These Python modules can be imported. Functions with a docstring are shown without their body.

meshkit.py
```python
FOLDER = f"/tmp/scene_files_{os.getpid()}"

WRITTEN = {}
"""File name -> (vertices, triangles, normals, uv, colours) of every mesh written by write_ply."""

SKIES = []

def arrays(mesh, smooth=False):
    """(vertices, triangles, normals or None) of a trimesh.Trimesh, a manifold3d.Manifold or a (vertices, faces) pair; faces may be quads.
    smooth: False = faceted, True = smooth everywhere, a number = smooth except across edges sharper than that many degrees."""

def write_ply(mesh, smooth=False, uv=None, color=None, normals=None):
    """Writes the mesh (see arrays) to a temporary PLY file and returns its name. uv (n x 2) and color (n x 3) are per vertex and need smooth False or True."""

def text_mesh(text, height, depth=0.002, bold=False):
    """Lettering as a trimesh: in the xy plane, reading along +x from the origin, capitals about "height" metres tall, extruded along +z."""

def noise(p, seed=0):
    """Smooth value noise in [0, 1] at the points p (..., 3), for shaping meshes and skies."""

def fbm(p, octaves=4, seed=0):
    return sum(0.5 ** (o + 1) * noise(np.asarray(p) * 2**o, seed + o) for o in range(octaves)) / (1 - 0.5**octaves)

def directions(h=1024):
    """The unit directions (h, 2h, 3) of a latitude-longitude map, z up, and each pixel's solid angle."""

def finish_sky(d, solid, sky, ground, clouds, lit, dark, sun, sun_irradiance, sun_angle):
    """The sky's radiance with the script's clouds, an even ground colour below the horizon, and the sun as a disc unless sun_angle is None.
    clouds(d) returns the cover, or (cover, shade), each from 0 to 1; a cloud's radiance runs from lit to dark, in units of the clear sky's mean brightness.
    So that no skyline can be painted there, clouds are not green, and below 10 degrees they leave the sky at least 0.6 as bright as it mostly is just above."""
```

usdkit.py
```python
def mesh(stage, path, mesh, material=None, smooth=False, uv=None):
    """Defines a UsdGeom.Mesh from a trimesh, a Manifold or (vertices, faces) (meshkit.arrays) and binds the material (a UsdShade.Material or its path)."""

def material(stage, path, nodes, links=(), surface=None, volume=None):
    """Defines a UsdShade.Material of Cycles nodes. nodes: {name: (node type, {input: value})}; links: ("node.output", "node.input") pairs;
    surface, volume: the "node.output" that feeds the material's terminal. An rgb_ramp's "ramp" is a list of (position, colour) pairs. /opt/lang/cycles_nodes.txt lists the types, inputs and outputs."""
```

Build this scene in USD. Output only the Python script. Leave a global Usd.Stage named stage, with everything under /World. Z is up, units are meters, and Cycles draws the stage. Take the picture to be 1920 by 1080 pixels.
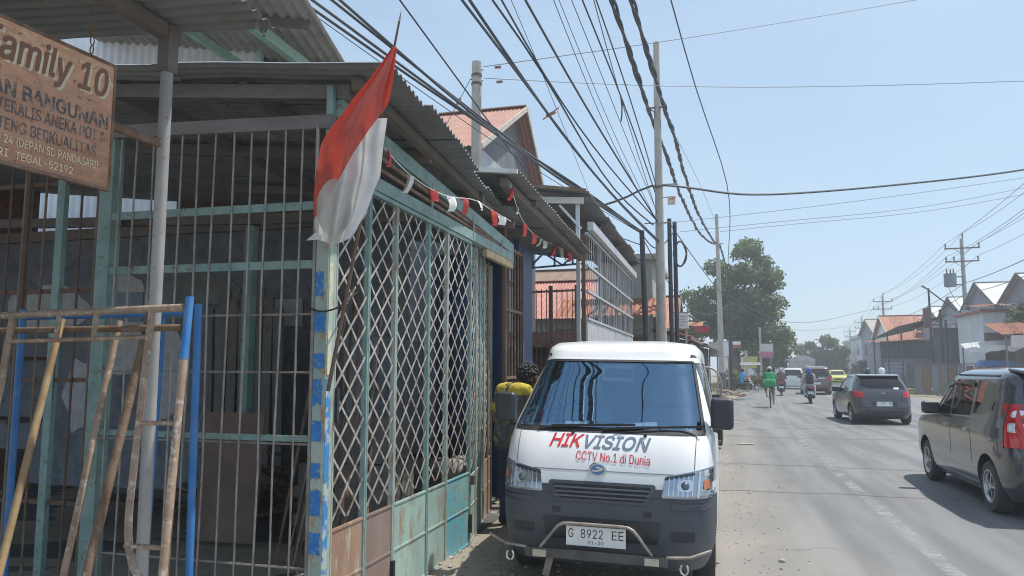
import math, random
import numpy as np, trimesh, usdkit, meshkit
import manifold3d as m3
from shapely.geometry import Polygon, LineString, box as sbox
from shapely.ops import unary_union
from pxr import Usd, UsdGeom, UsdLux, UsdShade, Gf, Sdf, Vt

random.seed(7); rng = np.random.default_rng(11)
stage = Usd.Stage.CreateInMemory()
UsdGeom.SetStageUpAxis(stage, 'Z'); UsdGeom.SetStageMetersPerUnit(stage, 1.0)
UsdGeom.Xform.Define(stage, '/World'); UsdGeom.Scope.Define(stage, '/World/Looks')

# ------------------------------------------------------------------ camera, sky, sun, exposure
EXPOSURE = 0.34
SKY_STRENGTH = 0.125
SUN_INTENSITY = 1.02
SUN_DIR = np.array([.36, .24, 1.0]); SUN_DIR /= np.linalg.norm(SUN_DIR)
FPX = 1400.0; PITCH = math.atan(150 / FPX); YAW = math.atan(380 / 1400 * math.cos(PITCH)); CAM_H = 1.68
fh = np.array([-math.sin(YAW), math.cos(YAW), 0]); right = np.array([math.cos(YAW), math.sin(YAW), 0]); zz = np.array([0, 0, 1.0])
fwd = math.cos(PITCH) * fh + math.sin(PITCH) * zz; up = -math.sin(PITCH) * fh + math.cos(PITCH) * zz
cam = UsdGeom.Camera.Define(stage, '/World/camera')
cam.CreateHorizontalApertureAttr(36.0); cam.CreateVerticalApertureAttr(20.25); cam.CreateFocalLengthAttr(36.0 * FPX / 1920)
cam.CreateClippingRangeAttr(Gf.Vec2f(0.05, 5000)); cam.CreateExposureAttr(EXPOSURE)
M = Gf.Matrix4d(1.0)
for r_, v_ in enumerate((right, up, -fwd, np.array([0, 0, CAM_H]))):
    for c_ in range(3): M[r_, c_] = float(v_[c_])
UsdGeom.Xformable(cam).AddTransformOp().Set(M)
sun_el = math.asin(SUN_DIR[2]); sun_rot = math.atan2(SUN_DIR[0], SUN_DIR[1])
dome = UsdLux.DomeLight.Define(stage, '/World/sky'); dome.CreateIntensityAttr(1.0)
dome.GetPrim().SetCustomDataByKey('kind', 'structure')
sky = usdkit.material(stage, '/World/Looks/sky_look', {
    'sk': ('sky_texture', {'sky_type': 'single_scattering', 'sun_disc': False, 'sun_elevation': sun_el, 'sun_rotation': sun_rot, 'altitude': 20.0, 'air_density': 1.0, 'aerosol_density': 1.2, 'ozone_density': 2.0}),
    'tc': ('texture_coordinate', {}),
    'mp': ('mapping', {'scale': (1.0, 1.0, 3.2)}),
    'n': ('noise_texture', {'scale': 2.2, 'detail': 6.0, 'roughness': .55, 'distortion': .4}),
    'mr': ('map_range', {'from_min': .40, 'from_max': .74, 'to_min': .55, 'to_max': .92, 'clamp': True}),
    'mx': ('mix_color', {'b': (3.6, 4.8, 5.95)}),
    'bg': ('background_shader', {'strength': SKY_STRENGTH})},
    [('tc.generated', 'mp.vector'), ('mp.vector', 'n.vector'), ('n.fac', 'mr.value'), ('mr.result', 'mx.fac'), ('sk.color', 'mx.a'), ('mx.result', 'bg.color')], surface='bg.background')
UsdShade.MaterialBindingAPI.Apply(dome.GetPrim()).Bind(sky)
sunl = UsdLux.DistantLight.Define(stage, '/World/sun'); sunl.CreateIntensityAttr(SUN_INTENSITY); sunl.CreateAngleAttr(0.53)
sunl.CreateNormalizeAttr(True); sunl.CreateColorAttr(Gf.Vec3f(1.0, .955, .88))
rot = Gf.Rotation(Gf.Vec3d(0, 0, 1), Gf.Vec3d(*map(float, SUN_DIR)))
UsdGeom.Xformable(sunl).AddTransformOp().Set(Gf.Matrix4d(rot, Gf.Vec3d(0, 0, 30)))

# ------------------------------------------------------------------ helpers: names, meshes, materials
COUNT = {}
def numbered(path):
    n = COUNT.get(path, -1) + 1; COUNT[path] = n
    return path if n == 0 else f'{path}_{n:03d}'
def tag(p, label=None, cat=None, group=None, kind=None):
    for k, v in (('label', label), ('category', cat), ('group', group), ('kind', kind)):
        if v: p.SetCustomDataByKey(k, v)
    return p
def thing(name, label, cat, loc=(0, 0, 0), rz=0, group=None, ry=0):
    x = UsdGeom.Xform.Define(stage, numbered('/World/' + name))
    x.AddTranslateOp().Set(Gf.Vec3d(*map(float, loc)))
    if rz: x.AddRotateZOp().Set(float(rz))
    if ry: x.AddRotateYOp().Set(float(ry))
    tag(x.GetPrim(), label, cat, group)
    return str(x.GetPath())
def part(parent, name, mesh, mat, smooth=False, label=None, kind=None):
    p = numbered((parent or '/World') + '/' + name)
    m = usdkit.mesh(stage, p, mesh.get() if isinstance(mesh, MB) else mesh, mat, smooth)
    tag(m.GetPrim(), label, None, None, kind)
    return p
def solo(name, mesh, mat, label, cat, smooth=False, group=None, kind=None):
    p = part(None, name, mesh, mat, smooth); tag(stage.GetPrimAtPath(p), label, cat, group, kind); return p
def copy_of(src, loc, rz=0, label=None, group=None):
    s = stage.GetPrimAtPath(src); base = src.rsplit('/', 1)[1]
    if base[-4:-3] == '_' and base[-3:].isdigit(): base = base[:-4]
    x = UsdGeom.Xform.Define(stage, numbered('/World/' + base))
    x.GetPrim().GetReferences().AddInternalReference(src); x.GetPrim().SetInstanceable(True)
    x.ClearXformOpOrder()
    m = Gf.Matrix4d(Gf.Rotation(Gf.Vec3d(0, 0, 1), float(rz)), Gf.Vec3d(*map(float, loc)))
    x.AddTransformOp(opSuffix='copy').Set(m)
    d = s.GetCustomData(); tag(x.GetPrim(), label or d.get('label'), d.get('category'), group or d.get('group'))
    return str(x.GetPath())

class MB:
    def __init__(s): s.v, s.f, s.n = [], [], 0
    def add(s, v, f=None):
        if f is None: v, f = (v if isinstance(v, (tuple, list)) else tm(v))
        v = np.asarray(v, float); f = np.asarray(f, int)
        if f.shape[1] == 4: f = np.vstack([f[:, [0, 1, 2]], f[:, [0, 2, 3]]])
        s.v.append(v); s.f.append(f + s.n); s.n += len(v); return s
    def get(s): return np.vstack(s.v), np.vstack(s.f)
def tm(m):
    if hasattr(m, 'to_mesh'):
        q = m.to_mesh(); return np.array(q.vert_properties[:, :3], float), np.array(q.tri_verts, int)
    return np.array(m.vertices), np.array(m.faces)
BV = np.array([[x, y, z] for x in (-.5, .5) for y in (-.5, .5) for z in (-.5, .5)])
BF = np.array([[0, 1, 3, 2], [4, 6, 7, 5], [0, 4, 5, 1], [2, 3, 7, 6], [0, 2, 6, 4], [1, 5, 7, 3]])
def rotz(a): c, s = math.cos(a), math.sin(a); return np.array([[c, -s, 0], [s, c, 0], [0, 0, 1.]])
def roty(a): c, s = math.cos(a), math.sin(a); return np.array([[c, 0, s], [0, 1, 0], [-s, 0, c.real]])
def rotx(a): c, s = math.cos(a), math.sin(a); return np.array([[1, 0, 0], [0, c, -s], [0, s, c]])
def box(x0, x1, y0, y1, z0, z1): return np.array([[x0, y0, z0]]) + (BV + .5) * np.array([x1 - x0, y1 - y0, z1 - z0]), BF
def bx(c, s, R=None): v = BV * np.array(s); v = v @ (np.eye(3) if R is None else R).T + np.array(c); return v, BF
def frame(d, upv=(0, 0, 1)):
    d = np.asarray(d, float) / np.linalg.norm(d); u = np.asarray(upv, float)
    if abs(d @ u) > .98: u = np.array([1., 0, 0]) if abs(d[0]) < .9 else np.array([0, 1., 0])
    a = np.cross(d, u); a /= np.linalg.norm(a); return d, a, np.cross(a, d)
def beam(p0, p1, w, h, upv=(0, 0, 1)):
    p0, p1 = np.asarray(p0, float), np.asarray(p1, float); d, a, b = frame(p1 - p0, upv)
    R = np.stack([d, a, b], 1); return BV * np.array([np.linalg.norm(p1 - p0), w, h]) @ R.T + (p0 + p1) / 2, BF
def ptube(pts, r, n=8, caps=True):
    p = np.asarray(pts, float); k = len(p); t = np.gradient(p, axis=0); t /= np.linalg.norm(t, axis=1, keepdims=True) + 1e-12
    a0 = frame(t[0])[1]; A = []
    for i in range(k):
        a0 = a0 - t[i] * (a0 @ t[i]); a0 /= np.linalg.norm(a0); A.append(a0)
    A = np.array(A); B = np.cross(t, A); th = np.arange(n) * 2 * math.pi / n; r = np.broadcast_to(np.asarray(r, float), (k,))
    v = (p[:, None] + r[:, None, None] * (np.cos(th)[None, :, None] * A[:, None] + np.sin(th)[None, :, None] * B[:, None])).reshape(-1, 3)
    i, j = np.meshgrid(np.arange(k - 1), np.arange(n), indexing='ij')
    q = np.stack([i * n + j, i * n + (j + 1) % n, (i + 1) * n + (j + 1) % n, (i + 1) * n + j], -1).reshape(-1, 4)
    f = np.vstack([q[:, [0, 1, 2]], q[:, [0, 2, 3]]])
    if caps:
        c0, c1 = k * n, k * n + 1; v = np.vstack([v, p[0], p[-1]]); j = np.arange(n); j1 = (j + 1) % n
        f = np.vstack([f, np.stack([np.full(n, c0), j1, j], 1), np.stack([np.full(n, c1), (k - 1) * n + j, (k - 1) * n + j1], 1)])
    return v, f
def tube(p0, p1, r, n=8, r2=None): return ptube([p0, p1], [r, r if r2 is None else r2], n)
def smooth_path(pts, k=8):
    from scipy.interpolate import CubicSpline
    p = np.asarray(pts, float); s = np.concatenate([[0], np.cumsum(np.linalg.norm(np.diff(p, axis=0), axis=1))])
    return CubicSpline(s, p, bc_type='natural')(np.linspace(0, s[-1], k * (len(p) - 1) + 1))
def sag(p0, p1, d, n=14):
    t = np.linspace(0, 1, n)[:, None]; p = np.asarray(p0, float) * (1 - t) + np.asarray(p1, float) * t; p[:, 2] -= (4 * d * t * (1 - t))[:, 0]; return p
def grid_mesh(P):
    h, w = P.shape[:2]; i, j = np.meshgrid(np.arange(h - 1), np.arange(w - 1), indexing='ij'); a = (i * w + j).ravel()
    return P.reshape(-1, 3), np.stack([a, a + 1, a + w + 1, a + w], 1)
def shell(P, t, nrm=None):
    """closed thin sheet from a grid of points, thickness t"""
    if nrm is None:
        du = np.gradient(P, axis=1); dv = np.gradient(P, axis=0); nrm = np.cross(du, dv); nrm /= np.linalg.norm(nrm, axis=2, keepdims=True) + 1e-12
    v0, f0 = grid_mesh(P); v1, f1 = grid_mesh(P - nrm * t); n = len(v0); h, w = P.shape[:2]; idx = np.arange(n).reshape(h, w)
    ring = np.concatenate([idx[0, :], idx[1:, -1], idx[-1, -2::-1], idx[-2:0:-1, 0]]); nx = np.roll(ring, -1)
    return np.vstack([v0, v1]), np.vstack([f0, f1[:, ::-1] + n, np.stack([ring, ring + n, nx + n, nx], 1)])
def corr(p00, p10, p01, p11, waves, amp=.012, t=.003, nv=3, per=6, wob=0.0, seed=0):
    """corrugated sheet: u along p00->p10 crosses the waves, v along p00->p01 follows them"""
    nu = int(waves * per) + 1; u = np.linspace(0, 1, nu)[None, :, None]; v = np.linspace(0, 1, nv)[:, None, None]
    a, b, c, d = (np.asarray(x, float) for x in (p00, p10, p01, p11))
    P = a * (1 - u) * (1 - v) + b * u * (1 - v) + c * (1 - u) * v + d * u * v
    n = np.cross(b - a, c - a); n /= np.linalg.norm(n)
    P = P + n * (amp * np.sin(u * waves * 2 * math.pi))
    if wob: P = P + n * (wob * (meshkit.noise(P * 1.7, seed) - .5))[..., None]
    return shell(P, t, np.broadcast_to(n, P.shape))
def prism(poly, h, axis='z', at=0):
    m = trimesh.creation.extrude_polygon(poly, h, engine='earcut'); v, f = tm(m)
    if axis == 'x': v = np.stack([v[:, 2] + at, v[:, 0], v[:, 1]], 1)
    elif axis == 'y': v = np.stack([v[:, 0], at + h - v[:, 2], v[:, 1]], 1)
    else: v = v + [0, 0, at]
    return v, f
def revolve(prof, n=20, axis='z', c=(0, 0, 0)):
    m = trimesh.creation.revolve(np.asarray(prof, float), sections=n); v, f = tm(m)
    if axis == 'x': v = v[:, [2, 0, 1]]
    elif axis == 'y': v = v[:, [1, 2, 0]]
    return v + np.asarray(c), f
def sphere(c, r, s=2, sc=(1, 1, 1)):
    m = trimesh.creation.icosphere(s, 1.0); return m.vertices * np.array(sc) * r + np.asarray(c), m.faces
def man(vf):
    v, f = vf
    f = np.asarray(f)
    if f.shape[1] == 4: f = np.vstack([f[:, [0, 1, 2]], f[:, [0, 2, 3]]])
    m = trimesh.Trimesh(v, f, process=True)
    if m.volume < 0: m.invert()
    return m3.Manifold(m3.Mesh(np.asarray(m.vertices, np.float32), np.asarray(m.faces, np.uint32)))

LK = {}
def mat(name, c1, c2=None, c3=None, s1=3.0, s2=18.0, lo=.4, hi=.62, lo3=.6, hi3=.72, rough=.6, metal=0, bump=0, bs=60, st=(1, 1, 1), coat=0, obj=False, rnd=0, det=4.0, sheen=0, spec=None, trans=None):
    """weathered procedural surface: c1 mixed with c2 in large patches and c3 in small spots"""
    if name in LK: return LK[name]
    pb = {'roughness': rough, 'metallic': metal}
    if coat: pb.update({'coat_weight': coat, 'coat_roughness': .05})
    if spec is not None: pb['specular_ior_level'] = spec
    nd = {'p': ('principled_bsdf', pb), 'g': ('texture_coordinate', {}) if obj else ('geometry', {}), 'm': ('mapping', {'scale': st})}
    ln = [('g.object' if obj else 'g.position', 'm.vector')]; col = None
    if c2 is None: c2 = tuple(x * .8 for x in c1)
    nd['n1'] = ('noise_texture', {'scale': s1, 'detail': det, 'roughness': .6}); nd['r1'] = ('rgb_ramp', {'ramp': [(0, c1), (lo, c1), (hi, c2), (1, c2)]})
    ln += [('m.vector', 'n1.vector'), ('n1.fac', 'r1.fac')]; col = 'r1.color'
    if c3 is not None:
        nd['n2'] = ('noise_texture', {'scale': s2, 'detail': 5.0, 'roughness': .65}); nd['q2'] = ('map_range', {'from_min': lo3, 'from_max': hi3, 'to_min': 0.0, 'to_max': 1.0, 'clamp': True}); nd['x2'] = ('mix_color', {'b': c3})
        ln += [('m.vector', 'n2.vector'), ('n2.fac', 'q2.value'), ('q2.result', 'x2.fac'), (col, 'x2.a')]; col = 'x2.result'
    if rnd:
        nd['oi'] = ('object_info', {}); nd['rm'] = ('map_range', {'from_min': 0.0, 'from_max': 1.0, 'to_min': 1 - rnd, 'to_max': 1 + rnd}); nd['hv'] = ('hsv', {'hue': .5, 'saturation': 1.0, 'fac': 1.0})
        ln += [('oi.random', 'rm.value'), ('rm.result', 'hv.value'), (col, 'hv.color')]; col = 'hv.color'
    ln.append((col, 'p.base_color'))
    if bump:
        nd['n3'] = ('noise_texture', {'scale': bs, 'detail': 4.0}); nd['b'] = ('bump', {'strength': min(1.0, bump), 'distance': .012})
        ln += [('m.vector', 'n3.vector'), ('n3.fac', 'b.height'), ('b.normal', 'p.normal')]
    surf = 'p.BSDF'
    if trans:
        nd['t'] = ('translucent_bsdf', {}); nd['mc'] = ('mix_closure', {'fac': trans}); ln += [(col, 't.color'), ('p.BSDF', 'mc.closure1'), ('t.BSDF', 'mc.closure2')]; surf = 'mc.closure'
    LK[name] = usdkit.material(stage, '/World/Looks/' + name, nd, ln, surface=surf); return LK[name]
def paint(name, c, rough=.35, metal=0, coat=0, dirt=.12, spec=None):
    d = tuple(x * (1 - dirt) + .25 * dirt * .6 for x in c); return mat(name, c, d, s1=5, rough=rough, metal=metal, coat=coat, obj=True, spec=spec)
def glass(name, tint, refl=(1, 1, 1), ior=1.5, rough=.02):
    if name in LK: return LK[name]
    LK[name] = usdkit.material(stage, '/World/Looks/' + name, {'t': ('transparent_bsdf', {'color': tint}), 'g': ('glossy_bsdf', {'color': refl, 'roughness': rough}), 'f': ('fresnel', {'IOR': ior}), 'm': ('mix_closure', {})},
                               [('f.fac', 'm.fac'), ('t.BSDF', 'm.closure1'), ('g.BSDF', 'm.closure2')], surface='m.closure'); return LK[name]
def film(name, tint, refl, k):
    LK[name] = usdkit.material(stage, '/World/Looks/' + name, {'t': ('transparent_bsdf', {'color': tint}), 'g': ('glossy_bsdf', {'color': refl, 'roughness': .015}), 'm': ('mix_closure', {'fac': k})}, [('t.BSDF', 'm.closure1'), ('g.BSDF', 'm.closure2')], surface='m.closure'); return LK[name]
RUST = (.15, .085, .05); RUST2 = (.23, .155, .105)
K = dict(
    teal=mat('teal_paint', (.23, .34, .31), (.17, .265, .245), (.20, .12, .07), s1=6, s2=26, lo3=.58, hi3=.68, rough=.55, bump=.2),
    sage=mat('sage_rusty_paint', (.36, .42, .36), (.27, .34, .30), (.32, .20, .12), s1=5, s2=18, lo3=.54, hi3=.64, rough=.55, st=(1, 1, .5)),
    teal_wall=mat('pale_teal_sheet', (.36, .48, .42), (.27, .38, .34), (.30, .21, .14), s1=3.5, s2=9, lo3=.51, hi3=.66, rough=.6, st=(1, 1, .45)),
    aqua=mat('aqua_sheet', (.13, .40, .48), (.27, .43, .41), (.32, .26, .18), s1=3, s2=11, lo3=.53, hi3=.66, rough=.55),
    rustsheet=mat('rust_brown_sheet', (.34, .22, .15), (.26, .15, .10), (.42, .38, .30), s1=5, s2=10, lo3=.55, hi3=.7, rough=.7, st=(2.5, 2.5, .4)),
    rust=mat('rusty_steel', RUST2, RUST, (.36, .30, .24), s1=9, s2=30, rough=.7, metal=.1, bump=.3, bs=90),
    darkrust=mat('dark_rusty_steel', (.11, .07, .05), (.16, .09, .06), s1=7, rough=.75),
    bar=mat('grey_bar_steel', (.36, .33, .30), (.26, .22, .19), (.20, .11, .06), s1=8, s2=25, rough=.5, metal=.4),
    strap=mat('galvanised_strap', (.55, .52, .48), (.40, .36, .32), (.24, .16, .11), s1=6, s2=16, lo3=.52, hi3=.62, rough=.42, metal=.45),
    blue=mat('blue_enamel', (.025, .15, .40), (.05, .19, .43), (.24, .17, .13), s1=6, s2=26, lo3=.62, hi3=.70, rough=.4),
    tan=mat('tan_rust_tube', (.37, .265, .19), (.27, .175, .115), (.52, .46, .40), s1=10, s2=26, lo3=.54, hi3=.66, rough=.6, metal=.15),
    grey_pole=mat('grey_painted_pipe', (.31, .30, .295), (.36, .345, .33), (.24, .18, .14), s1=4, s2=22, rough=.5),
    wood=mat('old_timber', (.19, .17, .155), (.15, .13, .12), (.07, .062, .058), s1=3, s2=22, rough=.8, st=(1, 1, 5)),
    greywood=mat('weathered_timber', (.21, .19, .17), (.16, .14, .125), s1=5, rough=.85, st=(5, 5, 1)),
    roofdark=mat('dark_corrugated_iron', (.26, .275, .285), (.205, .22, .23), (.21, .17, .14), s1=2, s2=7, lo3=.55, hi3=.72, rough=.6, metal=.25, rnd=.10),
    roofgrey=mat('grey_corrugated_iron', (.25, .255, .255), (.20, .205, .205), (.22, .16, .12), s1=2, s2=8, lo3=.6, hi3=.75, rough=.55, metal=.3, rnd=.1),
    roofrust=mat('rusty_corrugated_iron', (.34, .13, .07), (.25, .10, .06), (.45, .30, .22), s1=2.5, s2=9, rough=.75, rnd=.12),
    asbestos=mat('asbestos_sheet', (.42, .40, .35), (.33, .31, .27), (.24, .22, .19), s1=3, s2=10, rough=.85),
    whitesheet=mat('white_metal_sheet', (.74, .74, .75), (.66, .66, .68), s1=3, rough=.45),
    galv=mat('galvanised_sheet', (.55, .56, .57), (.47, .48, .49), s1=4, rough=.45, metal=.3),
    tiles=mat('clay_tiles', (.42, .19, .12), (.34, .145, .095), (.24, .14, .11), s1=4, s2=14, rough=.8, rnd=.15),
    concrete=mat('pole_concrete', (.42, .385, .33), (.35, .32, .275), (.24, .23, .21), s1=4, s2=16, rough=.85, bump=.25),
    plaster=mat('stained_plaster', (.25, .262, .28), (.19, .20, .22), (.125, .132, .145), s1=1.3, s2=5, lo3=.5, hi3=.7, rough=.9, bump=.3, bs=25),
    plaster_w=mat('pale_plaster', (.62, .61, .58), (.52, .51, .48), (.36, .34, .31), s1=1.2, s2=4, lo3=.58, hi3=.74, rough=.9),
    flake=mat('flaking_white_plaster', (.62, .61, .60), (.50, .49, .48), s1=8, rough=.9),
    block=mat('grey_block', (.26, .255, .25), (.21, .205, .20), (.16, .15, .14), s1=3, s2=14, rough=.92, rnd=.12),
    black=mat('black_rubber', (.018, .018, .02), (.03, .03, .03), s1=8, rough=.6),
    cable=mat('black_cable', (.05, .056, .066), (.06, .065, .075), s1=3, rough=.5),
    dark=mat('dark_plastic', (.028, .03, .034), (.04, .042, .046), s1=5, rough=.45),
    chrome=paint('bright_metal', (.72, .73, .75), rough=.16, metal=1.0, dirt=.05),
    skin=mat('brown_skin', (.28, .15, .09), (.24, .125, .075), s1=9, rough=.5, obj=True),
    hair=mat('black_hair', (.012, .011, .011), (.02, .018, .017), s1=60, rough=.55, obj=True, bump=.8, bs=90),
    paper=paint('white_paper', (.78, .78, .76), rough=.8),
    leaf=mat('leaf_green', (.095, .145, .038), (.14, .18, .055), (.06, .10, .028), s1=.6, s2=2.5, rough=.55, trans=.25, rnd=.1),
    leaf2=mat('leaf_dry_green', (.10, .14, .045), (.14, .16, .06), s1=.8, rough=.6, trans=.25),
    bark=mat('tree_bark', (.16, .12, .085), (.10, .075, .055), s1=6, rough=.9, bump=.5, bs=20),
    tyre=mat('tyre_rubber', (.03, .03, .032), (.055, .052, .048), s1=9, rough=.8),
    alloy=paint('alloy_wheel', (.50, .51, .53), rough=.3, metal=.8),
    redlamp=paint('red_lamp', (.45, .012, .015), rough=.12, coat=.6, dirt=.0),
    amber=paint('amber_lamp', (.50, .16, .06), rough=.15, coat=.5, dirt=0),
    lamp=paint('clear_lamp', (.70, .72, .74), rough=.12, metal=.55, coat=.8, dirt=.1),
    plate=paint('white_plate', (.76, .77, .75), rough=.45), ink=paint('black_ink', (.02, .02, .025), rough=.5),
    redink=paint('red_ink', (.60, .03, .045), rough=.4, dirt=0), greyink=paint('slate_ink', (.15, .19, .26), rough=.4, dirt=0),
    carglass=glass('tinted_car_glass', (.44, .46, .48), ior=1.6), clearglass=glass('windscreen_glass', (.50, .60, .66), ior=1.9), film=film('windscreen_film', (.72, .80, .86), (.46, .72, 1.0), .20),
    seat=paint('grey_seat_cloth', (.34, .35, .35), rough=.9), dash=paint('dashboard', (.10, .11, .12), rough=.7),
)
def text(s, h, bold=False): return tm(meshkit.text_mesh(s, h, .002, bold))

# ------------------------------------------------------------------ ground, road, markings
def off(y):
    y = np.asarray(y, float); a = np.clip(y - 14, 0, 16); b = np.clip(y - 30, 0, 400)
    return a * a * .6 / 256 + .06 * b + .0002 * b * b
def strip(x0, x1, y0, y1, z, n=90, nx=2):
    ys = y0 + (y1 - y0) * np.linspace(0, 1, n) ** 1.5; xs = np.linspace(0, 1, nx); P = np.zeros((n, nx, 3))
    P[..., 0] = x0 + (x1 - x0) * xs[None] + off(ys)[:, None]; P[..., 1] = ys[:, None]; P[..., 2] = z; return P
def ground_mat(name, cols, ramp_from, ramp_to, bump=.35, bs=45.0, fine=70.0):
    """asphalt that is dusty at its left edge: the dust follows the road edge in the world"""
    LK[name] = usdkit.material(stage, '/World/Looks/' + name, {
        'g': ('geometry', {}), 'n1': ('noise_texture', {'scale': .55, 'detail': 6.0, 'roughness': .6}), 'n2': ('noise_texture', {'scale': fine, 'detail': 3.0}),
        'm2': ('mapping', {'scale': (1.4, .12, 1)}), 'n4': ('noise_texture', {'scale': 1.6, 'detail': 5.0}),
        's': ('separate_xyz', {}), 'ad': ('math', {'math_type': 'multiply_add', 'value2': 2.6, 'value3': -1.3}), 'sm': ('math', {'math_type': 'add'}),
        'du': ('map_range', {'from_min': ramp_from, 'from_max': ramp_to, 'to_min': 1.0, 'to_max': 0.0, 'clamp': True}),
        'vo': ('voronoi_texture', {'feature': 'distance_to_edge', 'scale': .55}), 'nw': ('noise_texture', {'scale': 1.3, 'detail': 4.0}), 'wv': ('vector_math', {'math_type': 'multiply_add', 'vector2': (.9, .9, 0)}), 'ck': ('map_range', {'from_min': .004, 'from_max': .012, 'to_min': .55, 'to_max': 0.0, 'clamp': True}), 'mk': ('noise_texture', {'scale': .35, 'detail': 2.0}), 'mq': ('map_range', {'from_min': .5, 'from_max': .62, 'clamp': True}), 'cm': ('math', {'math_type': 'multiply'}), 'cx': ('mix_color', {'b': (.055, .055, .055)}),
        'ra': ('rgb_ramp', {'ramp': [(0, cols[0]), (.4, cols[0]), (.62, cols[1]), (1, cols[1])]}), 'rs': ('rgb_ramp', {'ramp': [(0, (.72, .72, .72)), (.35, (.86, .86, .86)), (.65, (1.1, 1.1, 1.1)), (1, (1.25, 1.25, 1.25))]}),
        'mu': ('mix_color', {'blend_type': 'multiply', 'fac': 1.0, 'use_clamp': False}), 'mx': ('mix_color', {'b': cols[2]}),
        'b': ('bump', {'strength': bump, 'distance': .01}), 'nb': ('noise_texture', {'scale': bs, 'detail': 5.0, 'roughness': .7}), 'p': ('principled_bsdf', {'roughness': .88})},
        [('g.position', 'n1.vector'), ('g.position', 'n2.vector'), ('g.position', 'm2.vector'), ('m2.vector', 'n4.vector'), ('g.position', 'nb.vector'), ('g.position', 's.vector'),
         ('n1.fac', 'ad.value1'), ('ad.value', 'sm.value1'), ('s.x', 'sm.value2'), ('sm.value', 'du.value'), ('n4.fac', 'ra.fac'), ('n2.fac', 'rs.fac'), ('ra.color', 'mx.a'), ('du.result', 'mx.fac'),
         ('mx.result', 'mu.a'), ('rs.color', 'mu.b'), ('g.position', 'nw.vector'), ('nw.color', 'wv.vector1'), ('g.position', 'wv.vector3'), ('wv.vector', 'vo.vector'), ('vo.distance', 'ck.value'), ('g.position', 'mk.vector'), ('mk.fac', 'mq.value'), ('ck.result', 'cm.value1'), ('mq.result', 'cm.value2'), ('cm.value', 'cx.fac'), ('mu.result', 'cx.a'), ('cx.result', 'p.base_color'), ('nb.fac', 'b.height'), ('b.normal', 'p.normal')], surface='p.BSDF'); return LK[name]
asphalt = ground_mat('dusty_asphalt', ((.142, .144, .148), (.205, .205, .206), (.285, .255, .215)), -.5, 1.3)
dirt = mat('dusty_ground', (.24, .21, .165), (.28, .245, .20), (.17, .145, .11), s1=.7, s2=9, lo3=.55, hi3=.72, rough=.95, bump=.8, bs=14)
solo('ground', (np.array([[-700, -300, -.06], [700, -300, -.06], [700, 900, -.06], [-700, 900, -.06]], float), np.array([[0, 1, 2, 3]])), dirt, 'pale dusty ground beyond the road and under the buildings', 'ground', kind='structure')
solo('road', grid_mesh(strip(-.55, 9.2, -25, 420, 0.0, 140, 12)), asphalt, 'grey asphalt road with dusty left edge', 'road', kind='structure')
def sh(x, y):
    x = np.asarray(x, float); y = np.asarray(y, float); s = np.clip((-.15 + off(y) - x) / 2.2, 0, 1); s = s * s * (3 - 2 * s); far = np.clip((y - 22) / 20, 0, 1)
    p = np.stack([x * .9, y * .9, x * 0], -1)
    return -.02 + s * (.13 + .30 * far) + (meshkit.fbm(p, 4, 5) - .5) * .10 * np.clip(s * 3, 0, 1) + (meshkit.noise(p * 7, 9) - .5) * .02 * np.clip(s * 3, 0, 1)
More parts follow.
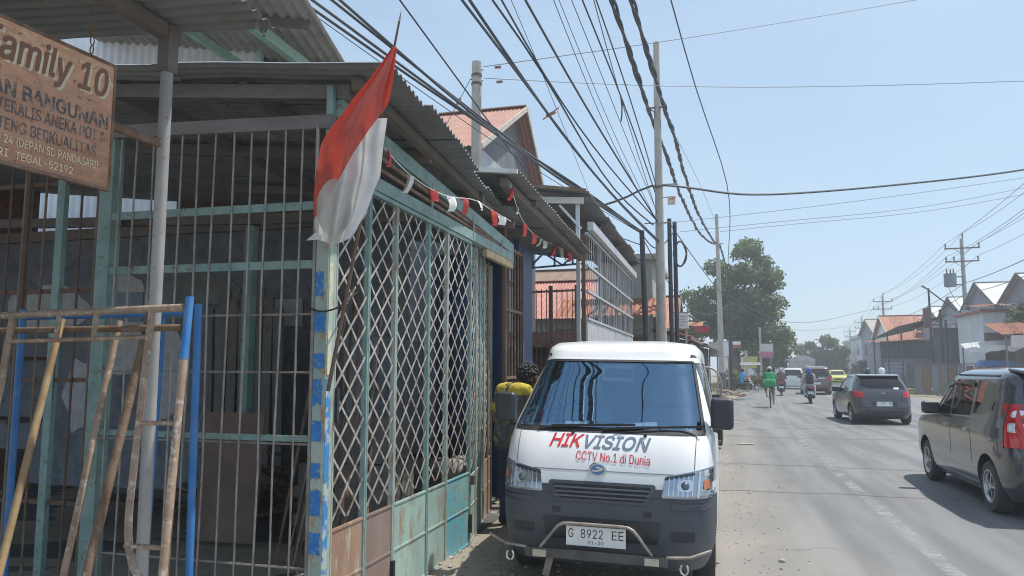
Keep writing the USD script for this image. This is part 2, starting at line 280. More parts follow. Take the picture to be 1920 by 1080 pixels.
ys = np.concatenate([np.linspace(-20, 2, 20), np.linspace(2.2, 30, 210), np.linspace(30.4, 150, 160)]); xs = np.concatenate([np.linspace(0, -4, 60), np.linspace(-4.3, -16, 30)])
P = np.zeros((len(ys), len(xs), 3)); P[..., 0] = xs[None] + .25 + off(ys)[:, None] + (.35 * (meshkit.noise(np.stack([ys * .8, ys * 0, ys * 0], -1), 3) - .5))[:, None]; P[..., 1] = ys[:, None]; P[..., 2] = sh(P[..., 0], P[..., 1])
solo('dirt_shoulder', grid_mesh(P[:, ::-1]), mat('sandy_shoulder', (.27, .24, .19), (.225, .195, .155), (.15, .13, .105), s1=.9, s2=11, lo3=.54, hi3=.7, rough=.95, bump=.9, bs=22), 'sandy dirt shoulder along the left side of the road', 'ground', smooth=True, kind='structure')
def worn(name, c, lo, hi):
    LK[name] = usdkit.material(stage, '/World/Looks/' + name, {'g': ('geometry', {}), 'n': ('noise_texture', {'scale': 2.3, 'detail': 8.0, 'roughness': .8}), 'q': ('map_range', {'from_min': lo, 'from_max': hi, 'to_min': 0.0, 'to_max': 1.0, 'clamp': True}),
        't': ('transparent_bsdf', {}), 'p': ('principled_bsdf', {'base_color': c, 'roughness': .8}), 'm': ('mix_closure', {})}, [('g.position', 'n.vector'), ('n.fac', 'q.value'), ('q.result', 'm.fac'), ('t.BSDF', 'm.closure1'), ('p.BSDF', 'm.closure2')], surface='m.closure'); return LK[name]
for i, (y, w) in enumerate(((10.9, .05), (13.9, .06), (19.5, .08))): solo('tar_seam', grid_mesh(np.array([[[x + .0, y + .10 * math.sin(x * 1.1 + i) + .03 * math.sin(x * 5 + i) + w * k, .003] for x in np.linspace(-.4, 9.0, 60)] for k in (0, 1)])), mat('tar_seam', (.13, .13, .13), (.18, .18, .18), s1=4, lo=.45, hi=.6, rough=.85), ('nearest thin tar seam crossing the asphalt', 'middle thin tar seam crossing the asphalt', 'farthest tar seam crossing the asphalt behind the minivan')[i], 'road marking', kind='structure')
solo('road_edge_line', grid_mesh(strip(1.78, 1.93, -10, 160, .004, 90)), worn('worn_white_line', (.42, .42, .41), .46, .74), 'worn white line painted along the left edge of the traffic lane', 'road marking', kind='structure')

# ------------------------------------------------------------------ workshop shed with its canopy, walls and frame
shed = thing('workshop_shed', 'open workshop shed with low dark corrugated canopy behind the fold gate and bars', 'shed', (-2.2, 4, 0))
O = np.array([-2.2, 4, 0.])
def sp(name, vf, m, **k): v, f = vf; return part(shed, name, (np.asarray(v) - O, f), m, **k)
E0, E1 = np.array([-1.72, 3.82, 3.425]), np.array([-2.12, 8.05, 3.33]); B0, B1 = np.array([-4.9, 3.8, 3.76]), np.array([-4.9, 8.05, 3.66])
def lerp(a, b, t): return np.asarray(a, float) * (1 - t) + np.asarray(b, float) * t
ns = 6
for i in range(ns):
    t0, t1 = i / ns, (i + 1) / ns + .012; j = rng.uniform(-.05, .07)
    for k, (s0, s1) in enumerate(((-.0, .53), (.51, 1.0))):
        a, b = lerp(E0, E1, t0), lerp(E0, E1, t1); c, d = lerp(B0, B1, t0), lerp(B0, B1, t1); n = np.array([0, 0, (.006 * (i % 2) + (.007 if k == 0 else 0))])
        o = (a - c) / np.linalg.norm(a - c) * j if k == 0 else 0
        sp('roof_sheet', corr(lerp(a, c, s0) + o + n, lerp(b, d, s0) + o + n, lerp(a, c, s1) + n, lerp(b, d, s1) + n, 9, .013, .002, 8, 6, .035, i), K['roofdark'], smooth=40)
# back slope of the shed roof, inner slope towards the yard
for i in range(5):
    y0, y1 = 3.8 + i * .95, 3.8 + (i + 1) * .95 + .02
    sp('roof_sheet', corr((-4.85, y0, 3.72 + .005 * (i % 2)), (-4.85, y1, 3.72 + .005 * (i % 2)), (-12.2, y0, 4.55), (-12.2, y1, 4.55), 10, .013, .002, 3, 6, .03, 20 + i), K['roofdark'], smooth=40)
sp('rafter', beam((-2.04, 3.95, 3.385), (-2.24, 7.98, 3.30), .06, .07), mat('brown_rafter', (.15, .125, .10), (.115, .095, .078), s1=4, rough=.8)); sp('purlin', beam((-2.9, 4.05, 3.48), (-2.95, 8, 3.37), .06, .09), K['wood'])
sp('purlin', beam((-3.9, 4.05, 3.58), (-3.9, 8, 3.48), .06, .09), K['wood'])
for y in (4.05, 5.4, 6.8, 7.95): sp('rafter', beam((-2.12, y, 3.37 - (y - 4) * .022), (-4.9, y, 3.66 - (y - 4) * .025), .06, .09), K['wood'])
sp('gate_head_beam', beam((-2.2, 4.02, 2.92), (-2.2, 8.1, 2.92), .07, .09), K['teal']); sp('upper_beam', beam((-2.19, 4.02, 3.27), (-2.2, 8.12, 3.02), .06, .11), K['teal'])
sp('rail_pipe', tube((-2.2, 4.0, 3.16), (-2.2, 8.1, 2.98), .018), K['rust']); sp('rail_pipe', tube((-2.2, 4.0, 3.06), (-2.2, 8.1, 2.97), .016), K['rust'])
for y in (4.55, 5.55, 6.62, 7.6): sp('hanger_rod', tube((-2.165, y, 2.9), (-2.165, y, 3.26 - (y - 4) * .06), .009, 6), K['bar'])
sp('lintel_end', beam((-2.2, 7.1, 2.84), (-2.2, 8.12, 2.84), .05, .08), mat('yellowed_steel', (.55, .42, .22), (.40, .30, .17), (.30, .17, .1), s1=6, rough=.6))
cp = sp('corner_post', box(-2.262, -2.182, 3.93, 4.015, 0, 2.87), K['sage']); sp('post_extension', box(-2.245, -2.205, 3.97, 4.01, 2.87, 3.40), K['teal'])
for i in range(9):                               # blue paint blotches on the corner post
    z0 = .42 + i * .21; hgt = .085 + .03 * (i % 3)
    gq = np.random.default_rng(i + 3); e = lambda x0, z0_, x1, z1_: [(x0 + (x1 - x0) * u + gq.normal(0, .0028), z0_ + (z1_ - z0_) * u + gq.normal(0, .004)) for u in np.linspace(0, 1, 9)[:-1]]
    xr = -2.212 + .022 * gq.random(); po = Polygon(e(-2.261, z0, xr, z0) + e(xr, z0, xr, z0 + hgt) + e(xr, z0 + hgt, -2.261, z0 + hgt) + e(-2.261, z0 + hgt, -2.261, z0)).buffer(0)
    q = prism(po, .003, 'y', 3.927); part(cp, 'paint_patch', (np.asarray(q[0]) - O, q[1]), mat('chipping_blue', (.02, .15, .42), (.03, .19, .48), (.20, .30, .28), s1=12, s2=38, lo3=.56, hi3=.62, rough=.5))
part(cp, 'paint_patch', (box(-2.184, -2.178, 3.935, 3.99, .5, 1.62)[0] - O, BF), mat('chipped_blue', (.05, .22, .48), (.40, .45, .42), s1=7, lo=.5, hi=.56, rough=.5))
part(cp, 'paint_patch', (box(-2.184, -2.177, 3.94, 3.985, 1.64, 2.5)[0] - O, BF), mat('cream_chips', (.62, .56, .38), (.35, .44, .38), s1=9, lo=.45, hi=.55, rough=.6))
sp('post', box(-3.90, -3.80, 3.97, 4.06, 0, 3.3), K['teal']); sp('sill_beam', beam((-3.85, 3.98, 3.24), (-2.2, 3.98, 3.17), .05, .085), K['wood'])
sp('sill_beam', beam((-8, 3.98, 3.30), (-3.86, 3.98, 3.25), .05, .085), K['wood'])
# inner walls: rendered block wall at the back with a timber plate, patches of fallen plaster, and floor
wv = [(-6.9, 8.45), (-3.62, 8.45)]
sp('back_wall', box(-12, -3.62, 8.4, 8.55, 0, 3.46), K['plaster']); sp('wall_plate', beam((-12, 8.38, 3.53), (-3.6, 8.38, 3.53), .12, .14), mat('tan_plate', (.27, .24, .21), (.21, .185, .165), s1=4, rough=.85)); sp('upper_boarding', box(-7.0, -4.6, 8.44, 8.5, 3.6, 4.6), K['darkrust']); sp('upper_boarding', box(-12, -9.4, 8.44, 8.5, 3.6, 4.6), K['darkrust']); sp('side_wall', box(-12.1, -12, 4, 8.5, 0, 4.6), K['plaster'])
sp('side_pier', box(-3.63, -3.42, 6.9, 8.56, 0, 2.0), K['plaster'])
def blot(cx, cz, rx, rz_, seed, y, n=22):
    a = np.linspace(0, 2 * math.pi, n, endpoint=False); r = .75 + .5 * np.array([meshkit.noise(np.array([math.cos(q) * 2.2 + seed, math.sin(q) * 2.2, seed]), 2) for q in a])
    return prism(Polygon(np.stack([cx + rx * r * np.cos(a), cz + rz_ * r * np.sin(a)], 1)), .012, 'y', y)
for q in ((-7.7, 2.35, .42, .75, 1), (-7.05, 1.55, .30, .65, 2), (-6.5, 2.75, .55, .22, 3), (-9.0, 2.5, .7, .35, 4), (-5.2, 1.75, 1.1, .18, 5), (-8.3, 1.3, .35, .5, 6)): sp('plaster_patch', blot(*q, 8.387), K['flake'] if q[4] in (1, 2, 4, 6) else mat('lime_stain', (.24, .235, .23), (.19, .185, .18), s1=6, rough=.9))
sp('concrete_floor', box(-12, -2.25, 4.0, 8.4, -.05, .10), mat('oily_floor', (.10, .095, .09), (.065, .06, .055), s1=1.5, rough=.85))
sp('inner_post', box(-4.52, -4.43, 6.45, 6.55, .1, 3.1), K['teal']); sp('inner_post', box(-6.1, -6.0, 6.3, 6.4, .1, 3.5), K['darkrust'])
sp('tie_beam', beam((-8, 6.5, 3.3), (-2.3, 6.5, 3.1), .07, .1), K['wood'])
# things stored in the shed
solo('plywood_board', bx((-4.2, 5.9, .72), (.62, .018, 1.12), rotx(-.08)), mat('brown_board', (.20, .13, .10), (.15, .10, .075), s1=4, rough=.8), 'brown plywood board leaning inside the shed behind the bars', 'board')
solo('wooden_crate_stack', MB().add(bx((-3.3, 6.6, .45), (.9, .6, .7))).add(bx((-3.25, 6.62, 1.02), (.7, .5, .42))).add(bx((-3.3, 6.28, .55), (.95, .03, .1))).add(bx((-3.3, 6.28, .3), (.95, .03, .1))), K['greywood'], 'grey wooden boxes stacked inside the shed behind the lattice', 'crate')
sr = np.random.default_rng(8); hp = MB()
for i in range(70): c = np.array([sr.normal(-4.9, .5), sr.normal(7.4, .3), .12 + .7 * sr.random() ** 2]); d = sr.normal(size=3) * [1, .6, .35]; d *= sr.uniform(.15, .5) / np.linalg.norm(d); hp.add(*beam(c - d, c + d, sr.uniform(.015, .12), sr.uniform(.01, .05)))
solo('scrap_heap', hp, K['darkrust'], 'dark scrap heap on the workshop floor at the back', 'scrap heap')
rk = thing('steel_rod_bundle', 'bundle of thin steel rods and flat bars leaning inside the shed', 'steel rods', (-3.0, 5.4, .1))
for i in range(16): part(rk, 'rod', tube((.05 * i - .4, .1 * math.sin(i), 0), (.035 * i - .5 + .1 * math.sin(i * 2), 1.0, 2.5 - .25 * (i % 4)), .008 + .006 * (i % 3 == 0), 6), (K['rust'], K['bar'], K['darkrust'])[i % 3])
wg = thing('spare_grille', 'unpainted window grille leaning against the back wall inside the shed', 'grille', (-6.2, 7.9, .1))
for i in range(8): part(wg, 'bar', tube((i * .16, 0, 0), (i * .16, .35, 1.7), .009, 6), K['bar'])
for i in range(4): part(wg, 'rail', tube((0, .35 * i / 3, 1.7 * i / 3), (1.12, .35 * i / 3, 1.7 * i / 3), .01, 6), K['bar'])
ss = thing('stacked_sacks', 'pale sacks piled on the shed floor behind the lattice', 'sacks', (-2.95, 7.6, .1))
for i in range(6): part(ss, 'sack', tm(m3.Manifold.batch_hull([m3.Manifold.sphere(.13, 14).translate((x + .04 * (i % 2), y, .12 + .2 * (i // 2))) for x in (-.28, .28) for y in (-.14, .14)])), mat('jute_sack', (.34, .31, .27), (.27, .24, .21), s1=7, rough=.95), smooth=50)
for i, (x, z, w, h) in enumerate(((-5.5, 2.55, .5, .35), (-4.9, 2.1, .35, .5), (-8.0, 2.7, .6, .4))): solo('wall_board', box(x, x + w, 8.36, 8.385, z - h, z), (K['flake'], K['greywood'], mat('pale_blue_board', (.30, .36, .42), (.24, .29, .34), s1=5, rough=.7))[i], ('small white board fixed on the back wall of the shed', 'narrow grey board fixed on the back wall of the shed', 'pale blue board on the back wall at far left')[i], 'board')
b = MB()
for i in range(7): b.add(bx((-5.0 - .16 * i, 7.9, 1.25 + .06 * (i % 3)), (.12, .05, 2.3 + .12 * (i % 3)), roty(.03 * (i % 3 - 1))))
solo('leaning_planks', b, K['greywood'], 'row of grey planks leaning on the back wall of the shed', 'planks')
solo('steel_shelf', MB().add(box(-6.9, -5.9, 5.2, 5.6, 1.2, 1.23)).add(box(-6.9, -5.9, 5.2, 5.6, .6, .63)).add(box(-6.9, -5.9, 5.2, 5.6, 1.75, 1.78)).add(box(-6.9, -6.86, 5.2, 5.24, .1, 1.8)).add(box(-5.94, -5.9, 5.2, 5.24, .1, 1.8)).add(box(-6.7, -6.4, 5.25, 5.5, 1.23, 1.5)).add(box(-6.3, -6.05, 5.25, 5.5, .63, .95)), K['darkrust'], 'dark steel shelf with boxes behind the bars at far left', 'shelf')
solo('blue_tarpaulin', shell(np.array([[[-3.35 + .9 * u, 8.75 + .09 * math.sin(u * 11) + .04 * math.sin(w * 5 + u * 4), .15 + 2.95 * w] for u in np.linspace(0, 1, 24)] for w in np.linspace(0, 1, 14)]), .01), mat('navy_tarpaulin', (.02, .05, .13), (.03, .065, .15), s1=3, rough=.55), 'dark navy tarpaulin hanging behind the far end of the lattice gate', 'tarpaulin', smooth=True)

# ------------------------------------------------------------------ barred side wall facing the camera
gr = thing('barred_wall', 'tall grille of thin steel bars and green rails closing the near side of the shed', 'grille', (-2.2, 4, 0))
def gp(name, vf, m, **k): v, f = vf; return part(gr, name, (np.asarray(v) - O, f), m, **k)
for i, x in enumerate((-3.74, -3.62, -3.49, -3.39, -3.27, -3.15, -3.02, -2.885, -2.76, -2.64, -2.52, -2.40)):
    w = .012 * math.sin(i * 2.3); gp('bar', ptube([(x - .01, 3.965, .02), (x + w, 3.96, 1.1), (x - w, 3.965, 2.1), (x + .004, 3.965, 3.18)], .0062, 6), K['bar'])
gp('bar', ptube([(-2.29, 3.965, .02), (-2.295, 3.965, 3.16)], .012, 6), K['bar'])
for z, h, m in ((2.66, .05, 'teal'), (2.30, .05, 'teal'), (1.265, .035, 'teal')): gp('rail', beam((-3.86, 3.985, z + .01), (-2.27, 3.985, z), .02, h), K[m])
for z in (2.0, 1.655, 1.235, .53): gp('rail', tube((-3.86, 3.975, z + .005), (-2.27, 3.975, z), .0075, 6), K['bar'])
for i in range(13):
    x = -3.98 - i * .152; gp('bar', ptube([(x, 4.06, .02), (x + .008 * math.sin(i), 4.06, 1.6), (x, 4.06, 3.24)], .0085 if i % 4 else .02, 6), K['darkrust'] if i % 3 else K['rust'])
for z in (2.95, 2.2, 1.6, .8): gp('rail', beam((-6.3, 4.075, z), (-3.9, 4.075, z), .015, .03), K['darkrust'])
gp('stile', box(-4.33, -4.27, 4.05, 4.09, 0, 3.2), K['teal']); gp('stile', box(-4.62, -4.58, 4.05, 4.09, 0, 3.2), K['greywood'])

# ------------------------------------------------------------------ folding lattice gate along the road
fg = thing('folding_gate', 'green folding lattice gate with sheet kick panels along the roadside', 'gate', (-2.2, 4, 0))
def fp(name, vf, m, parent=None, **k): v, f = vf; return part(parent or fg, name, (np.asarray(v) - O, f), m, **k)
GY = [4.03, 4.48, 4.92, 5.56, 5.99, 6.62, 6.98, 7.32, 7.66, 8.0, 8.3]; GX = [-2.2] * 6 + [-2.26, -2.33, -2.39, -2.45, -2.5]; SPAN = [3, 2.4, 3, 2.2, 3, 2, 1.6, 1.6, 1.6, 1.6]
for i, (y, x) in enumerate(zip(GY, GX)):
    m = (K['sage'] if i % 2 == 0 else K['teal']) if i < 6 or i == 7 else (K['rust'] if i % 2 else K['sage'])
    fp('upright', box(x - .018, x + .018, y - .015, y + .002, .09, 2.87), m); fp('upright', box(x - .016, x + .016, y + .012, y + .027, .09, 2.87), m if i % 2 else K['sage'])
def strap(a, b, xo):
    return beam(a + [xo, 0, 0], b + [xo, 0, 0], .016, .0035, (1, 0, 0))
for i in range(len(GY) - 1):
    y0, y1, x0, x1 = GY[i] + .03, GY[i + 1] - .018, GX[i], GX[i + 1]; w = y1 - y0; pitch = (.195, .185, .20, .17, .19, .165, .15, .15, .14, .14)[i]; nd = 2 if w < .5 else 3; hgt = pitch * nd
    lo, hi = .78, 2.84; z = lo - hgt
    while z < hi:
        for sg, xo in ((1, .006), (-1, -.004)):
            za, zb = (z, z + hgt) if sg > 0 else (z + hgt, z); t0, t1 = 0., 1.
            if zb != za:
                c = sorted([(lo - za) / (zb - za), (hi - za) / (zb - za)]); t0, t1 = max(0., c[0]), min(1., c[1])
            if t1 - t0 > .12:
                A = np.array([x0, y0, za]); B = np.array([x1, y1, zb]); jit = rng.normal(0, .004, 3) * [.3, 0, 1]; fp('lattice_strap', strap(A + (B - A) * t0 + jit, A + (B - A) * t1 + jit, xo), K['strap'])
        z += pitch
    m = [K['rustsheet'], mat('brown_sheet', (.27, .20, .17), (.22, .16, .135), s1=3, rough=.65), K['teal_wall'], K['teal_wall'], K['aqua'], K['teal_wall'], K['teal_wall'], K['teal_wall'], K['rustsheet'], K['rustsheet']][i]
    pz = .74 if i < 5 else .70
    kp = fp('kick_panel', beam((x0 + .006, y0 - .01, (pz + .09) / 2), (x1 + .006, y1 + .01, (pz + .09) / 2), .006, pz - .09), m)
    for zz_ in (.1, .42, pz - .01): fp('panel_rib', beam((x0 + .011, y0, zz_), (x1 + .011, y1, zz_), .008, .014), m, kp)
    if i in (1, 4): fp('hinge', box(x1 + .0, x1 + .035, y1 + .0, y1 + .03, .2, .36), K['black'], kp)
fp('lock', box(-2.21, -2.15, 6.63, 6.69, .62, .70), K['darkrust']); fp('handle', box(-2.19, -2.165, 4.05, 4.075, 1.36, 1.56), K['black'])
fp('bottom_rail', beam((-2.2, 4.03, .085), (-2.2, 6.62, .085), .03, .02), K['darkrust'])
fp('head_channel', beam((-2.2, 4.03, 2.855), (-2.2, 6.62, 2.855), .05, .03), K['teal'])
# wire tying the flagpole to the post
solo('tie_wire', ptube(smooth_path([(-2.29, 3.94, 2.03), (-2.22, 3.90, 2.01), (-2.12, 3.9, 2.02), (-2.06, 3.93, 2.06), (-2.1, 4.05, 2.1), (-2.13, 4.2, 2.16), (-2.1, 4.1, 2.22)], 5), .006, 5), K['black'], 'dark wire tying the flagpole to the corner post', 'wire')

# ------------------------------------------------------------------ near canopy, its pole and the hanging sign
ca = thing('front_canopy', 'dark corrugated canopy overhead at the top left, held by a grey pipe post', 'canopy', (0, 0, 0))
for i in range(5):
    y1 = 3.42 - i * .98; y0 = y1 - 1.02; z = .006 * (i % 2); e = (.0, .06, -.03, .05, 0)[i]
    part(ca, 'roof_sheet', corr((-2.26 + e, y1, 3.53 + z), (-2.26 + e, y0, 3.53 + z), (-4.5, y1 + .03, 3.69 + z), (-4.5, y0, 3.69 + z), 11, .013, .002, 6, 6, .04, 40 + i), K['roofdark'], smooth=40)
    part(ca, 'roof_sheet', corr((-4.4, y1 + .05, 3.68 + z), (-4.4, y0, 3.68 + z), (-7.2, y1 - .05, 3.86 + z), (-7.2, y0, 3.86 + z), 11, .013, .002, 4, 6, .04, 50 + i), K['roofdark'], smooth=40)
part(ca, 'post', tube((-2.84, 3.3, 0), (-2.84, 3.3, 3.3), .032, 20), K['grey_pole'], smooth=50)
part(ca, 'post_cap', bx((-2.84, 3.3, 3.41), (.07, .075, .26)), K['wood'])
part(ca, 'purlin', beam((-2.84, 3.36, 3.50), (-2.84, -1.2, 3.52), .06, .08), K['wood']); 
part(ca, 'rafter', beam((-2.3, 1.6, 3.465), (-7, 1.6, 3.78), .05, .06), K['wood']); part(ca, 'cross_pipe', tube((-2.845, 3.27, 2.88), (-3.02, .6, 2.885), .025, 12), K['rust'], smooth=50)
b = MB(); r = rng
for i in range(7): b.add(*corr((-2.33 - .02 * i, 3.45, 3.535), (-2.28, 3.40 - .1 * i, 3.53), (-2.36, 3.46, 3.50), (-2.3, 3.4 - .1 * i, 3.49), 1, .01, .002, 2)) if i < 2 else None
part(ca, 'torn_edge', b, K['roofgrey'])
# posts at the far left so that the canopy is carried
for q in ((-6.6, 3.2), (-6.6, 0.2), (-2.84, -1.0)): part(ca, 'post', tube((*q, 0), (*q, 3.5), .037, 14), K['grey_pole'], smooth=50)

S0, S1 = np.array([-2.77, 2.865]), np.array([-2.90, 1.36]); L = np.linalg.norm(S0 - S1); sd = (S0 - S1) / L; sn = np.array([sd[1], -sd[0]])
sg = thing('hanging_signboard', 'rust-stained signboard hanging under the canopy, reading family 10 and building-ironwork lines', 'sign', (S0[0], S0[1], 2.53))
def sgp(s, z, o):   # s metres to the left of the right edge, z above the lower edge, o out of the face
    s, z, o = np.broadcast_arrays(*map(lambda q: np.asarray(q, float), (s, z, o))); return np.stack([-sd[0] * s + sn[0] * o, -sd[1] * s + sn[1] * o, z], -1)
LK['sign_face'] = usdkit.material(stage, '/World/Looks/sign_face', {'g': ('texture_coordinate', {}), 's': ('separate_xyz', {}), 'm': ('mapping', {'scale': (1.5, 1.5, 5)}), 'n': ('noise_texture', {'scale': 3.2, 'detail': 7.0, 'roughness': .65, 'distortion': .6}),
    'ma': ('math', {'math_type': 'multiply_add', 'value2': -.62, 'value3': .52}), 'ad': ('math', {'math_type': 'add'}),
    'r': ('rgb_ramp', {'ramp': [(0, (.52, .56, .42)), (.42, (.72, .64, .44)), (.54, (.74, .52, .32)), (.68, (.60, .32, .19)), (.82, (.48, .26, .16)), (1, (.38, .19, .11))]}),
    'n2': ('noise_texture', {'scale': 45.0, 'detail': 4.0}), 'q': ('map_range', {'from_min': .62, 'from_max': .72, 'clamp': True}), 'x': ('mix_color', {'b': (.20, .09, .05)}), 'p': ('principled_bsdf', {'roughness': .55})},
    [('g.object', 's.vector'), ('g.object', 'm.vector'), ('m.vector', 'n.vector'), ('g.object', 'n2.vector'), ('s.z', 'ma.value1'), ('ma.value', 'ad.value1'), ('n.fac', 'ad.value2'), ('ad.value', 'r.fac'), ('n2.fac', 'q.value'), ('q.result', 'x.fac'), ('r.color', 'x.a'), ('x.result', 'p.base_color')], surface='p.BSDF')
def board(s0, s1, z0, z1, o0, o1): return sgp(s0 + (BV[:, 0] + .5) * (s1 - s0), z0 + (BV[:, 2] + .5) * (z1 - z0), o0 + (BV[:, 1] + .5) * (o1 - o0)), BF
part(sg, 'panel', board(0, L, 0, .60, -.004, 0), LK['sign_face'])
for q in ((0, L, .597, .612, -.02, .004), (0, L, -.012, .003, -.02, .004), (-.012, .0, -.012, .612, -.02, .004)): part(sg, 'frame', board(*q), K['rust'])
def sgtext(t, right_s, width, ztop, h, m, o=.0015, bold=False, ital=0, name='lettering'):
    v, f = text(t, 1.0, bold); v[:, 0] += ital * v[:, 1]; x0, x1 = v[:, 0].min(), v[:, 0].max()
    s = right_s + width * (1 - (v[:, 0] - x0) / (x1 - x0)); part(sg, name, (sgp(s, .60 - ztop - h + v[:, 1] * h, o + v[:, 2] * .4), f), m)
brown = paint('sign_brown', (.22, .10, .06), rough=.6); cream = paint('sign_cream', (.66, .58, .40), rough=.6); slate = mat('faded_slate', (.085, .095, .11), (.42, .26, .17), s1=30, lo=.5, hi=.62, rough=.7); ochre = mat('faded_cream', (.80, .68, .48), (.62, .44, .28), s1=30, lo=.5, hi=.7, rough=.7)
sgtext('Family 10', .018, .60, .045, .13, cream, .001, True, .18, 'lettering_shadow'); sgtext('Family 10', .03, .60, .036, .13, brown, .0025, True, .18)
sgtext('AN BANGUNAN', .02, .56, .255, .062, slate, bold=True); sgtext('TERALIS ANEKA POT &', .03, .52, .335, .053, slate); sgtext('TENG BERKUALITAS', .075, .47, .415, .05, slate)
sgtext('O 24 (DEPAN SD PANDASARI)', .06, .49, .485, .036, ochre); sgtext('TEGAL-52192', .19, .27, .545, .034, ochre); sgtext('RI', .49, .05, .545, .034, ochre)
for s in (.13, .95):
    c = MB()
    for i in range(4): z = .635 + .045 * i; c.add(*ptube([(sgp(s + .011 * math.cos(a) * (i % 2), z + .022 * math.sin(a), .011 * math.cos(a) * ((i + 1) % 2))).tolist() for a in np.linspace(0, 2 * math.pi, 9)], .003, 5, False))
    part(sg, 'chain', c, K['rust']); part(sg, 'wire_loop', ptube([sgp(s, .78, 0), sgp(s + .01, .88, .01), sgp(s, .97, 0)], .003, 5), K['rust'])

# ------------------------------------------------------------------ flag, flagpole and bunting
F0, F1 = np.array([-2.13, 3.87, 1.55]), np.array([-1.645, 3.68, 3.60])
fl = thing('flag_on_pole', 'faded red over white flag drooping from a leaning bamboo pole tied to the corner post', 'flag', tuple(F0))
part(fl, 'pole', ptube([F0 - F0, (F1 - F0) * .5 + [0, 0, .0], F1 - F0], [.012, .010, .006], 8), K['darkrust']); part(fl, 'pole_tip', tube(F1 - F0, (F1 - F0) * 1.03, .007, 6, .001), K['bar'])
du = right * .9 - .1 * fh; rr = right; dpt = 3.95
def at_px(u, v, t): d = fwd + (u - 960) / FPX * right - (v - 540) / FPX * up; return np.array([0, 0, CAM_H]) + d * t
rows = [(88, 735, 744, .0), (118, 715, 741, .02), (150, 691, 737, .05), (185, 662, 731, .08), (215, 640, 727, .1), (245, 616, 723, .12), (270, 602, 719, .13), (300, 597, 716, .14), (330, 592, 713, .15), (360, 589, 700, .16), (390, 588, 690, .17), (420, 590, 674, .17), (447, 594, 655, .17)]
nu = 30; rw = np.array(rows, float); vv = np.linspace(rw[0, 0], rw[-1, 0], 44)
def cloth(v, x, l, r_, q):
    s = (x - l) / max(1e-6, r_ - l); t = 4.11 + .06 * q - .09 * math.sin(q * 1.5) * s + (.015 + .07 * q) * math.sin(s * 8.5 + q * 1.8) + (.008 + .03 * q) * math.sin(s * 17 - q * 4) + .012 * math.sin(q * 9 + s * 4)
    return at_px(x, v + 10 * math.sin(s * 3.1) * max(0, q - .9) * 10, t) - F0
FR, FW = [], []
for a, v in enumerate(vv):
    l, r_ = np.interp(v, rw[:, 0], rw[:, 1]), np.interp(v, rw[:, 0], rw[:, 2]); q = a / 43
    bu = min(max(np.interp(v, [88, 195, 240, 290, 340, 400, 420], [760, 728, 694, 660, 634, 598, 580]), l + .05), r_ - .05)
    FR.append([cloth(v, x, l, r_, q) for x in np.linspace(l, bu, nu)]); FW.append([cloth(v, x, l, r_, q) for x in np.linspace(bu, r_, nu)])
redc = mat('faded_red_cloth', (.80, .27, .20), (.74, .22, .17), s1=4, rough=.85, bump=.5, bs=22, trans=.62, obj=True); whitec = mat('soiled_white_cloth', (.88, .87, .86), (.80, .79, .78), s1=5, rough=.85, bump=.5, bs=22, trans=.64, obj=True)
part(fl, 'red_band', shell(np.array(FR), .0015), redc, smooth=60); part(fl, 'white_band', shell(np.array(FW)[16:], .0015), whitec, smooth=60)
def onflag(u, v):
    l, r_ = np.interp(v, rw[:, 0], rw[:, 1]), np.interp(v, rw[:, 0], rw[:, 2]); q = (v - rw[0, 0]) / (rw[-1, 0] - rw[0, 0]); p = cloth(v, u, l, r_, min(1, q)); d = p + F0 - A0; return p - d / np.linalg.norm(d) * (.008 + .004 * meshkit.noise(np.array([u * .12, v * .12, 0]), 5))
A0 = np.array([0, 0, CAM_H]); pp = np.array([[onflag(min(max(626 + 33 * a * math.cos(b), 590), 664), min(388 + 50 * a * math.sin(b) * (1 + .06 * math.sin(3 * b)), 440)) for b in np.linspace(0, 2 * math.pi, 40)] for a in np.linspace(.02, 1, 12)])
part(fl, 'patch', shell(pp, .002), mat('crumpled_patch', (.84, .82, .79), (.78, .76, .73), s1=26, rough=.8, trans=.5, obj=True, bump=.5, bs=45), smooth=60, label='pale crumpled round patch sewn on the white band')
part(fl, 'torn_corner', shell(np.array([[at_px(u, v, 4.13) - F0 for u, v in ((592, 436), (600, 440), (612, 444))], [at_px(u, v, 4.12) - F0 for u, v in ((574, 451), (586, 450), (610, 449))]]), .002), whitec)
part(fl, 'lower_fold', shell(np.array([[at_px(u, v, 4.17 + .02 * k) - F0 for k, (u, v) in enumerate(q)] for q in (((684, 335), (694, 333), (704, 331)), ((676, 375), (684, 378), (690, 372)), ((668, 405), (672, 410), (676, 400)))]), .002), whitec, smooth=60)

def bunting(name, label, pts, pens):
    p = smooth_path(pts, 10); o = p[0]; t = thing(name, label, 'bunting', tuple(o)); part(t, 'cord', ptube(p - o, .004, 5), paint('white_cord', (.7, .7, .68)))
    for s, c, a, w, h in pens:
        q = p[int(s * (len(p) - 1))] - o; e = p[min(len(p) - 1, int(s * (len(p) - 1)) + 3)] - o - q; e = e / np.linalg.norm(e); dn = np.array([.25 * math.sin(a * 3), .1 * math.cos(a * 5), -1]); sw = np.array([math.sin(a), math.cos(a), 0]) * .35
        G = np.array([[q + e * w * (x - .5) * (1 - .35 * y) + (dn + sw * math.sin(2.2 * y + a)) * h * y + np.array([.02 * math.sin(x * 5 + a), 0, 0]) for x in np.linspace(0, 1, 5)] for y in np.linspace(0, 1, 6)])
        part(t, 'pennant', shell(G, .001), paint('pennant_red', (.62, .06, .05), rough=.7) if c == 'r' else paint('pennant_white', (.74, .73, .70), rough=.7), smooth=60)
    return t
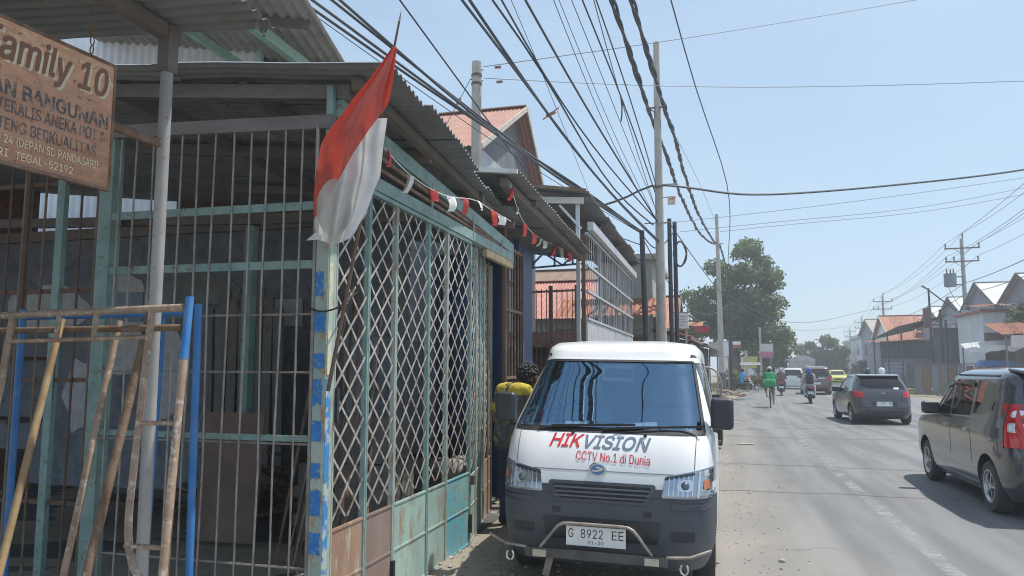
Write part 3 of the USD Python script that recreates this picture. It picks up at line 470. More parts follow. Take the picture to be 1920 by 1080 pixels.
bunting('pennant_string', 'string of red and white pennants under the shed canopy above the lattice gate', [at_px(u, v, t).tolist() for u, v, t in ((722, 278, 4.75), (745, 305, 4.95), (785, 340, 5.3), (850, 370, 5.9), (885, 374, 6.3), (925, 396, 6.8), (958, 415, 7.2))],
        [(.02, 'r', 1, .10, .09), (.17, 'w', 2, .08, .12), (.33, 'r', 3, .12, .08), (.45, 'w', 4.4, .09, .12), (.57, 'r', 5, .08, .13), (.70, 'w', .6, .17, .06), (.83, 'r', 2.6, .13, .13), (.92, 'w', 4, .14, .08)])
bunting('pennant_string', 'second string of small red and white pennants dropping from the next canopy', [at_px(u, v, t).tolist() for u, v, t in ((957, 345, 7.4), (968, 385, 7.8), (988, 425, 8.6), (1010, 445, 9.6), (1045, 462, 11), (1075, 472, 12.2))],
        [(.02, 'r', 2, .10, .10), (.1, 'w', 1, .2, .05), (.22, 'r', 3.5, .12, .14), (.38, 'r', 5, .2, .12), (.48, 'w', 1.5, .18, .1), (.58, 'w', 4, .17, .1), (.7, 'r', 2, .2, .16), (.8, 'w', 3, .2, .15), (.87, 'r', 1, .2, .17), (.95, 'r', 4, .2, .18)])

# ------------------------------------------------------------------ scaffold frames leaning on the bars at the left
def scaffold(label, rt, rb, dx, tubem, topm, r=.0185, inner=True, curved=True, blue_top=False, rungs=((.29, .29), (.55, .55)), group=None):
    """a walk-through scaffold frame; rt, rb = top and foot of its right leg, dx = vector to the left leg"""
    rt, rb, dx = (np.asarray(q, float) for q in (rt, rb, dx)); o = rb; t = thing('scaffold_frame', label, 'scaffold frame', tuple(o), group=group); w = np.linalg.norm(dx); ex = dx / w; dn = (rb - rt); Ln = np.linalg.norm(dn); ez = dn / Ln
    def A(s, d): return rt + ex * s + ez * d - o
    for s in (0, w):
        part(t, 'leg', tube(A(s, 0), A(s, Ln), r, 14), tubem, smooth=50)
        if blue_top: part(t, 'painted_sleeve', tube(A(s, -.005), A(s, .30), r + .0012, 14), K['blue'], smooth=50)
    part(t, 'top_rail', tube(A(r, .045), A(w - r, .045), r, 14), topm, smooth=50)
    if inner:
        a = .21; part(t, 'inner_rail', tube(A(a, .185), A(w - a, .185), r * .62, 10), tubem, smooth=50)
        for s in (w * .42, w * .60): part(t, 'stub', tube(A(s, .05), A(s, .185), r * .7, 10), tubem, smooth=50)
        for k in (0, 1):
            g = (lambda s: s) if k == 0 else (lambda s: w - s)
            pts = [A(g(a), .05), A(g(a), .9)] + ([A(g(a - .02), 1.12), A(g(a - .09), 1.25), A(g(0), 1.32)] if curved else [A(g(a), Ln - .1)])
            part(t, 'inner_leg', ptube(smooth_path(pts, 6) if curved else pts, r * .88, 12), tubem, smooth=50)
            for q0, q1 in rungs: part(t, 'rung', tube(A(g(0), q0 * Ln), A(g(a), q1 * Ln), r * .6, 10), topm, smooth=50)
    return t
tanm = K['tan']
scaffold('rusty tan scaffold frame with blue-topped leg leaning in front of the grey post', (-2.405, 3.02, 2.01), (-2.19, 2.60, .02), (-1.28, .02, -.02), tanm, tanm, blue_top=True)
scaffold('bright blue scaffold frame standing just behind the rusty tan one', (-2.745, 3.52, 2.03), (-2.66, 3.44, .02), (-1.25, .03, 0), K['blue'], K['blue'], .0205, inner=False, rungs=())
scaffold('dark brown scaffold frame squeezed between the tan and the blue frames', (-2.60, 3.25, 1.93), (-2.52, 3.04, .02), (-1.27, .02, 0), K['rust'], K['rust'], .0175, inner=False)
bl = MB()
solo('blue_prop_pipe', tube((-2.985, 3.53, 2.0), (-2.93, 3.40, .02), .021, 14), K['blue'], 'single blue pipe standing behind the grey canopy post', 'pipe', smooth=50)
solo('leaning_brace_pipe', tube((-3.08, 3.32, 1.93), (-2.95, 2.78, .02), .017, 12), tanm, 'thin tan pipe leaning left of the thicker brown-blue one', 'pipe', smooth=50)
solo('leaning_brace_pipe', tube((-2.90, 3.34, 1.98), (-2.87, 2.80, .02), .022, 12), K['rust'], 'thicker rusty pipe leaning next to the grey post', 'pipe', smooth=50)
solo('leaning_brace_pipe', tube((-3.36, 3.22, 1.94), (-3.20, 2.66, .02), .018, 12), mat('ochre_tube', (.42, .30, .15), (.30, .19, .10), s1=9, rough=.6), 'ochre pipe leaning at the far left beside a blue leg', 'pipe', smooth=50)

# ------------------------------------------------------------------ building with the white wall and the asbestos overhang behind the shed
wb = thing('rear_building', 'white metal walled building with an asbestos roof overhang on green beams behind the canopy', 'building', (-7, 10.2, 0))
WO = np.array([-7, 10.2, 0.])
def wp(name, vf, m, **k): v, f = vf; return part(wb, name, (np.asarray(v) - WO, f), m, **k)
for i in range(5): wp('wall_sheet', corr((-7.02 - i * 1.1, 10.2, 0), (-8.13 - i * 1.1, 10.2 + .0, 0), (-7.02 - i * 1.1, 10.2, 8.2), (-8.13 - i * 1.1, 10.2, 8.2), 7, .010, .003, 2, 8), K['whitesheet'], smooth=35)
wp('corner_trim', box(-7.02, -6.93, 10.12, 10.2, 0, 8.2), mat('mint_trim', (.45, .62, .58), (.40, .55, .52), s1=5, rough=.5)); wp('side_wall', box(-7.0, -6.95, 10.25, 16, 0, 6.6), K['plaster'])
for i in range(4):
    a, b_ = i / 4, (i + 1) / 4 + .01; n0, n1, f0, f1 = np.array([-4.62, 6.6, 6.52]), np.array([-9.1, 5.6, 7.35]), np.array([-6.6, 14.6, 6.52]), np.array([-11, 13.6, 7.35])
    wp('roof_sheet', corr(lerp(n0, f0, 0) * (1 - a) + lerp(n1, f1, 0) * a, lerp(n0, n1, b_), lerp(f0, f1, a), lerp(f0, f1, b_), 7, .028, .006, 2, 10), K['asbestos'], smooth=40)
mint = mat('mint_beam', (.33, .52, .41), (.28, .46, .38), (.32, .30, .22), s1=5, s2=16, lo3=.58, hi3=.66, rough=.5)
wp('roof_beam', beam((-5.9, 6.9, 6.30), (-5.98, 10.6, 6.32), .11, .16), mint); wp('roof_beam', beam((-7.1, 6.6, 6.5), (-7.2, 10.15, 6.5), .08, .12), mint)
for y in (7.5, 8.95, 10.6): wp('purlin', beam((-4.9 - (y - 7) * .24, y, 6.47), (-9, y - .3, 7.2), .07, .12), K['wood'])

# ------------------------------------------------------------------ gabled house with red iron roof
def gable_house(name, label, x0, x1, y0, y1, ze, zr, wall, roof, over=.35, ridge_axis='x', ground=0, verge=None, openings=(), sheets=8, group=None, cat='house', yr=None, corrug=True, front=-1):
    """gable house whose ridge runs along x; gable ends at x0 and x1"""
    o = np.array([(x0 + x1) / 2, (y0 + y1) / 2, 0]); t = thing(name, label, cat, tuple(o), group=group); yr = (y0 + y1) / 2 if yr is None else yr
    pl = Polygon([(y0, ground), (y1, ground), (y1, ze), (yr, zr - .06), (y0, ze)])
    for xx, s in ((x0, 1), (x1, -1)): v, f = prism(pl, .15, 'x', xx if s > 0 else xx - .15); part(t, 'gable_wall', (v - o, f), wall)
    for yy in (y0, y1 - .15): part(t, 'wall', (box(x0 + .15, x1 - .15, yy, yy + .15, ground, ze)[0] - o, BF), wall)
    for sgn, ye in ((-1, y0), (1, y1)):
        sl = (zr - ze) / abs(yr - ye); yo = ye + sgn * over; zo = ze - sl * over
        for i in range(sheets):
            a, b_ = x0 - over + (x1 - x0 + 2 * over) * i / sheets, x0 - over + (x1 - x0 + 2 * over) * (i + 1) / sheets + .01
            v, f = corr((a, yo, zo + .03), (b_, yo, zo + .03), (a, yr, zr + .03 + .004 * (i % 2)), (b_, yr, zr + .03 + .004 * (i % 2)), max(2, int((b_ - a) / .115)), .013, .006, 2, 5); part(t, 'roof_sheet', (v - o, f), roof, smooth=40)
        for xx in (x0 - over, x1 + over): part(t, 'verge_board', tuple([beam((xx, yo, zo), (xx, yr, zr - .01), .04, .14)[0] - o, BF]), verge or K['greywood'])
    part(t, 'ridge_cap', (beam((x0 - over, yr, zr + .05), (x1 + over, yr, zr + .05), .3, .03)[0] - o, BF), roof)
    for nm, ax, a0, a1, z0, z1, m in openings:      # ax: which wall
        if ax == 'y0': q = box(a0, a1, y0 - .02, y0 + .01, z0, z1); fr = [box(a0 - .06, a1 + .06, y0 - .04, y0 - .021, z1, z1 + .06), box(a0 - .06, a1 + .06, y0 - .06, y0 - .021, z0 - .06, z0)]
        else:
            xx = x0 if ax == 'x0' else x1; s = -1 if ax == 'x0' else 1; lo_, hi_ = sorted((xx, xx + s * .02)); q = box(lo_, hi_, a0, a1, z0, z1); lo_, hi_ = sorted((xx + s * .021, xx + s * .05)); fr = [box(lo_, hi_, a0 - .06, a1 + .06, z1, z1 + .06), box(lo_, hi_, a0 - .06, a1 + .06, z0 - .06, z0)]
        p = part(t, nm, (q[0] - o, BF), m)
        for e in fr: part(p, 'frame', (e[0] - o, BF), K['greywood'])
    return t
paneM = paint('window_dark', (.05, .06, .07), rough=.15, spec=.6); doorM = paint('door_brown', (.13, .08, .05), rough=.6)
gable_house('gabled_house', 'tall house with faded red iron roof and dark gable behind the concrete pole', -14.5, -5.6, 16.9, 23.7, 7.15, 9.4, mat('grey_gable_sheet', (.17, .175, .18), (.12, .122, .125), s1=1.2, rough=.6, st=(3, 3, .3)), mat('faded_red_iron', (.38, .185, .135), (.31, .15, .11), (.46, .35, .28), s1=2, s2=8, lo3=.58, hi3=.7, rough=.7, rnd=.1), .4, verge=mat('cream_board', (.55, .50, .42), (.42, .38, .32), s1=3, rough=.7), yr=21.0,
            openings=[('window', 'x1', 20.2, 22.0, 4.2, 5.6, paneM)])
hw = MB().add(*corr((-5.55, 16.9, 4.5), (-5.55, 21, 4.5), (-5.55, 16.9, 7.2), (-5.55, 21, 7.2), 22, .02, .003, 2, 6))
solo('corrugated_screen', hw, K['galv'], 'pale corrugated sheets under the red roofed house behind the concrete pole', 'screen', smooth=35)

# ------------------------------------------------------------------ second and third roadside canopies
cc = thing('roadside_canopy', 'canopy with sunlit corrugated edge following the shed, pale front slab and one steel rafter', 'canopy', (-1.8, 6.9, 0)); CO = np.array([-1.8, 6.9, 0])
def cp_(name, vf, m, **k): v, f = vf; return part(cc, name, (np.asarray(v) - CO, f), m, **k)
for i in range(5):
    t0, t1 = i / 5, (i + 1) / 5 + .01; e0, e1, l0, l1 = np.array([-1.8, 6.9, 3.60]), np.array([-1.8, 11.5, 3.46]), np.array([-5.2, 6.9, 3.98]), np.array([-5.2, 11.5, 3.86])
    cp_('roof_sheet', corr(lerp(e0, e1, t0), lerp(e0, e1, t1), lerp(l0, l1, t0), lerp(l0, l1, t1), 9, .013, .002, 4, 6, .02, 60 + i), K['roofgrey'], smooth=40)
cp_('front_slab', beam((-1.80, 6.87, 3.58), (-5.2, 6.87, 3.96), .05, .04), mat('pale_fascia', (.58, .56, .52), (.48, .46, .43), s1=4, rough=.6)); cp_('rafter', beam((-1.98, 7.0, 3.52), (-1.98, 11.45, 3.39), .07, .09), mat('brown_rafter', (.15, .125, .10)))
for y in (8.1, 9.6, 11.0): cp_('purlin', beam((-1.9, y, 3.52), (-5.1, y, 3.88), .05, .07), K['wood'])
for x, y in ((-2.35, 8.35), (-4.9, 11.2), (-4.9, 7.2)): cp_('post', tube((x, y, 0), (x, y, 3.55), .035, 10), K['darkrust'])
dd = thing('roadside_canopy', 'higher dark canopy with ragged edge over the grey barred shopfront', 'canopy', (-1.83, 11.5, 0)); DO = np.array([-1.83, 11.5, 0])
def dp(name, vf, m, **k): v, f = vf; return part(dd, name, (np.asarray(v) - DO, f), m, **k)
for i in range(8):
    t0, t1 = i / 8, (i + 1) / 8 + .008; j = rng.uniform(-.05, .05); e0, e1, l0, l1 = np.array([-1.83, 11.5, 4.46]), np.array([-1.80, 19.9, 4.44]), np.array([-6, 11.5, 5.1]), np.array([-6, 19.9, 5.0])
    dp('roof_sheet', corr(lerp(e0, e1, t0) + [j, 0, -.1 * j], lerp(e0, e1, t1) + [j, 0, -.1 * j], lerp(l0, l1, t0), lerp(l0, l1, t1), 9, .014, .002, 4, 6, .03, 70 + i), K['roofdark'], smooth=40)
dp('front_beam', beam((-1.95, 11.62, 4.34), (-2.75, 11.62, 4.40), .06, .10), mat('cream_beam', (.60, .57, .50), (.48, .45, .4), s1=4, rough=.6)); dp('edge_board', beam((-1.88, 11.46, 4.47), (-2.9, 11.46, 4.62), .03, .05), K['rust'])
for y in (11.7, 14, 16.5, 19.6): dp('post', beam((-2.06, y, 0), (-2.06, y, 4.4), .06, .06), K['bar'] if y > 12 else K['galv']); dp('rafter', beam((-1.9, y, 4.38), (-5.9, y, 5.0), .06, .09), K['wood'])
dp('bracket', beam((-2.0, 11.66, 3.9), (-2.35, 11.66, 4.3), .04, .04), K['galv'])

# ------------------------------------------------------------------ grey shopfront with barred windows, and what stands between it and the gate
ef = thing('barred_shopfront', 'grey shopfront of tall window bars over smooth metal sheets beyond the gate', 'shopfront', (-2, 12.2, 0)); EO = np.array([-2, 12.2, 0])
def ep(name, vf, m, **k): v, f = vf; return part(ef, name, (np.asarray(v) - EO, f), m, **k)
for i in range(6): ep('metal_sheet', box(-2.03, -2.0 + .003 * (i % 2), 12.2 + i * 1.18, 12.2 + (i + 1) * 1.18 - .006, .05, 2.46), mat('grey_sheet', (.50, .50, .51), (.43, .43, .44), s1=2, rough=.45, rnd=.05))
for i in range(29): ep('window_bar', box(-2.012, -2.0, 12.22 + i * .25, 12.236 + i * .25, 2.46, 3.92), K['galv'] if i % 4 else K['bar'])
for z in (2.47, 2.93, 3.36, 3.9): ep('rail', box(-2.03, -1.98, 12.2, 19.35, z, z + .04), K['galv'])
ep('gutter_channel', beam((-1.93, 12.15, 4.03), (-1.93, 19.4, 4.05), .10, .14), K['galv']); ep('end_wall', box(-6, -2.03, 19.2, 19.35, 0, 2.3), K['plaster'])
v, f = tm(meshkit.text_mesh('6', .16, .002)); ep('pink_mark', (np.stack([np.full(len(v), -1.994) + v[:, 2], 13.9 + v[:, 0], 1.95 + v[:, 1]], 1), f), paint('pink_mark', (.75, .15, .35)))
sf = thing('rusty_side_fence', 'rusty barred fence and roof truss closing the yard beside the grey shopfront', 'fence', (-2.5, 12.2, 0)); SO = np.array([-2.5, 12.15, 0])
for i in range(12): part(sf, 'bar', (box(-3.05 + i * .088, -3.038 + i * .088, 12.14, 12.152, .1, 3.0)[0] - SO, BF), K['darkrust'])
for z in (.1, 1.2, 2.05, 2.95): part(sf, 'rail', (beam((-3.1, 12.15, z), (-2.03, 12.15, z + .02), .03, .035)[0] - SO, BF), K['rust'])
for x in (-3.08, -2.62, -2.18, -2.06): part(sf, 'post', (box(x - .03, x + .03, 12.12, 12.18, 0, 3.05 if x < -2.1 else 3.9)[0] - SO, BF), K['darkrust'])
tr = thing('roof_truss', 'dark steel roof truss against the sky between the two canopies', 'truss', (-3, 12.25, 3.3)); TO = np.array([-3, 12.25, 3.3])
tq = [((-3.2, 3.36), (-2.05, 3.42)), ((-3.2, 3.62), (-2.05, 3.66)), ((-3.02, 3.36), (-2.75, 3.62)), ((-2.75, 3.62), (-2.42, 3.40)), ((-2.56, 3.38), (-2.56, 3.64)), ((-2.42, 3.40), (-2.15, 3.66)), ((-2.94, 3.36), (-2.94, 3.62)), ((-2.25, 3.41), (-2.25, 3.66))]
for a, b_ in tq: part(tr, 'member', (beam((a[0], 12.25, a[1]), (b_[0], 12.25, b_[1]), .03, .03)[0] - TO, BF), paint('truss_blue', (.05, .07, .11)))
rg = thing('rusty_grille_door', 'sunlit rusty grille door standing past the end of the lattice gate', 'grille', (-2.36, 8.4, 0)); GO = np.array([-2.36, 8.4, 0])
for i in range(6): part(rg, 'bar', (box(-2.37, -2.35, 8.42 + i * .15, 8.44 + i * .15, .1, 3.12)[0] - GO, BF), K['rust'])
for z in (.1, .75, 1.55, 2.35, 3.1): part(rg, 'rail', (box(-2.385, -2.34, 8.40, 9.2, z, z + .035)[0] - GO, BF), K['rust'])
for y in (8.38, 9.18): part(rg, 'stile', (box(-2.39, -2.33, y, y + .04, .05, 3.16)[0] - GO, BF), K['darkrust'])
bd = thing('blue_steel_door', 'dark blue steel door leaf beside the rusty grille', 'door', (-2.42, 9.3, 0))
part(bd, 'leaf', box(-.05, .0, .0, .75, .1, 3.3), paint('navy_steel', (.02, .05, .12), rough=.45)); part(bd, 'frame', box(-.06, .02, -.06, 0, 0, 3.35), paint('navy_steel', (.02, .05, .12))); part(bd, 'kick_plate', prism(Polygon([(.75, .1), (1.6, .1), (.75, 1.7)]), .03, 'x', -.05), paint('navy_steel', (.02, .05, .12)))
gable_house('rear_house', 'low house with pinkish red roof seen through the yard opening', -9.5, -3.9, 25, 31, 3.5, 4.95, K['plaster_w'], mat('pink_red_roof', (.50, .24, .20), (.42, .19, .15), s1=2, rough=.8, rnd=.08), .4, sheets=6)
gable_house('rear_house', 'brown tiled house behind the pinkish roof in the yard opening', -9, -3.6, 32.5, 38.5, 4.6, 6.4, K['plaster'], mat('brown_tile_roof', (.30, .21, .15), (.24, .16, .12), s1=3, rough=.85, rnd=.1), .4, sheets=6)
ys_ = thing('yard_shelter', 'dark low shelter of old sheets in the yard behind the rusty fence', 'shelter', (-4, 15, 0))
part(ys_, 'wall', box(-1.5, 1.1, .0, .06, 0, 2.1), K['darkrust']); part(ys_, 'wall', box(-1.5, -1.44, .06, 2.5, 0, 2.1), K['darkrust']); part(ys_, 'roof_sheet', corr((-1.7, -.3, 2.12), (1.3, -.3, 2.12), (-1.7, 2.6, 2.55), (1.3, 2.6, 2.55), 18, .014, .003, 2, 6), K['roofrust'], smooth=40)

# ------------------------------------------------------------------ vehicles: lofted bodies with real openings
from scipy.interpolate import PchipInterpolator
class Car:
    """local frame: x to the right as one looks at the front, y from the front (0) to the rear, z up"""
    def __init__(s, zs, w, yf, yr, n=8, inset=0):
        s.zs = np.array(zs, float); s.W, s.F, s.R = (PchipInterpolator(zs, q, extrapolate=True) for q in (w, yf, yr)); s.n = n
    def prof(s, z): z = np.clip(z, s.zs[0], s.zs[-1]); return s.W(z), s.F(z), s.R(z)
    def side(s, y, z):
        w, f, r = s.prof(z); c, l = (f + r) / 2, (r - f) / 2; return w * (1 - np.clip(np.abs((y - c) / l), 0, .9999) ** s.n) ** (1 / s.n)
    def end(s, x, z, rear=False):
        w, f, r = s.prof(z); c, l = (f + r) / 2, (r - f) / 2; d = l * (1 - np.clip(np.abs(x / w), 0, .9999) ** s.n) ** (1 / s.n); return c + d if rear else c - d
    def solid(s, z0=None, z1=None, ins=0.0, nz=44, m=72):
        z0 = s.zs[0] if z0 is None else z0; z1 = s.zs[-1] if z1 is None else z1; Z = z0 + (z1 - z0) * np.linspace(0, 1, nz); V = []
        th = np.linspace(0, 2 * math.pi, m, endpoint=False); th = th + .0
        for z in Z:
            w, f, r = s.prof(z); w, f, r = w - ins, f + ins * 1.6, r - ins * 1.6; c, l = (f + r) / 2, (r - f) / 2; ct, st_ = np.cos(th), np.sin(th); e = 2 / s.n
            V.append(np.stack([w * np.sign(ct) * np.abs(ct) ** e, c + l * np.sign(st_) * np.abs(st_) ** e, np.full(m, z)], 1))
        v = np.vstack(V + [[[0, V[0][:, 1].mean(), z0]], [[0, V[-1][:, 1].mean(), z1]]]); i, j = np.meshgrid(np.arange(nz - 1), np.arange(m), indexing='ij'); j1 = (j + 1) % m
        q = np.stack([i * m + j, i * m + j1, (i + 1) * m + j1, (i + 1) * m + j], -1).reshape(-1, 4); f = np.vstack([q[:, [0, 1, 2]], q[:, [0, 2, 3]]]); j = np.arange(m); j1 = (j + 1) % m
        f = np.vstack([f, np.stack([np.full(m, nz * m), j1, j], 1), np.stack([np.full(m, nz * m + 1), (nz - 1) * m + j, (nz - 1) * m + j1], 1)]); return man((v, f))
    def patch(s, where, pts, off=.004, thick=.01, edge=.09, rnd=0):
        po = Polygon(pts).buffer(0)
        if rnd: po = po.buffer(-rnd).buffer(rnd, 6)
        v2, f2 = trimesh.creation.triangulate_polygon(po.segmentize(edge), engine='earcut'); v3, f3 = trimesh.remesh.subdivide_to_size(np.column_stack([v2, np.zeros(len(v2))]), f2, edge, max_iter=9)
        m = trimesh.Trimesh(v3, f3, process=True); a, b = m.vertices[:, 0], m.vertices[:, 1]; f = np.array(m.faces)
        def mp(o):
            if where in 'LR': x = s.side(a, b) + o; return np.stack([x if where == 'R' else -x, a, b], 1)
            y = s.end(a, b, where == 'B'); return np.stack([a, y + o if where == 'B' else y - o, b], 1)
        e = np.sort(m.edges, axis=1); u, c = np.unique(e, axis=0, return_counts=True); bd = {tuple(q) for q in u[c == 1]}; w = [(p, q) for p, q in m.edges if tuple(sorted((p, q))) in bd]; n = len(a)
        ff = np.vstack([f, f[:, ::-1] + n] + [[[p, p + n, q + n], [p, q + n, q]] for p, q in w])
        t = trimesh.Trimesh(np.vstack([mp(off), mp(off - thick)]), ff, process=False)
        if where in 'LF' and False: t.invert()
        if t.volume < 0: t.invert()
        return np.array(t.vertices), np.array(t.faces)
def cut_prism(where, pts, lo, hi, rnd=.03):
    po = Polygon(pts).buffer(-rnd).buffer(rnd, 5)
    return man(prism(po, hi - lo, 'x' if where == 'side' else 'y', lo))
def wheel(parent, c, r, w, sgn, rim=None, spokes=5, steel=False):
    prof = [(r * .62, -w / 2), (r * .92, -w / 2), (r * .985, -w * .38), (r, -w * .2), (r, w * .2), (r * .985, w * .38), (r * .92, w / 2), (r * .62, w / 2), (r * .62, -w / 2)]
    wl = part(parent, 'wheel', revolve(prof, 30, 'x', c), K['tyre'], smooth=35)
    c = np.asarray(c, float); m = MB(); x = c[0] + sgn * w * .34
    m.add(*revolve([(r * .54, -.03), (r * .64, -.03), (r * .64, .035), (r * .60, .035), (r * .54, -.0)], 26, 'x', (x, c[1], c[2]))); m.add(*revolve([(0, -.022), (r * .16, -.022), (r * .13, .03), (0, .03)], 16, 'x', (x, c[1], c[2])))
    if steel: m.add(*revolve([(r * .1, -.02), (r * .56, -.02), (r * .56, -.005), (r * .1, .01)], 22, 'x', (x, c[1], c[2])))
    else:
        for k in range(spokes):
            a = 2 * math.pi * k / spokes; d = np.array([0, math.cos(a), math.sin(a)]); m.add(*beam(np.array([x, c[1], c[2]]) + d * r * .1, np.array([x, c[1], c[2]]) + d * r * .58, .02, r * .16, (1, 0, 0)))
    part(wl, 'rim', m, rim or K['alloy'], smooth=30); return wl
def mirror(parent, c, s, m, ang=0):
    body = m3.Manifold.batch_hull([m3.Manifold.sphere(.035, 16).translate((x, y, z)) for x in (-s[0], s[0]) for y in (-s[1], s[1]) for z in (-s[2], s[2])]).translate(tuple(map(float, c))); return part(parent, 'mirror', tm(body), m, smooth=40)
def plate(parent, txt, sub, c, w, h, facing=-1, dark=False):
    c = np.asarray(c, float); pl = part(parent, 'number_plate', bx(c, (w, .008, h)), K['plate'])
    def put(t, zc, hh, ww, dx=0):
        v, f = text(t, 1.0); x0, x1 = v[:, 0].min(), v[:, 0].max(); u = ((v[:, 0] - x0) / (x1 - x0) - .5) * ww * (1 if facing < 0 else -1)
        part(pl, 'lettering', (np.stack([c[0] + dx + u, c[1] + facing * (.0045 + v[:, 2] * .3), c[2] + zc - hh / 2 + v[:, 1] * hh], 1), f), K['ink'])
    for wd, (a, b) in zip(txt.split(), ((.04, .125), (.25, .62), (.77, .96))): put(wd, h * .14, h * .46, w * (b - a), w * ((a + b) / 2 - .5) * (1 if facing < 0 else -1))
    if sub: put(sub, -h * .30, h * .17, w * .26)
    return pl

# ---- the white van, parked facing the camera
van = thing('white_van', 'white delivery van with dark grey bumper, parked facing the camera beside the gate', 'van', (-.835, 5.52, .035), 0, ry=1.1)
V = Car([.20, .30, .45, .60, .74, .86, .98, 1.10, 1.19, 1.24, 1.40, 1.56, 1.70, 1.76, 1.80, 1.85, 1.885, 1.905], [.76, .80, .825, .83, .83, .83, .83, .822, .81, .80, .765, .73, .697, .69, .685, .655, .58, .40],
        [.16, .07, .02, .0, .0, .03, .08, .16, .25, .32, .54, .75, .94, 1.0, 1.02, 1.13, 1.32, 1.75], [3.96, 4.0, 4.03, 4.04, 4.04, 4.04, 4.04, 4.03, 4.02, 4.01, 3.98, 3.96, 3.93, 3.92, 3.91, 3.88, 3.8, 3.5], 8)
vanwhite = mat('van_white', (.80, .80, .80), (.77, .77, .765), s1=2, rough=.28, coat=.5, obj=True); vangrey = mat('bumper_grey', (.062, .070, .082), (.078, .085, .095), (.15, .14, .125), s1=3, s2=30, lo3=.66, hi3=.8, rough=.55, obj=True, bump=.12, bs=300)
WS = [(-.725, 1.185), (.725, 1.185), (.635, 1.705), (-.635, 1.705)]; SW = [[(.62, 1.22), (1.36, 1.22), (1.36, 1.70), (1.06, 1.70)], [(1.48, 1.22), (2.5, 1.22), (2.5, 1.70), (1.48, 1.70)], [(2.62, 1.22), (3.72, 1.22), (3.68, 1.70), (2.62, 1.70)]]
body = V.solid() - V.solid(.62, 1.86, .035, 30)
body -= cut_prism('front', WS, -.5, 1.75); body -= cut_prism('front', [(-.58, 1.28), (.58, 1.28), (.54, 1.68), (-.54, 1.68)], 3.3, 4.5)
for q in SW: body -= cut_prism('side', q, -1.2, 1.2)
for yc in (.78, 3.28): body -= m3.Manifold.cylinder(2.4, .37, .37, 32, True).rotate((0, 90, 0)).translate((0, yc, .30))
body -= man(bx((0, 2.0, .28), (1.62, .2, .01)))
# bumper = everything below the hood line at the front corner
cutb = man(prism(Polygon([(-.2, .1), (.42, .1), (.42, .74), (-.2, .74)]), 2.4, 'x', -1.2)); bump = body ^ cutb; bodyw = body - cutb
part(van, 'body', tm(bodyw), vanwhite, smooth=28); bp = part(van, 'bumper', tm(bump), vangrey, smooth=28)
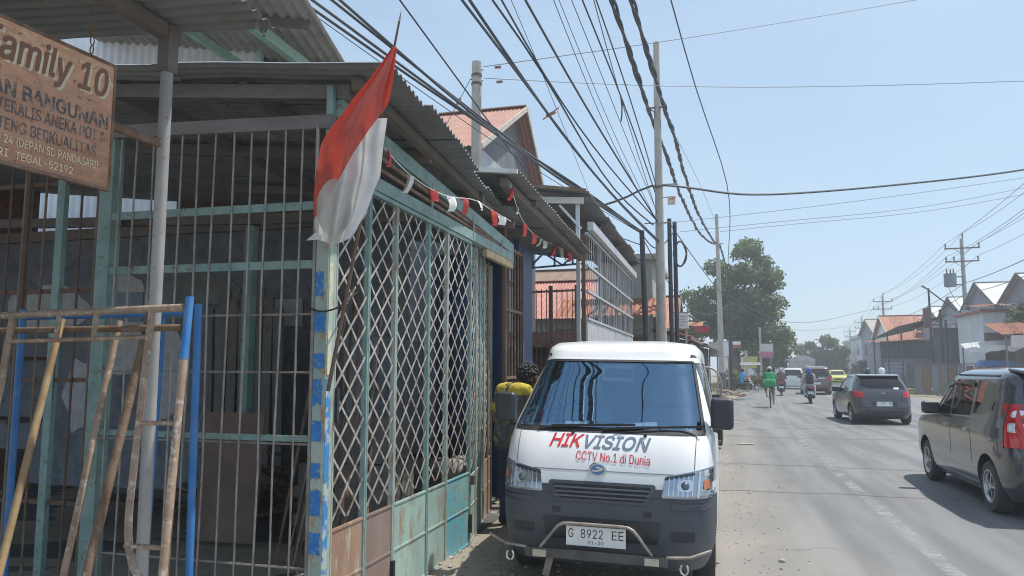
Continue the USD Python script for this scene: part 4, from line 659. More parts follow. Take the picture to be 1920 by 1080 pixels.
# hood seam, grille, lights, lower intake
part(van, 'grille_surround', V.patch('F', [(-.40, .82), (.40, .82), (.335, .675), (-.335, .675)], .010, .02, .06, .02), vangrey); gl = part(van, 'grille', V.patch('F', [(-.36, .80), (.36, .80), (.305, .695), (-.305, .695)], .013, .012, .06, .01), paint('grille_black', (.012, .013, .016), rough=.7))
for z in (.715, .745, .775): part(gl, 'slat', V.patch('F', [(-.345, z - .005), (.345, z - .005), (.345, z + .005), (-.345, z + .005)], .019, .008, .08), paint('slat_grey', (.12, .13, .145), rough=.4))
part(van, 'bumper_top', V.patch('F', [(-.83, .735), (.83, .735), (.83, .79), (-.83, .79)], .006, .012, .06), vangrey)
for s in (-1, 1):
    hl = [(.43, .735), (.78, .735), (.828, .80), (.818, .95), (.72, .935), (.46, .885)]; pp_ = [(s * a, b) for a, b in hl]
    h = part(van, 'headlight', V.patch('F', pp_, .014, .02, .05, .012), paint('lamp_bowl', (.36, .40, .45), rough=.12, metal=.85, coat=.9, dirt=.05), smooth=30)
    for k in range(6): part(h, 'reflector_rib', V.patch('F', [(s * (.475 + .033 * k), .75 + .004 * (k % 2)), (s * (.482 + .033 * k), .75), (s * (.49 + .033 * k), .875 + .004 * k), (s * (.483 + .033 * k), .875 + .004 * k)], .0165, .004, .05), K['chrome'])
    part(h, 'outer_reflector', V.patch('F', [(s * a, b) for a, b in ((.725, .885), (.79, .89), (.79, .935), (.725, .925))], .017, .006, .05, .01), K['chrome']); part(h, 'lamp_shadow', V.patch('F', [(s * a, b) for a, b in ((.445, .855), (.66, .895), (.66, .915), (.46, .878))], .0165, .004, .05, .005), K['dark'])
    part(h, 'lens_divider', V.patch('F', [(s * a, b) for a, b in ((.675, .745), (.69, .745), (.705, .925), (.69, .92))], .018, .006, .05), K['chrome']); part(h, 'indicator', V.patch('F', [(s * a, b) for a, b in ((.72, .80), (.765, .80), (.765, .86), (.725, .86))], .018, .006, .05, .01), K['amber'])
    part(h, 'reflector', V.patch('F', [(s * a, b) for a, b in ((.53, .785), (.645, .785), (.655, .87), (.545, .86))], .017, .006, .05, .03), K['chrome']); part(h, 'bulb', sphere((s * .595, V.end(.595, .825) - .018, .825), .030, 2), paint('bulb_grey', (.16, .18, .22), rough=.08, metal=.7))
    part(van, 'mirror_arm', tube((s * .76, .62, 1.20), (s * .83, .52, 1.18), .022, 8), K['dark']); mirror(van, (s * .855, .47, 1.315), (.05, .025, .085), K['dark'])
    part(van, 'front_quarter_seal', V.patch('L' if s < 0 else 'R', [(.50, 1.215), (3.75, 1.215), (3.75, 1.2), (.50, 1.2)], .004, .008, .2), K['dark'])
    for q in SW: part(van, 'side_window', V.patch('L' if s < 0 else 'R', q, -.004, .006, .15, .03), K['clearglass'])
    part(van, 'door_seam', V.patch('L' if s < 0 else 'R', [(1.415, .35), (1.422, .35), (1.422, 1.74), (1.415, 1.74)], .002, .004, .3), K['dark']); part(van, 'door_handle', V.patch('L' if s < 0 else 'R', [(1.22, 1.0), (1.36, 1.0), (1.36, 1.035), (1.22, 1.035)], .025, .02, .1), K['dark'])
    part(van, 'roof_gutter_end', V.patch('F', [(s * .60, 1.745), (s * .672, 1.745), (s * .672, 1.765), (s * .61, 1.77)], .006, .01, .05), K['dark'])
    for yc in (.78, 3.28): wheel(van, (s * .71, yc, .285), .285, .17, s, K['galv'], steel=True)
part(van, 'windscreen', V.patch('F', WS, -.006, .008, .04, .03), K['film'], smooth=60); part(van, 'rear_window', V.patch('B', [(-.58, 1.28), (.58, 1.28), (.54, 1.68), (-.54, 1.68)], -.006, .008, .1, .03), K['carglass'])
so = LineString([*WS, WS[0]]).buffer(.017); ring = Polygon(so.exterior, [so.interiors[0]])
part(van, 'windscreen_seal', V.patch('F', [], 0, 0) if False else V.patch('F', list(sbox(-.735, 1.155, .735, 1.192).exterior.coords)[:-1], .003, .006, .06), K['black'])
part(van, 'windscreen_seal', V.patch('F', [(-.635, 1.70), (.635, 1.70), (.63, 1.717), (-.63, 1.717)], .003, .006, .06), K['black'])
for s in (-1, 1): part(van, 'windscreen_seal', V.patch('F', [(s * .735, 1.185), (s * .712, 1.185), (s * .622, 1.705), (s * .642, 1.705)], .003, .006, .06), K['black'])
for x0, x1 in ((-.52, .10), (-.02, .60)):
    p0 = np.array([x0, V.end(x0, 1.18) - .02, 1.185]); p1 = np.array([x1, V.end(x1, 1.215) - .02, 1.215]); wi = part(van, 'wiper', beam(p0, p1, .016, .012), K['black']); part(wi, 'blade', beam(p0 + [.1, -.004, .012], p1 + [.12, -.012, .008], .010, .018), K['black'])
def decal(s, x0, x1, z, h, m, ital, slope, bold):
    v, f = text(s, 1.0, bold); v[:, 0] += ital * v[:, 1]; a, b = v[:, 0].min(), v[:, 0].max(); x = x0 + (x1 - x0) * (v[:, 0] - a) / (b - a); zz_ = z + h * v[:, 1] + slope * (x - x0); y = V.end(x, zz_) - .0034 - v[:, 2] * .25
    part(van, 'lettering', (np.stack([x, y, zz_], 1), f), m)
for s in (-1, 1): part(van, 'panel_seam', V.patch('F', [(s * .655, .93), (s * .661, .93), (s * .672, 1.15), (s * .666, 1.15)], .0015, .003, .05), paint('seam_grey', (.16, .16, .165))); part(van, 'tow_cover', V.patch('F', [(s * .30, .63), (s * .36, .63), (s * .36, .59), (s * .30, .59)], .003, .005, .05), paint('intake_dark', (.018, .022, .03)))
part(van, 'bonnet_crease', V.patch('F', [(-.62, .892), (.62, .892), (.62, .896), (-.62, .896)], .0012, .003, .05), paint('seam_grey', (.16, .16, .165)))
decal('HIK', -.415, -.155, 1.055, .088, K['redink'], .30, -.012, True); decal('VISION', -.145, .345, 1.05, .088, K['greyink'], .30, -.012, True); decal('CCTV No.1 di Dunia', -.20, .345, .965, .062, K['redink'], 0, -.03, False)
ey = V.end(-.03, .905); em = part(van, 'emblem', bx((0, 0, 0), (.001, .001, .001)) if False else revolve([(0, -.012), (.052, -.012), (.060, -.004), (.060, .006), (.050, .012), (0, .012)], 32, 'y', (0, 0, 0)), K['chrome'], smooth=40)
pm = UsdGeom.Mesh(stage.GetPrimAtPath(em)); pm.GetPointsAttr().Set(Vt.Vec3fArray.FromNumpy((np.array(pm.GetPointsAttr().Get()) * [1.12, 1, .86] + [-.03, ey - .008, .905]).astype(np.float32)))
part(em, 'emblem_face', (revolve([(0, -.003), (.046, -.003), (.046, .003), (0, .003)], 28, 'y')[0] * [1.12, 1, .84] + [-.03, ey - .0225, .905], revolve([(0, -.003), (.046, -.003), (.046, .003), (0, .003)], 28, 'y')[1]), paint('emblem_blue', (.10, .22, .42), rough=.2))
dm = MB(); dpts = [(-.042, -.012), (-.01, -.016), (.03, -.006), (.045, .008), (.01, .022), (-.02, .02), (-.008, .012), (.02, .006), (-.01, -.004), (-.042, -.004)]
part(em, 'emblem_mark', (lambda q: (q[0] + [-.03, 0, .905], q[1]))(prism(Polygon(dpts).buffer(0), .004, 'y', ey - .030)), K['chrome'])
for x, z in ((-.245, 1.155), (.30, 1.15)): part(van, 'washer_nozzle', bx((x, V.end(x, z) - .008, z), (.022, .02, .02)), K['black'])
part(van, 'lower_intake', V.patch('F', [(-.43, .56), (.43, .56), (.40, .40), (-.40, .40)], .004, .01, .08, .02), paint('intake_dark', (.018, .022, .03), rough=.7))
for s in (-1, 1): part(van, 'fog_recess', V.patch('F', [(s * .50, .50), (s * .66, .50), (s * .66, .43), (s * .50, .43)], .004, .008, .06, .01), paint('intake_dark', (.018, .022, .03)))
part(van, 'bumper_step', V.patch('F', [(-.82, .70), (-.50, .70), (-.50, .655), (-.80, .655)], .008, .012, .06, .01), vangrey); part(van, 'bumper_step', V.patch('F', [(.82, .70), (.50, .70), (.50, .655), (.80, .655)], .008, .012, .06, .01), vangrey)
plate(van, 'G 8922 EE', '01-30', (-.03, -.045, .44), .43, .135)
pb = part(van, 'push_bar', bx((-.03, -.07, .315), (1.02, .045, .065)), mat('push_bar_steel', (.10, .10, .105), (.07, .07, .075), s1=6, rough=.4, metal=.5, obj=True))
tub = MB().add(*ptube([(-.43, -.075, .35), (-.33, -.075, .475), (-.30, -.075, .508), (-.265, -.075, .525), (-.2, -.075, .53), (.14, -.075, .53), (.205, -.075, .525), (.24, -.075, .508), (.27, -.075, .475), (.37, -.075, .35)], .012, 10))
part(pb, 'hoop', tub, K['bar'], smooth=50)
for s in (-1, 1):
    part(pb, 'side_tube', ptube([(s * .50 - .03, -.085, .345), (s * .66 - .03, -.07, .355), (s * .80 - .03, -.01, .40)], .010, 10), K['bar'], smooth=50); part(pb, 'reflector', bx((s * .40 - .03, -.098, .31), (.10, .006, .05)), mat('aged_reflector', (.50, .46, .36), (.40, .36, .28), s1=9, rough=.3))
    part(pb, 'shackle', ptube([(s * .62 - .03 + .026 * math.cos(a), -.09, .28 + .036 * math.sin(a)) for a in np.linspace(-.5 * math.pi - 2.5, -.5 * math.pi + 2.5, 14)], .007, 6), K['chrome'], smooth=50)
part(pb, 'strap_end', bx((-.37, -.08, .22), (.05, .006, .14), roty(.25)), K['wood'])
# cabin
part(van, 'dashboard', box(-.68, .68, .42, .78, .66, 1.17), K['dash']); part(van, 'cargo_bulkhead', box(-.70, .70, 2.6, 2.63, .62, 1.5), K['dark'])
for x in (-.36, .36):
    st_ = part(van, 'seat', box(x - .25, x + .25, 1.0, 1.45, .66, .84), K['seat']); bk = m3.Manifold.batch_hull([m3.Manifold.sphere(.07, 16).translate(q) for q in ((x - .19, 1.42, .8), (x + .19, 1.42, .8), (x - .17, 1.58, 1.22), (x + .17, 1.58, 1.22))]); part(st_, 'backrest', tm(bk), K['seat'], smooth=40)
    part(st_, 'headrest', tm(m3.Manifold.batch_hull([m3.Manifold.sphere(.05, 14).translate(q) for q in ((x - .09, 1.61, 1.36), (x + .09, 1.61, 1.36), (x - .08, 1.62, 1.46), (x + .08, 1.62, 1.46))])), K['seat'], smooth=40)
part(van, 'steering_wheel', ptube([(-.36 + .19 * math.cos(a), .86 + .08 * math.sin(a), 1.12 + .17 * math.sin(a)) for a in np.linspace(0, 2 * math.pi, 25)], .014, 8, False), K['black'], smooth=50)
part(van, 'dash_paper', bx((-.28, .47, 1.185), (.17, .10, .006), rotx(.5)), K['paper']); part(van, 'dash_paper', bx((.22, .46, 1.185), (.30, .13, .006), rotx(.5) @ rotz(.15)), K['paper']); part(van, 'dash_paper', bx((.50, .47, 1.185), (.2, .07, .006), rotx(.5)), paint('pale_blue_card', (.5, .62, .7)))
part(van, 'rear_view_mirror', tm(m3.Manifold.batch_hull([m3.Manifold.sphere(.02, 12).translate((x, 1.02, z)) for x in (-.1, .1) for z in (1.58, 1.62)])), K['black'])
for s in (-1, 1): part(van, 'tail_light', V.patch('B', [(s * .70, .85), (s * .80, .85), (s * .78, 1.15), (s * .69, 1.15)], .01, .02, .08, .01), K['redlamp'])

def make_car(name, label, loc, rz, C, col, wins, wscreen, rwin, wheels, r=.30, near=False, group=None, tail=None, head=None, plate_txt=None, extra=None, trim=None, cat='car', L=4.1, gl=None):
    t = thing(name, label, cat, loc, rz, group); gl = gl or K['carglass']
    b = C.solid(nz=52 if near else 36, m=88 if near else 60) - C.solid(C.zs[0] + .38, C.zs[-1] - .035, .04, 26, 48)
    for q in wins: b -= cut_prism('side', q, -1.3, 1.3)
    ymid = float(C.F(C.zs[-1]) + C.R(C.zs[-1])) / 2; b -= cut_prism('front', wscreen, -.5, ymid); b -= cut_prism('front', rwin, ymid, 6)
    for yc in wheels: b -= m3.Manifold.cylinder(2.6, r * 1.19, r * 1.19, 32, True).rotate((0, 90, 0)).translate((0, yc, r + .02))
    part(t, 'body', tm(b), col, smooth=30)
    part(t, 'windscreen', C.patch('F', wscreen, -.006, .008, .12, .03), gl, smooth=40); part(t, 'rear_window', C.patch('B', rwin, -.006, .008, .12, .03), gl, smooth=40)
    trim = trim or K['dark']; w0 = float(C.W(.5)); z0 = float(C.zs[0])
    part(t, 'underbody', box(-w0 + .16, w0 - .16, .35, L - .35, z0 - .03, z0 + .06), K['black']); part(t, 'cabin_floor', box(-w0 + .12, w0 - .12, 1.0, L - .4, z0 + .385, z0 + .40), K['dash']); part(t, 'dashboard', box(-w0 + .14, w0 - .14, float(C.F(1.0)) + .28, float(C.F(1.0)) + .55, .7, .98), K['dash'])
    for y in (L * .47, L * .70):
        for x in (-.36, .36):
            s_ = part(t, 'seat', tm(m3.Manifold.batch_hull([m3.Manifold.sphere(.06, 12).translate(q) for q in ((x - .18, y, .62), (x + .18, y, .62), (x - .16, y + .14, 1.1), (x + .16, y + .14, 1.1))])), K['seat'], smooth=40); part(s_, 'headrest', tm(m3.Manifold.batch_hull([m3.Manifold.sphere(.04, 10).translate(q) for q in ((x - .08, y + .16, 1.22), (x + .08, y + .16, 1.22), (x - .08, y + .17, 1.3), (x + .08, y + .17, 1.3))])), K['seat'], smooth=40)
    for s, sd_ in ((-1, 'L'), (1, 'R')):
        for q in wins: part(t, 'side_window', C.patch(sd_, q, -.005, .007, .15, .03), gl, smooth=40)
        for yc in wheels: wheel(t, (s * (w0 - .115), yc, r), r, .19, s)
        ym = wins[0][0][0] + .12; mirror(t, (s * (w0 + .07), ym, 1.0 if C.zs[-1] < 1.6 else 1.12), (.075, .035, .05), trim if not near else K['dark'])
        for y in ([wins[0][1][0] + .03] + ([wins[1][1][0] + .04] if len(wins) > 1 else [])):
            part(t, 'door_seam', C.patch(sd_, [(y, z0 + .12), (y + .008, z0 + .12), (y + .008, 1.0), (y, 1.0)], .002, .004, .3), K['black']); part(t, 'door_handle', C.patch(sd_, [(y - .22, .90), (y - .06, .90), (y - .06, .935), (y - .22, .935)], .022, .018, .1, .01), K['chrome'] if near else trim)
        part(t, 'sill', C.patch(sd_, [(wheels[0] + r * 1.3, z0 + .02), (wheels[1] - r * 1.3, z0 + .02), (wheels[1] - r * 1.3, z0 + .09), (wheels[0] + r * 1.3, z0 + .09)], .006, .01, .3), trim)
        if tail: part(t, 'tail_light', C.patch('B', [(s * a, b_) for a, b_ in tail], .012, .02, .07, .015), K['redlamp'], smooth=30)
        if head: part(t, 'headlight', C.patch('F', [(s * a, b_) for a, b_ in head], .010, .02, .07, .015), K['lamp'], smooth=30)
    if plate_txt:
        zc = .62 if C.zs[-1] < 1.6 else .72; plate(t, plate_txt, None, (0, float(C.end(0, zc, True)) + .006, zc), .43, .13, 1)
    part(t, 'rear_bumper_seam', C.patch('B', [(-w0 * .9, .50), (w0 * .9, .50), (w0 * .9, .512), (-w0 * .9, .512)], .002, .004, .1), K['black'])
    part(t, 'rear_wiper', beam((0, float(C.end(0, rwin[0][1] + .03, True)) + .015, rwin[0][1] + .03), (.42, float(C.end(.42, rwin[0][1] + .08, True)) + .015, rwin[0][1] + .08), .012, .018), K['black'])
    if extra: extra(t, C)
    return t
# near grey minivan at the right edge, driving away
AV = Car([.20, .35, .5, .7, .85, .95, 1.0, 1.05, 1.2, 1.4, 1.55, 1.63, 1.665, 1.685], [.75, .81, .83, .83, .83, .825, .82, .81, .775, .725, .69, .64, .55, .4], [.14, .05, 0, .02, .08, .28, .62, .98, 1.2, 1.50, 1.74, 1.97, 2.2, 2.5], [4.0, 4.1, 4.14, 4.14, 4.12, 4.11, 4.10, 4.09, 4.06, 4.0, 3.95, 3.88, 3.72, 3.4], 9)
greycar = mat('metallic_grey', (.066, .07, .078), (.06, .064, .071), s1=2, rough=.2, metal=.55, coat=1.0, obj=True)
AVW = [[(1.34, 1.04), (2.03, 1.06), (2.03, 1.52), (1.84, 1.52)], [(2.09, 1.06), (2.86, 1.09), (2.86, 1.53), (2.09, 1.53)], [(2.95, 1.12), (3.2, 1.10), (3.66, 1.20), (3.56, 1.50), (2.95, 1.53)]]
def avx(t, C):
    for s, sd_ in ((-1, 'L'), (1, 'R')):
        part(t, 'rain_visor', C.patch(sd_, [(1.62, 1.40), (1.86, 1.50), (2.86, 1.50), (2.86, 1.45), (1.9, 1.45)], .02, .012, .15), K['carglass'])
        part(t, 'roof_rail', C.patch(sd_, [(1.9, 1.585), (3.6, 1.585), (3.6, 1.60), (1.9, 1.60)], .012, .012, .2), K['dark']); part(t, 'belt_moulding', C.patch(sd_, [(1.3, 1.025), (2.9, 1.07), (2.9, 1.082), (1.3, 1.04)], .005, .008, .2), K['chrome'])
        tl = [(.83 * s, .82), (.66 * s, .82), (.68 * s, 1.30), (.745 * s, 1.30)]
        part(t, 'tail_light_side', C.patch(sd_, [(3.93, .80), (4.10, .80), (4.06, 1.28), (3.95, 1.28)], .010, .02, .08, .01), K['redlamp']); part(t, 'tail_lens', C.patch(sd_, [(3.985, .97), (4.09, .97), (4.075, 1.07), (3.985, 1.07)], .016, .01, .04, .02), K['lamp']); part(t, 'tail_lens', C.patch(sd_, [(3.99, 1.13), (4.075, 1.13), (4.07, 1.21), (3.99, 1.21)], .016, .01, .04, .03), K['lamp']); part(t, 'tail_divider', C.patch(sd_, [(3.93, 1.09), (4.09, 1.09), (4.09, 1.10), (3.93, 1.10)], .018, .01, .06), K['redlamp']); part(t, 'lamp_rim', C.patch(sd_, [(3.92, .79), (3.932, .79), (3.952, 1.29), (3.94, 1.29)], .014, .01, .08), K['black'])
    sp_ = m3.Manifold.batch_hull([m3.Manifold.sphere(.02, 12).translate(q) for q in ((-.6, 3.7, 1.66), (.6, 3.7, 1.66), (-.56, 4.02, 1.63), (.56, 4.02, 1.63))]); part(t, 'roof_spoiler', tm(sp_), greycar, smooth=40)
make_car('grey_minivan', 'dark grey minivan driving away at the right edge of the picture', (3.89, 13.56, 0), 180.0, AV, greycar, AVW, [(-.70, 1.06), (.70, 1.06), (.62, 1.53), (-.62, 1.53)], [(-.62, 1.08), (.62, 1.08), (.57, 1.52), (-.57, 1.52)], (.78, 3.43), .30, True, tail=[(.62, .80), (.80, .80), (.735, 1.28), (.655, 1.28)], head=[(.45, .66), (.78, .70), (.78, .86), (.5, .80)], plate_txt='G 1382 NE', extra=avx, trim=greycar)
# dark grey hatchback
BR = Car([.19, .33, .48, .65, .8, .88, .94, 1.0, 1.15, 1.30, 1.40, 1.45, 1.475, 1.49], [.76, .82, .84, .84, .835, .83, .82, .80, .745, .69, .645, .60, .52, .4], [.12, .03, 0, .02, .10, .32, .65, .95, 1.25, 1.55, 1.78, 1.98, 2.2, 2.45], [3.66, 3.77, 3.81, 3.80, 3.76, 3.73, 3.70, 3.66, 3.54, 3.40, 3.28, 3.15, 3.0, 2.8], 7)
BRW = [[(1.42, .95), (2.2, .97), (2.2, 1.36), (1.88, 1.34)], [(2.28, .97), (3.05, 1.02), (2.85, 1.36), (2.28, 1.38)]]
def brx(t, C):
    em_ = part(t, 'badge', MB().add(*beam((-.035, C.end(0, .93, True) + .008, .905), (-.035, C.end(0, .93, True) + .0, .965), .014, .01)).add(*beam((.035, C.end(0, .93, True) + .008, .905), (.035, C.end(0, .93, True), .965), .014, .01)).add(*beam((-.035, C.end(0, .93, True) + .006, .932), (.035, C.end(0, .93, True) + .006, .932), .01, .012)), K['chrome'])
    sp_ = m3.Manifold.batch_hull([m3.Manifold.sphere(.018, 12).translate(q) for q in ((-.58, 2.95, 1.47), (.58, 2.95, 1.47), (-.55, 3.32, 1.445), (.55, 3.32, 1.445))]); part(t, 'roof_spoiler', tm(sp_), greydark, smooth=40)
    part(t, 'antenna', tube((0, 2.9, 1.49), (0, 3.05, 1.66), .006, 6), K['black']); part(t, 'window_sticker', C.patch('B', [(-.46, 1.05), (-.32, 1.05), (-.32, 1.10), (-.46, 1.10)], .004, .005, .06), K['paper']); part(t, 'lower_diffuser', C.patch('B', [(-.5, .25), (.5, .25), (.55, .42), (-.55, .42)], .006, .012, .1), K['dark'])
    part(t, 'plate_recess', C.patch('B', [(-.36, .54), (.36, .54), (.33, .70), (-.33, .70)], .002, .004, .1), K['dark'])
greydark = mat('dark_metallic_grey', (.062, .066, .072), (.057, .06, .066), s1=2, rough=.25, metal=.5, coat=1.0, obj=True)
make_car('grey_hatchback', 'dark grey hatchback with red tail lamps driving away in the lane', (4.66, 28.25, 0), 182.5, BR, greydark, BRW, [(-.66, 1.0), (.66, 1.0), (.58, 1.37), (-.58, 1.37)], [(-.64, 1.04), (.64, 1.04), (.52, 1.38), (-.52, 1.38)], (.76, 3.16), .29, True, tail=[(.52, .80), (.80, .80), (.79, .98), (.66, 1.0), (.54, .94)], head=[(.4, .66), (.76, .7), (.76, .82), (.45, .78)], plate_txt='G 1594 NE', extra=brx, trim=greydark, L=3.8)
# far vehicles
browncar = mat('brown_metallic', (.14, .085, .07), (.13, .08, .065), s1=2, rough=.3, metal=.4, coat=.8, obj=True)
IN = Car([.22, .36, .55, .75, .95, 1.02, 1.08, 1.12, 1.3, 1.5, 1.65, 1.73, 1.77, 1.80], [.80, .88, .90, .90, .90, .89, .88, .87, .83, .77, .73, .68, .58, .42], [.14, .04, 0, .02, .12, .35, .75, 1.1, 1.42, 1.75, 2.0, 2.2, 2.4, 2.8], [4.5, 4.66, 4.72, 4.71, 4.69, 4.68, 4.67, 4.66, 4.6, 4.5, 4.4, 4.3, 4.1, 3.8], 8)
INW = [[(1.6, 1.1), (2.3, 1.12), (2.3, 1.6), (2.05, 1.6)], [(2.38, 1.12), (3.2, 1.14), (3.2, 1.62), (2.38, 1.62)], [(3.3, 1.16), (4.15, 1.2), (4.0, 1.58), (3.3, 1.62)]]
def inx(t, C): part(t, 'chrome_bar', C.patch('B', [(-.5, 1.02), (.5, 1.02), (.5, 1.07), (-.5, 1.07)], .01, .015, .1), K['chrome']); part(t, 'lower_diffuser', C.patch('B', [(-.7, .26), (.7, .26), (.7, .42), (-.7, .42)], .006, .01, .1), K['dark'])
make_car('brown_minivan', 'dark brown minivan ahead of the scooter rider with blue helmet', (6.55, 55.6, 0), 176.0, IN, browncar, INW, [(-.76, 1.13), (.76, 1.13), (.68, 1.63), (-.68, 1.63)], [(-.72, 1.16), (.72, 1.16), (.64, 1.62), (-.64, 1.62)], (.85, 3.65), .34, tail=[(.55, .92), (.88, .92), (.86, 1.10), (.62, 1.10)], head=[(.5, .75), (.85, .8), (.85, .95), (.55, .9)], plate_txt='G 1207 TE', extra=inx, trim=browncar, L=4.7)
whitecar = paint('white_car_paint', (.74, .74, .74), rough=.28, coat=.8, dirt=.03); yellowcar = paint('yellow_car_paint', (.66, .62, .07), rough=.28, coat=.9, dirt=.03)
make_car('white_minivan', 'white minivan half hidden behind the brown minivan', (6.3, 67.4, 0), 175.5, AV, whitecar, AVW, [(-.70, 1.06), (.70, 1.06), (.62, 1.53), (-.62, 1.53)], [(-.62, 1.08), (.62, 1.08), (.57, 1.52), (-.57, 1.52)], (.78, 3.43), .30, tail=[(.62, .80), (.80, .80), (.735, 1.28), (.655, 1.28)], head=[(.45, .66), (.78, .70), (.78, .86), (.5, .80)], plate_txt='G 1840 BF', trim=whitecar)
def yex(t, C): part(t, 'grille', C.patch('F', [(-.4, .5), (.4, .5), (.36, .66), (-.36, .66)], .01, .015, .1, .02), K['black']); part(t, 'bumper_intake', C.patch('F', [(-.6, .28), (.6, .28), (.6, .40), (-.6, .40)], .008, .012, .1, .02), K['dark'])
make_car('yellow_car', 'bright yellow car coming towards the camera in the opposite lane', (11.7, 79.5, 0), -4.0, BR, yellowcar, BRW, [(-.66, 1.0), (.66, 1.0), (.58, 1.37), (-.58, 1.37)], [(-.64, 1.04), (.64, 1.04), (.52, 1.38), (-.52, 1.38)], (.76, 3.16), .29, tail=[(.6, .8), (.8, .8), (.79, .98), (.66, 1.0)], head=[(.42, .62), (.78, .66), (.78, .80), (.48, .76)], extra=yex, trim=yellowcar, L=3.8)
tk = thing('cargo_truck', 'cargo truck with cream wooden bed under a rounded grey tarpaulin far down the road', 'truck', (8.3, 80.5, 0), 176)
# local: rear towards the camera at y = 6.4
creamw = mat('cream_planks', (.55, .52, .45), (.46, .43, .37), s1=3, rough=.8)
for i in range(5): part(tk, 'side_plank', box(-1.1, -1.06, 2.0, 6.4, 1.1 + i * .24, 1.32 + i * .24), creamw); part(tk, 'side_plank', box(1.06, 1.1, 2.0, 6.4, 1.1 + i * .24, 1.32 + i * .24), creamw); part(tk, 'tail_plank', box(-1.1, 1.1, 6.4, 6.44, 1.1 + i * .24, 1.32 + i * .24), creamw)
part(tk, 'tarpaulin', prism(Polygon([(-1.14, 2.28), (1.14, 2.28), (1.1, 2.5), (.75, 2.68), (.3, 2.82), (-.3, 2.82), (-.75, 2.68), (-1.1, 2.5)]), 4.6, 'y', 1.9), mat('grey_tarpaulin', (.50, .50, .49), (.42, .42, .41), s1=2, rough=.7)); part(tk, 'bed_floor', box(-1.1, 1.1, 2.0, 6.4, 1.0, 1.1), K['darkrust']); part(tk, 'chassis', box(-.45, .45, .3, 6.3, .6, .85), K['black'])
part(tk, 'cab', tm(m3.Manifold.batch_hull([m3.Manifold.sphere(.08, 12).translate(q) for q in ((-.92, .1, .6), (.92, .1, .6), (-.92, 1.75, .6), (.92, 1.75, .6), (-.92, .05, 1.3), (.92, .05, 1.3), (-.85, .45, 2.2), (.85, .45, 2.2), (-.85, 1.7, 2.2), (.85, 1.7, 2.2))])), mat('olive_cab', (.25, .30, .08), (.2, .25, .07), s1=3, rough=.4), smooth=40)
part(tk, 'tail_board', box(-.95, .95, 6.25, 6.4, .62, .98), mat('olive_cab', (.25, .30, .08))); part(tk, 'tail_light', box(-1.02, -.8, 6.42, 6.46, .72, .86), K['redlamp']); part(tk, 'tail_light', box(.8, 1.02, 6.42, 6.46, .72, .86), K['redlamp'])
for y in (.95, 5.0):
    for s in (-1, 1): wheel(tk, (s * .85, y, .42), .42, .28, s, steel=True)

# ------------------------------------------------------------------ people, scooters, bicycle
def sph(p, r, n=14): return m3.Manifold.sphere(r, n).translate(tuple(map(float, p)))
def limb(pts, rad, n=14): return [m3.Manifold.batch_hull([sph(pts[i], rad[i], n), sph(pts[i + 1], rad[i + 1], n)]) for i in range(len(pts) - 1)]
def joined(ms): return m3.Manifold.batch_boolean(ms, m3.OpType.Add)
def soft(m, ln=.03, it=8):
    m = m.refine_to_length(ln); v, f = tm(m); t = trimesh.Trimesh(v, f, process=True); trimesh.smoothing.filter_taubin(t, .5, .53, iterations=it); return np.array(t.vertices), np.array(t.faces)
A_ = lambda *q: np.array(q, float)
def hand(wr, el, grip, side):
    """palm and five fingers continuing the forearm; grip curls the fingers towards -z"""
    d = wr - el; d /= np.linalg.norm(d); sdv = np.cross(d, [0, 0, 1.]); sdv = sdv / (np.linalg.norm(sdv) + 1e-9); dn = np.cross(sdv, d); dn = dn if dn[2] < 0 else -dn; out = []
    pc = wr + d * .045; out.append(m3.Manifold.batch_hull([sph(wr, .024, 10)] + [sph(wr + d * .085 + sdv * o, .014, 8) for o in (-.032, .032)] + [sph(wr + d * .03 + sdv * o, .016, 8) for o in (-.028, .028)]))
    for o, ln in ((-.031, .064), (-.010, .076), (.011, .072), (.031, .056)):
        b0 = wr + d * .085 + sdv * o; c = grip; d1 = d * math.cos(c) + dn * math.sin(c); d2 = d * math.cos(2.1 * c) + dn * math.sin(2.1 * c); b1 = b0 + d1 * ln * .55; out += limb([b0, b1, b1 + d2 * ln * .5], [.0095, .009, .0075], 8)
    th = wr + d * .03 - sdv * .03 * side; t1 = th + (d * .6 - sdv * .6 * side + dn * .4) * .04; out += limb([th, t1, t1 + (d * .85 + dn * .5) * .03], [.012, .010, .008], 8); return out
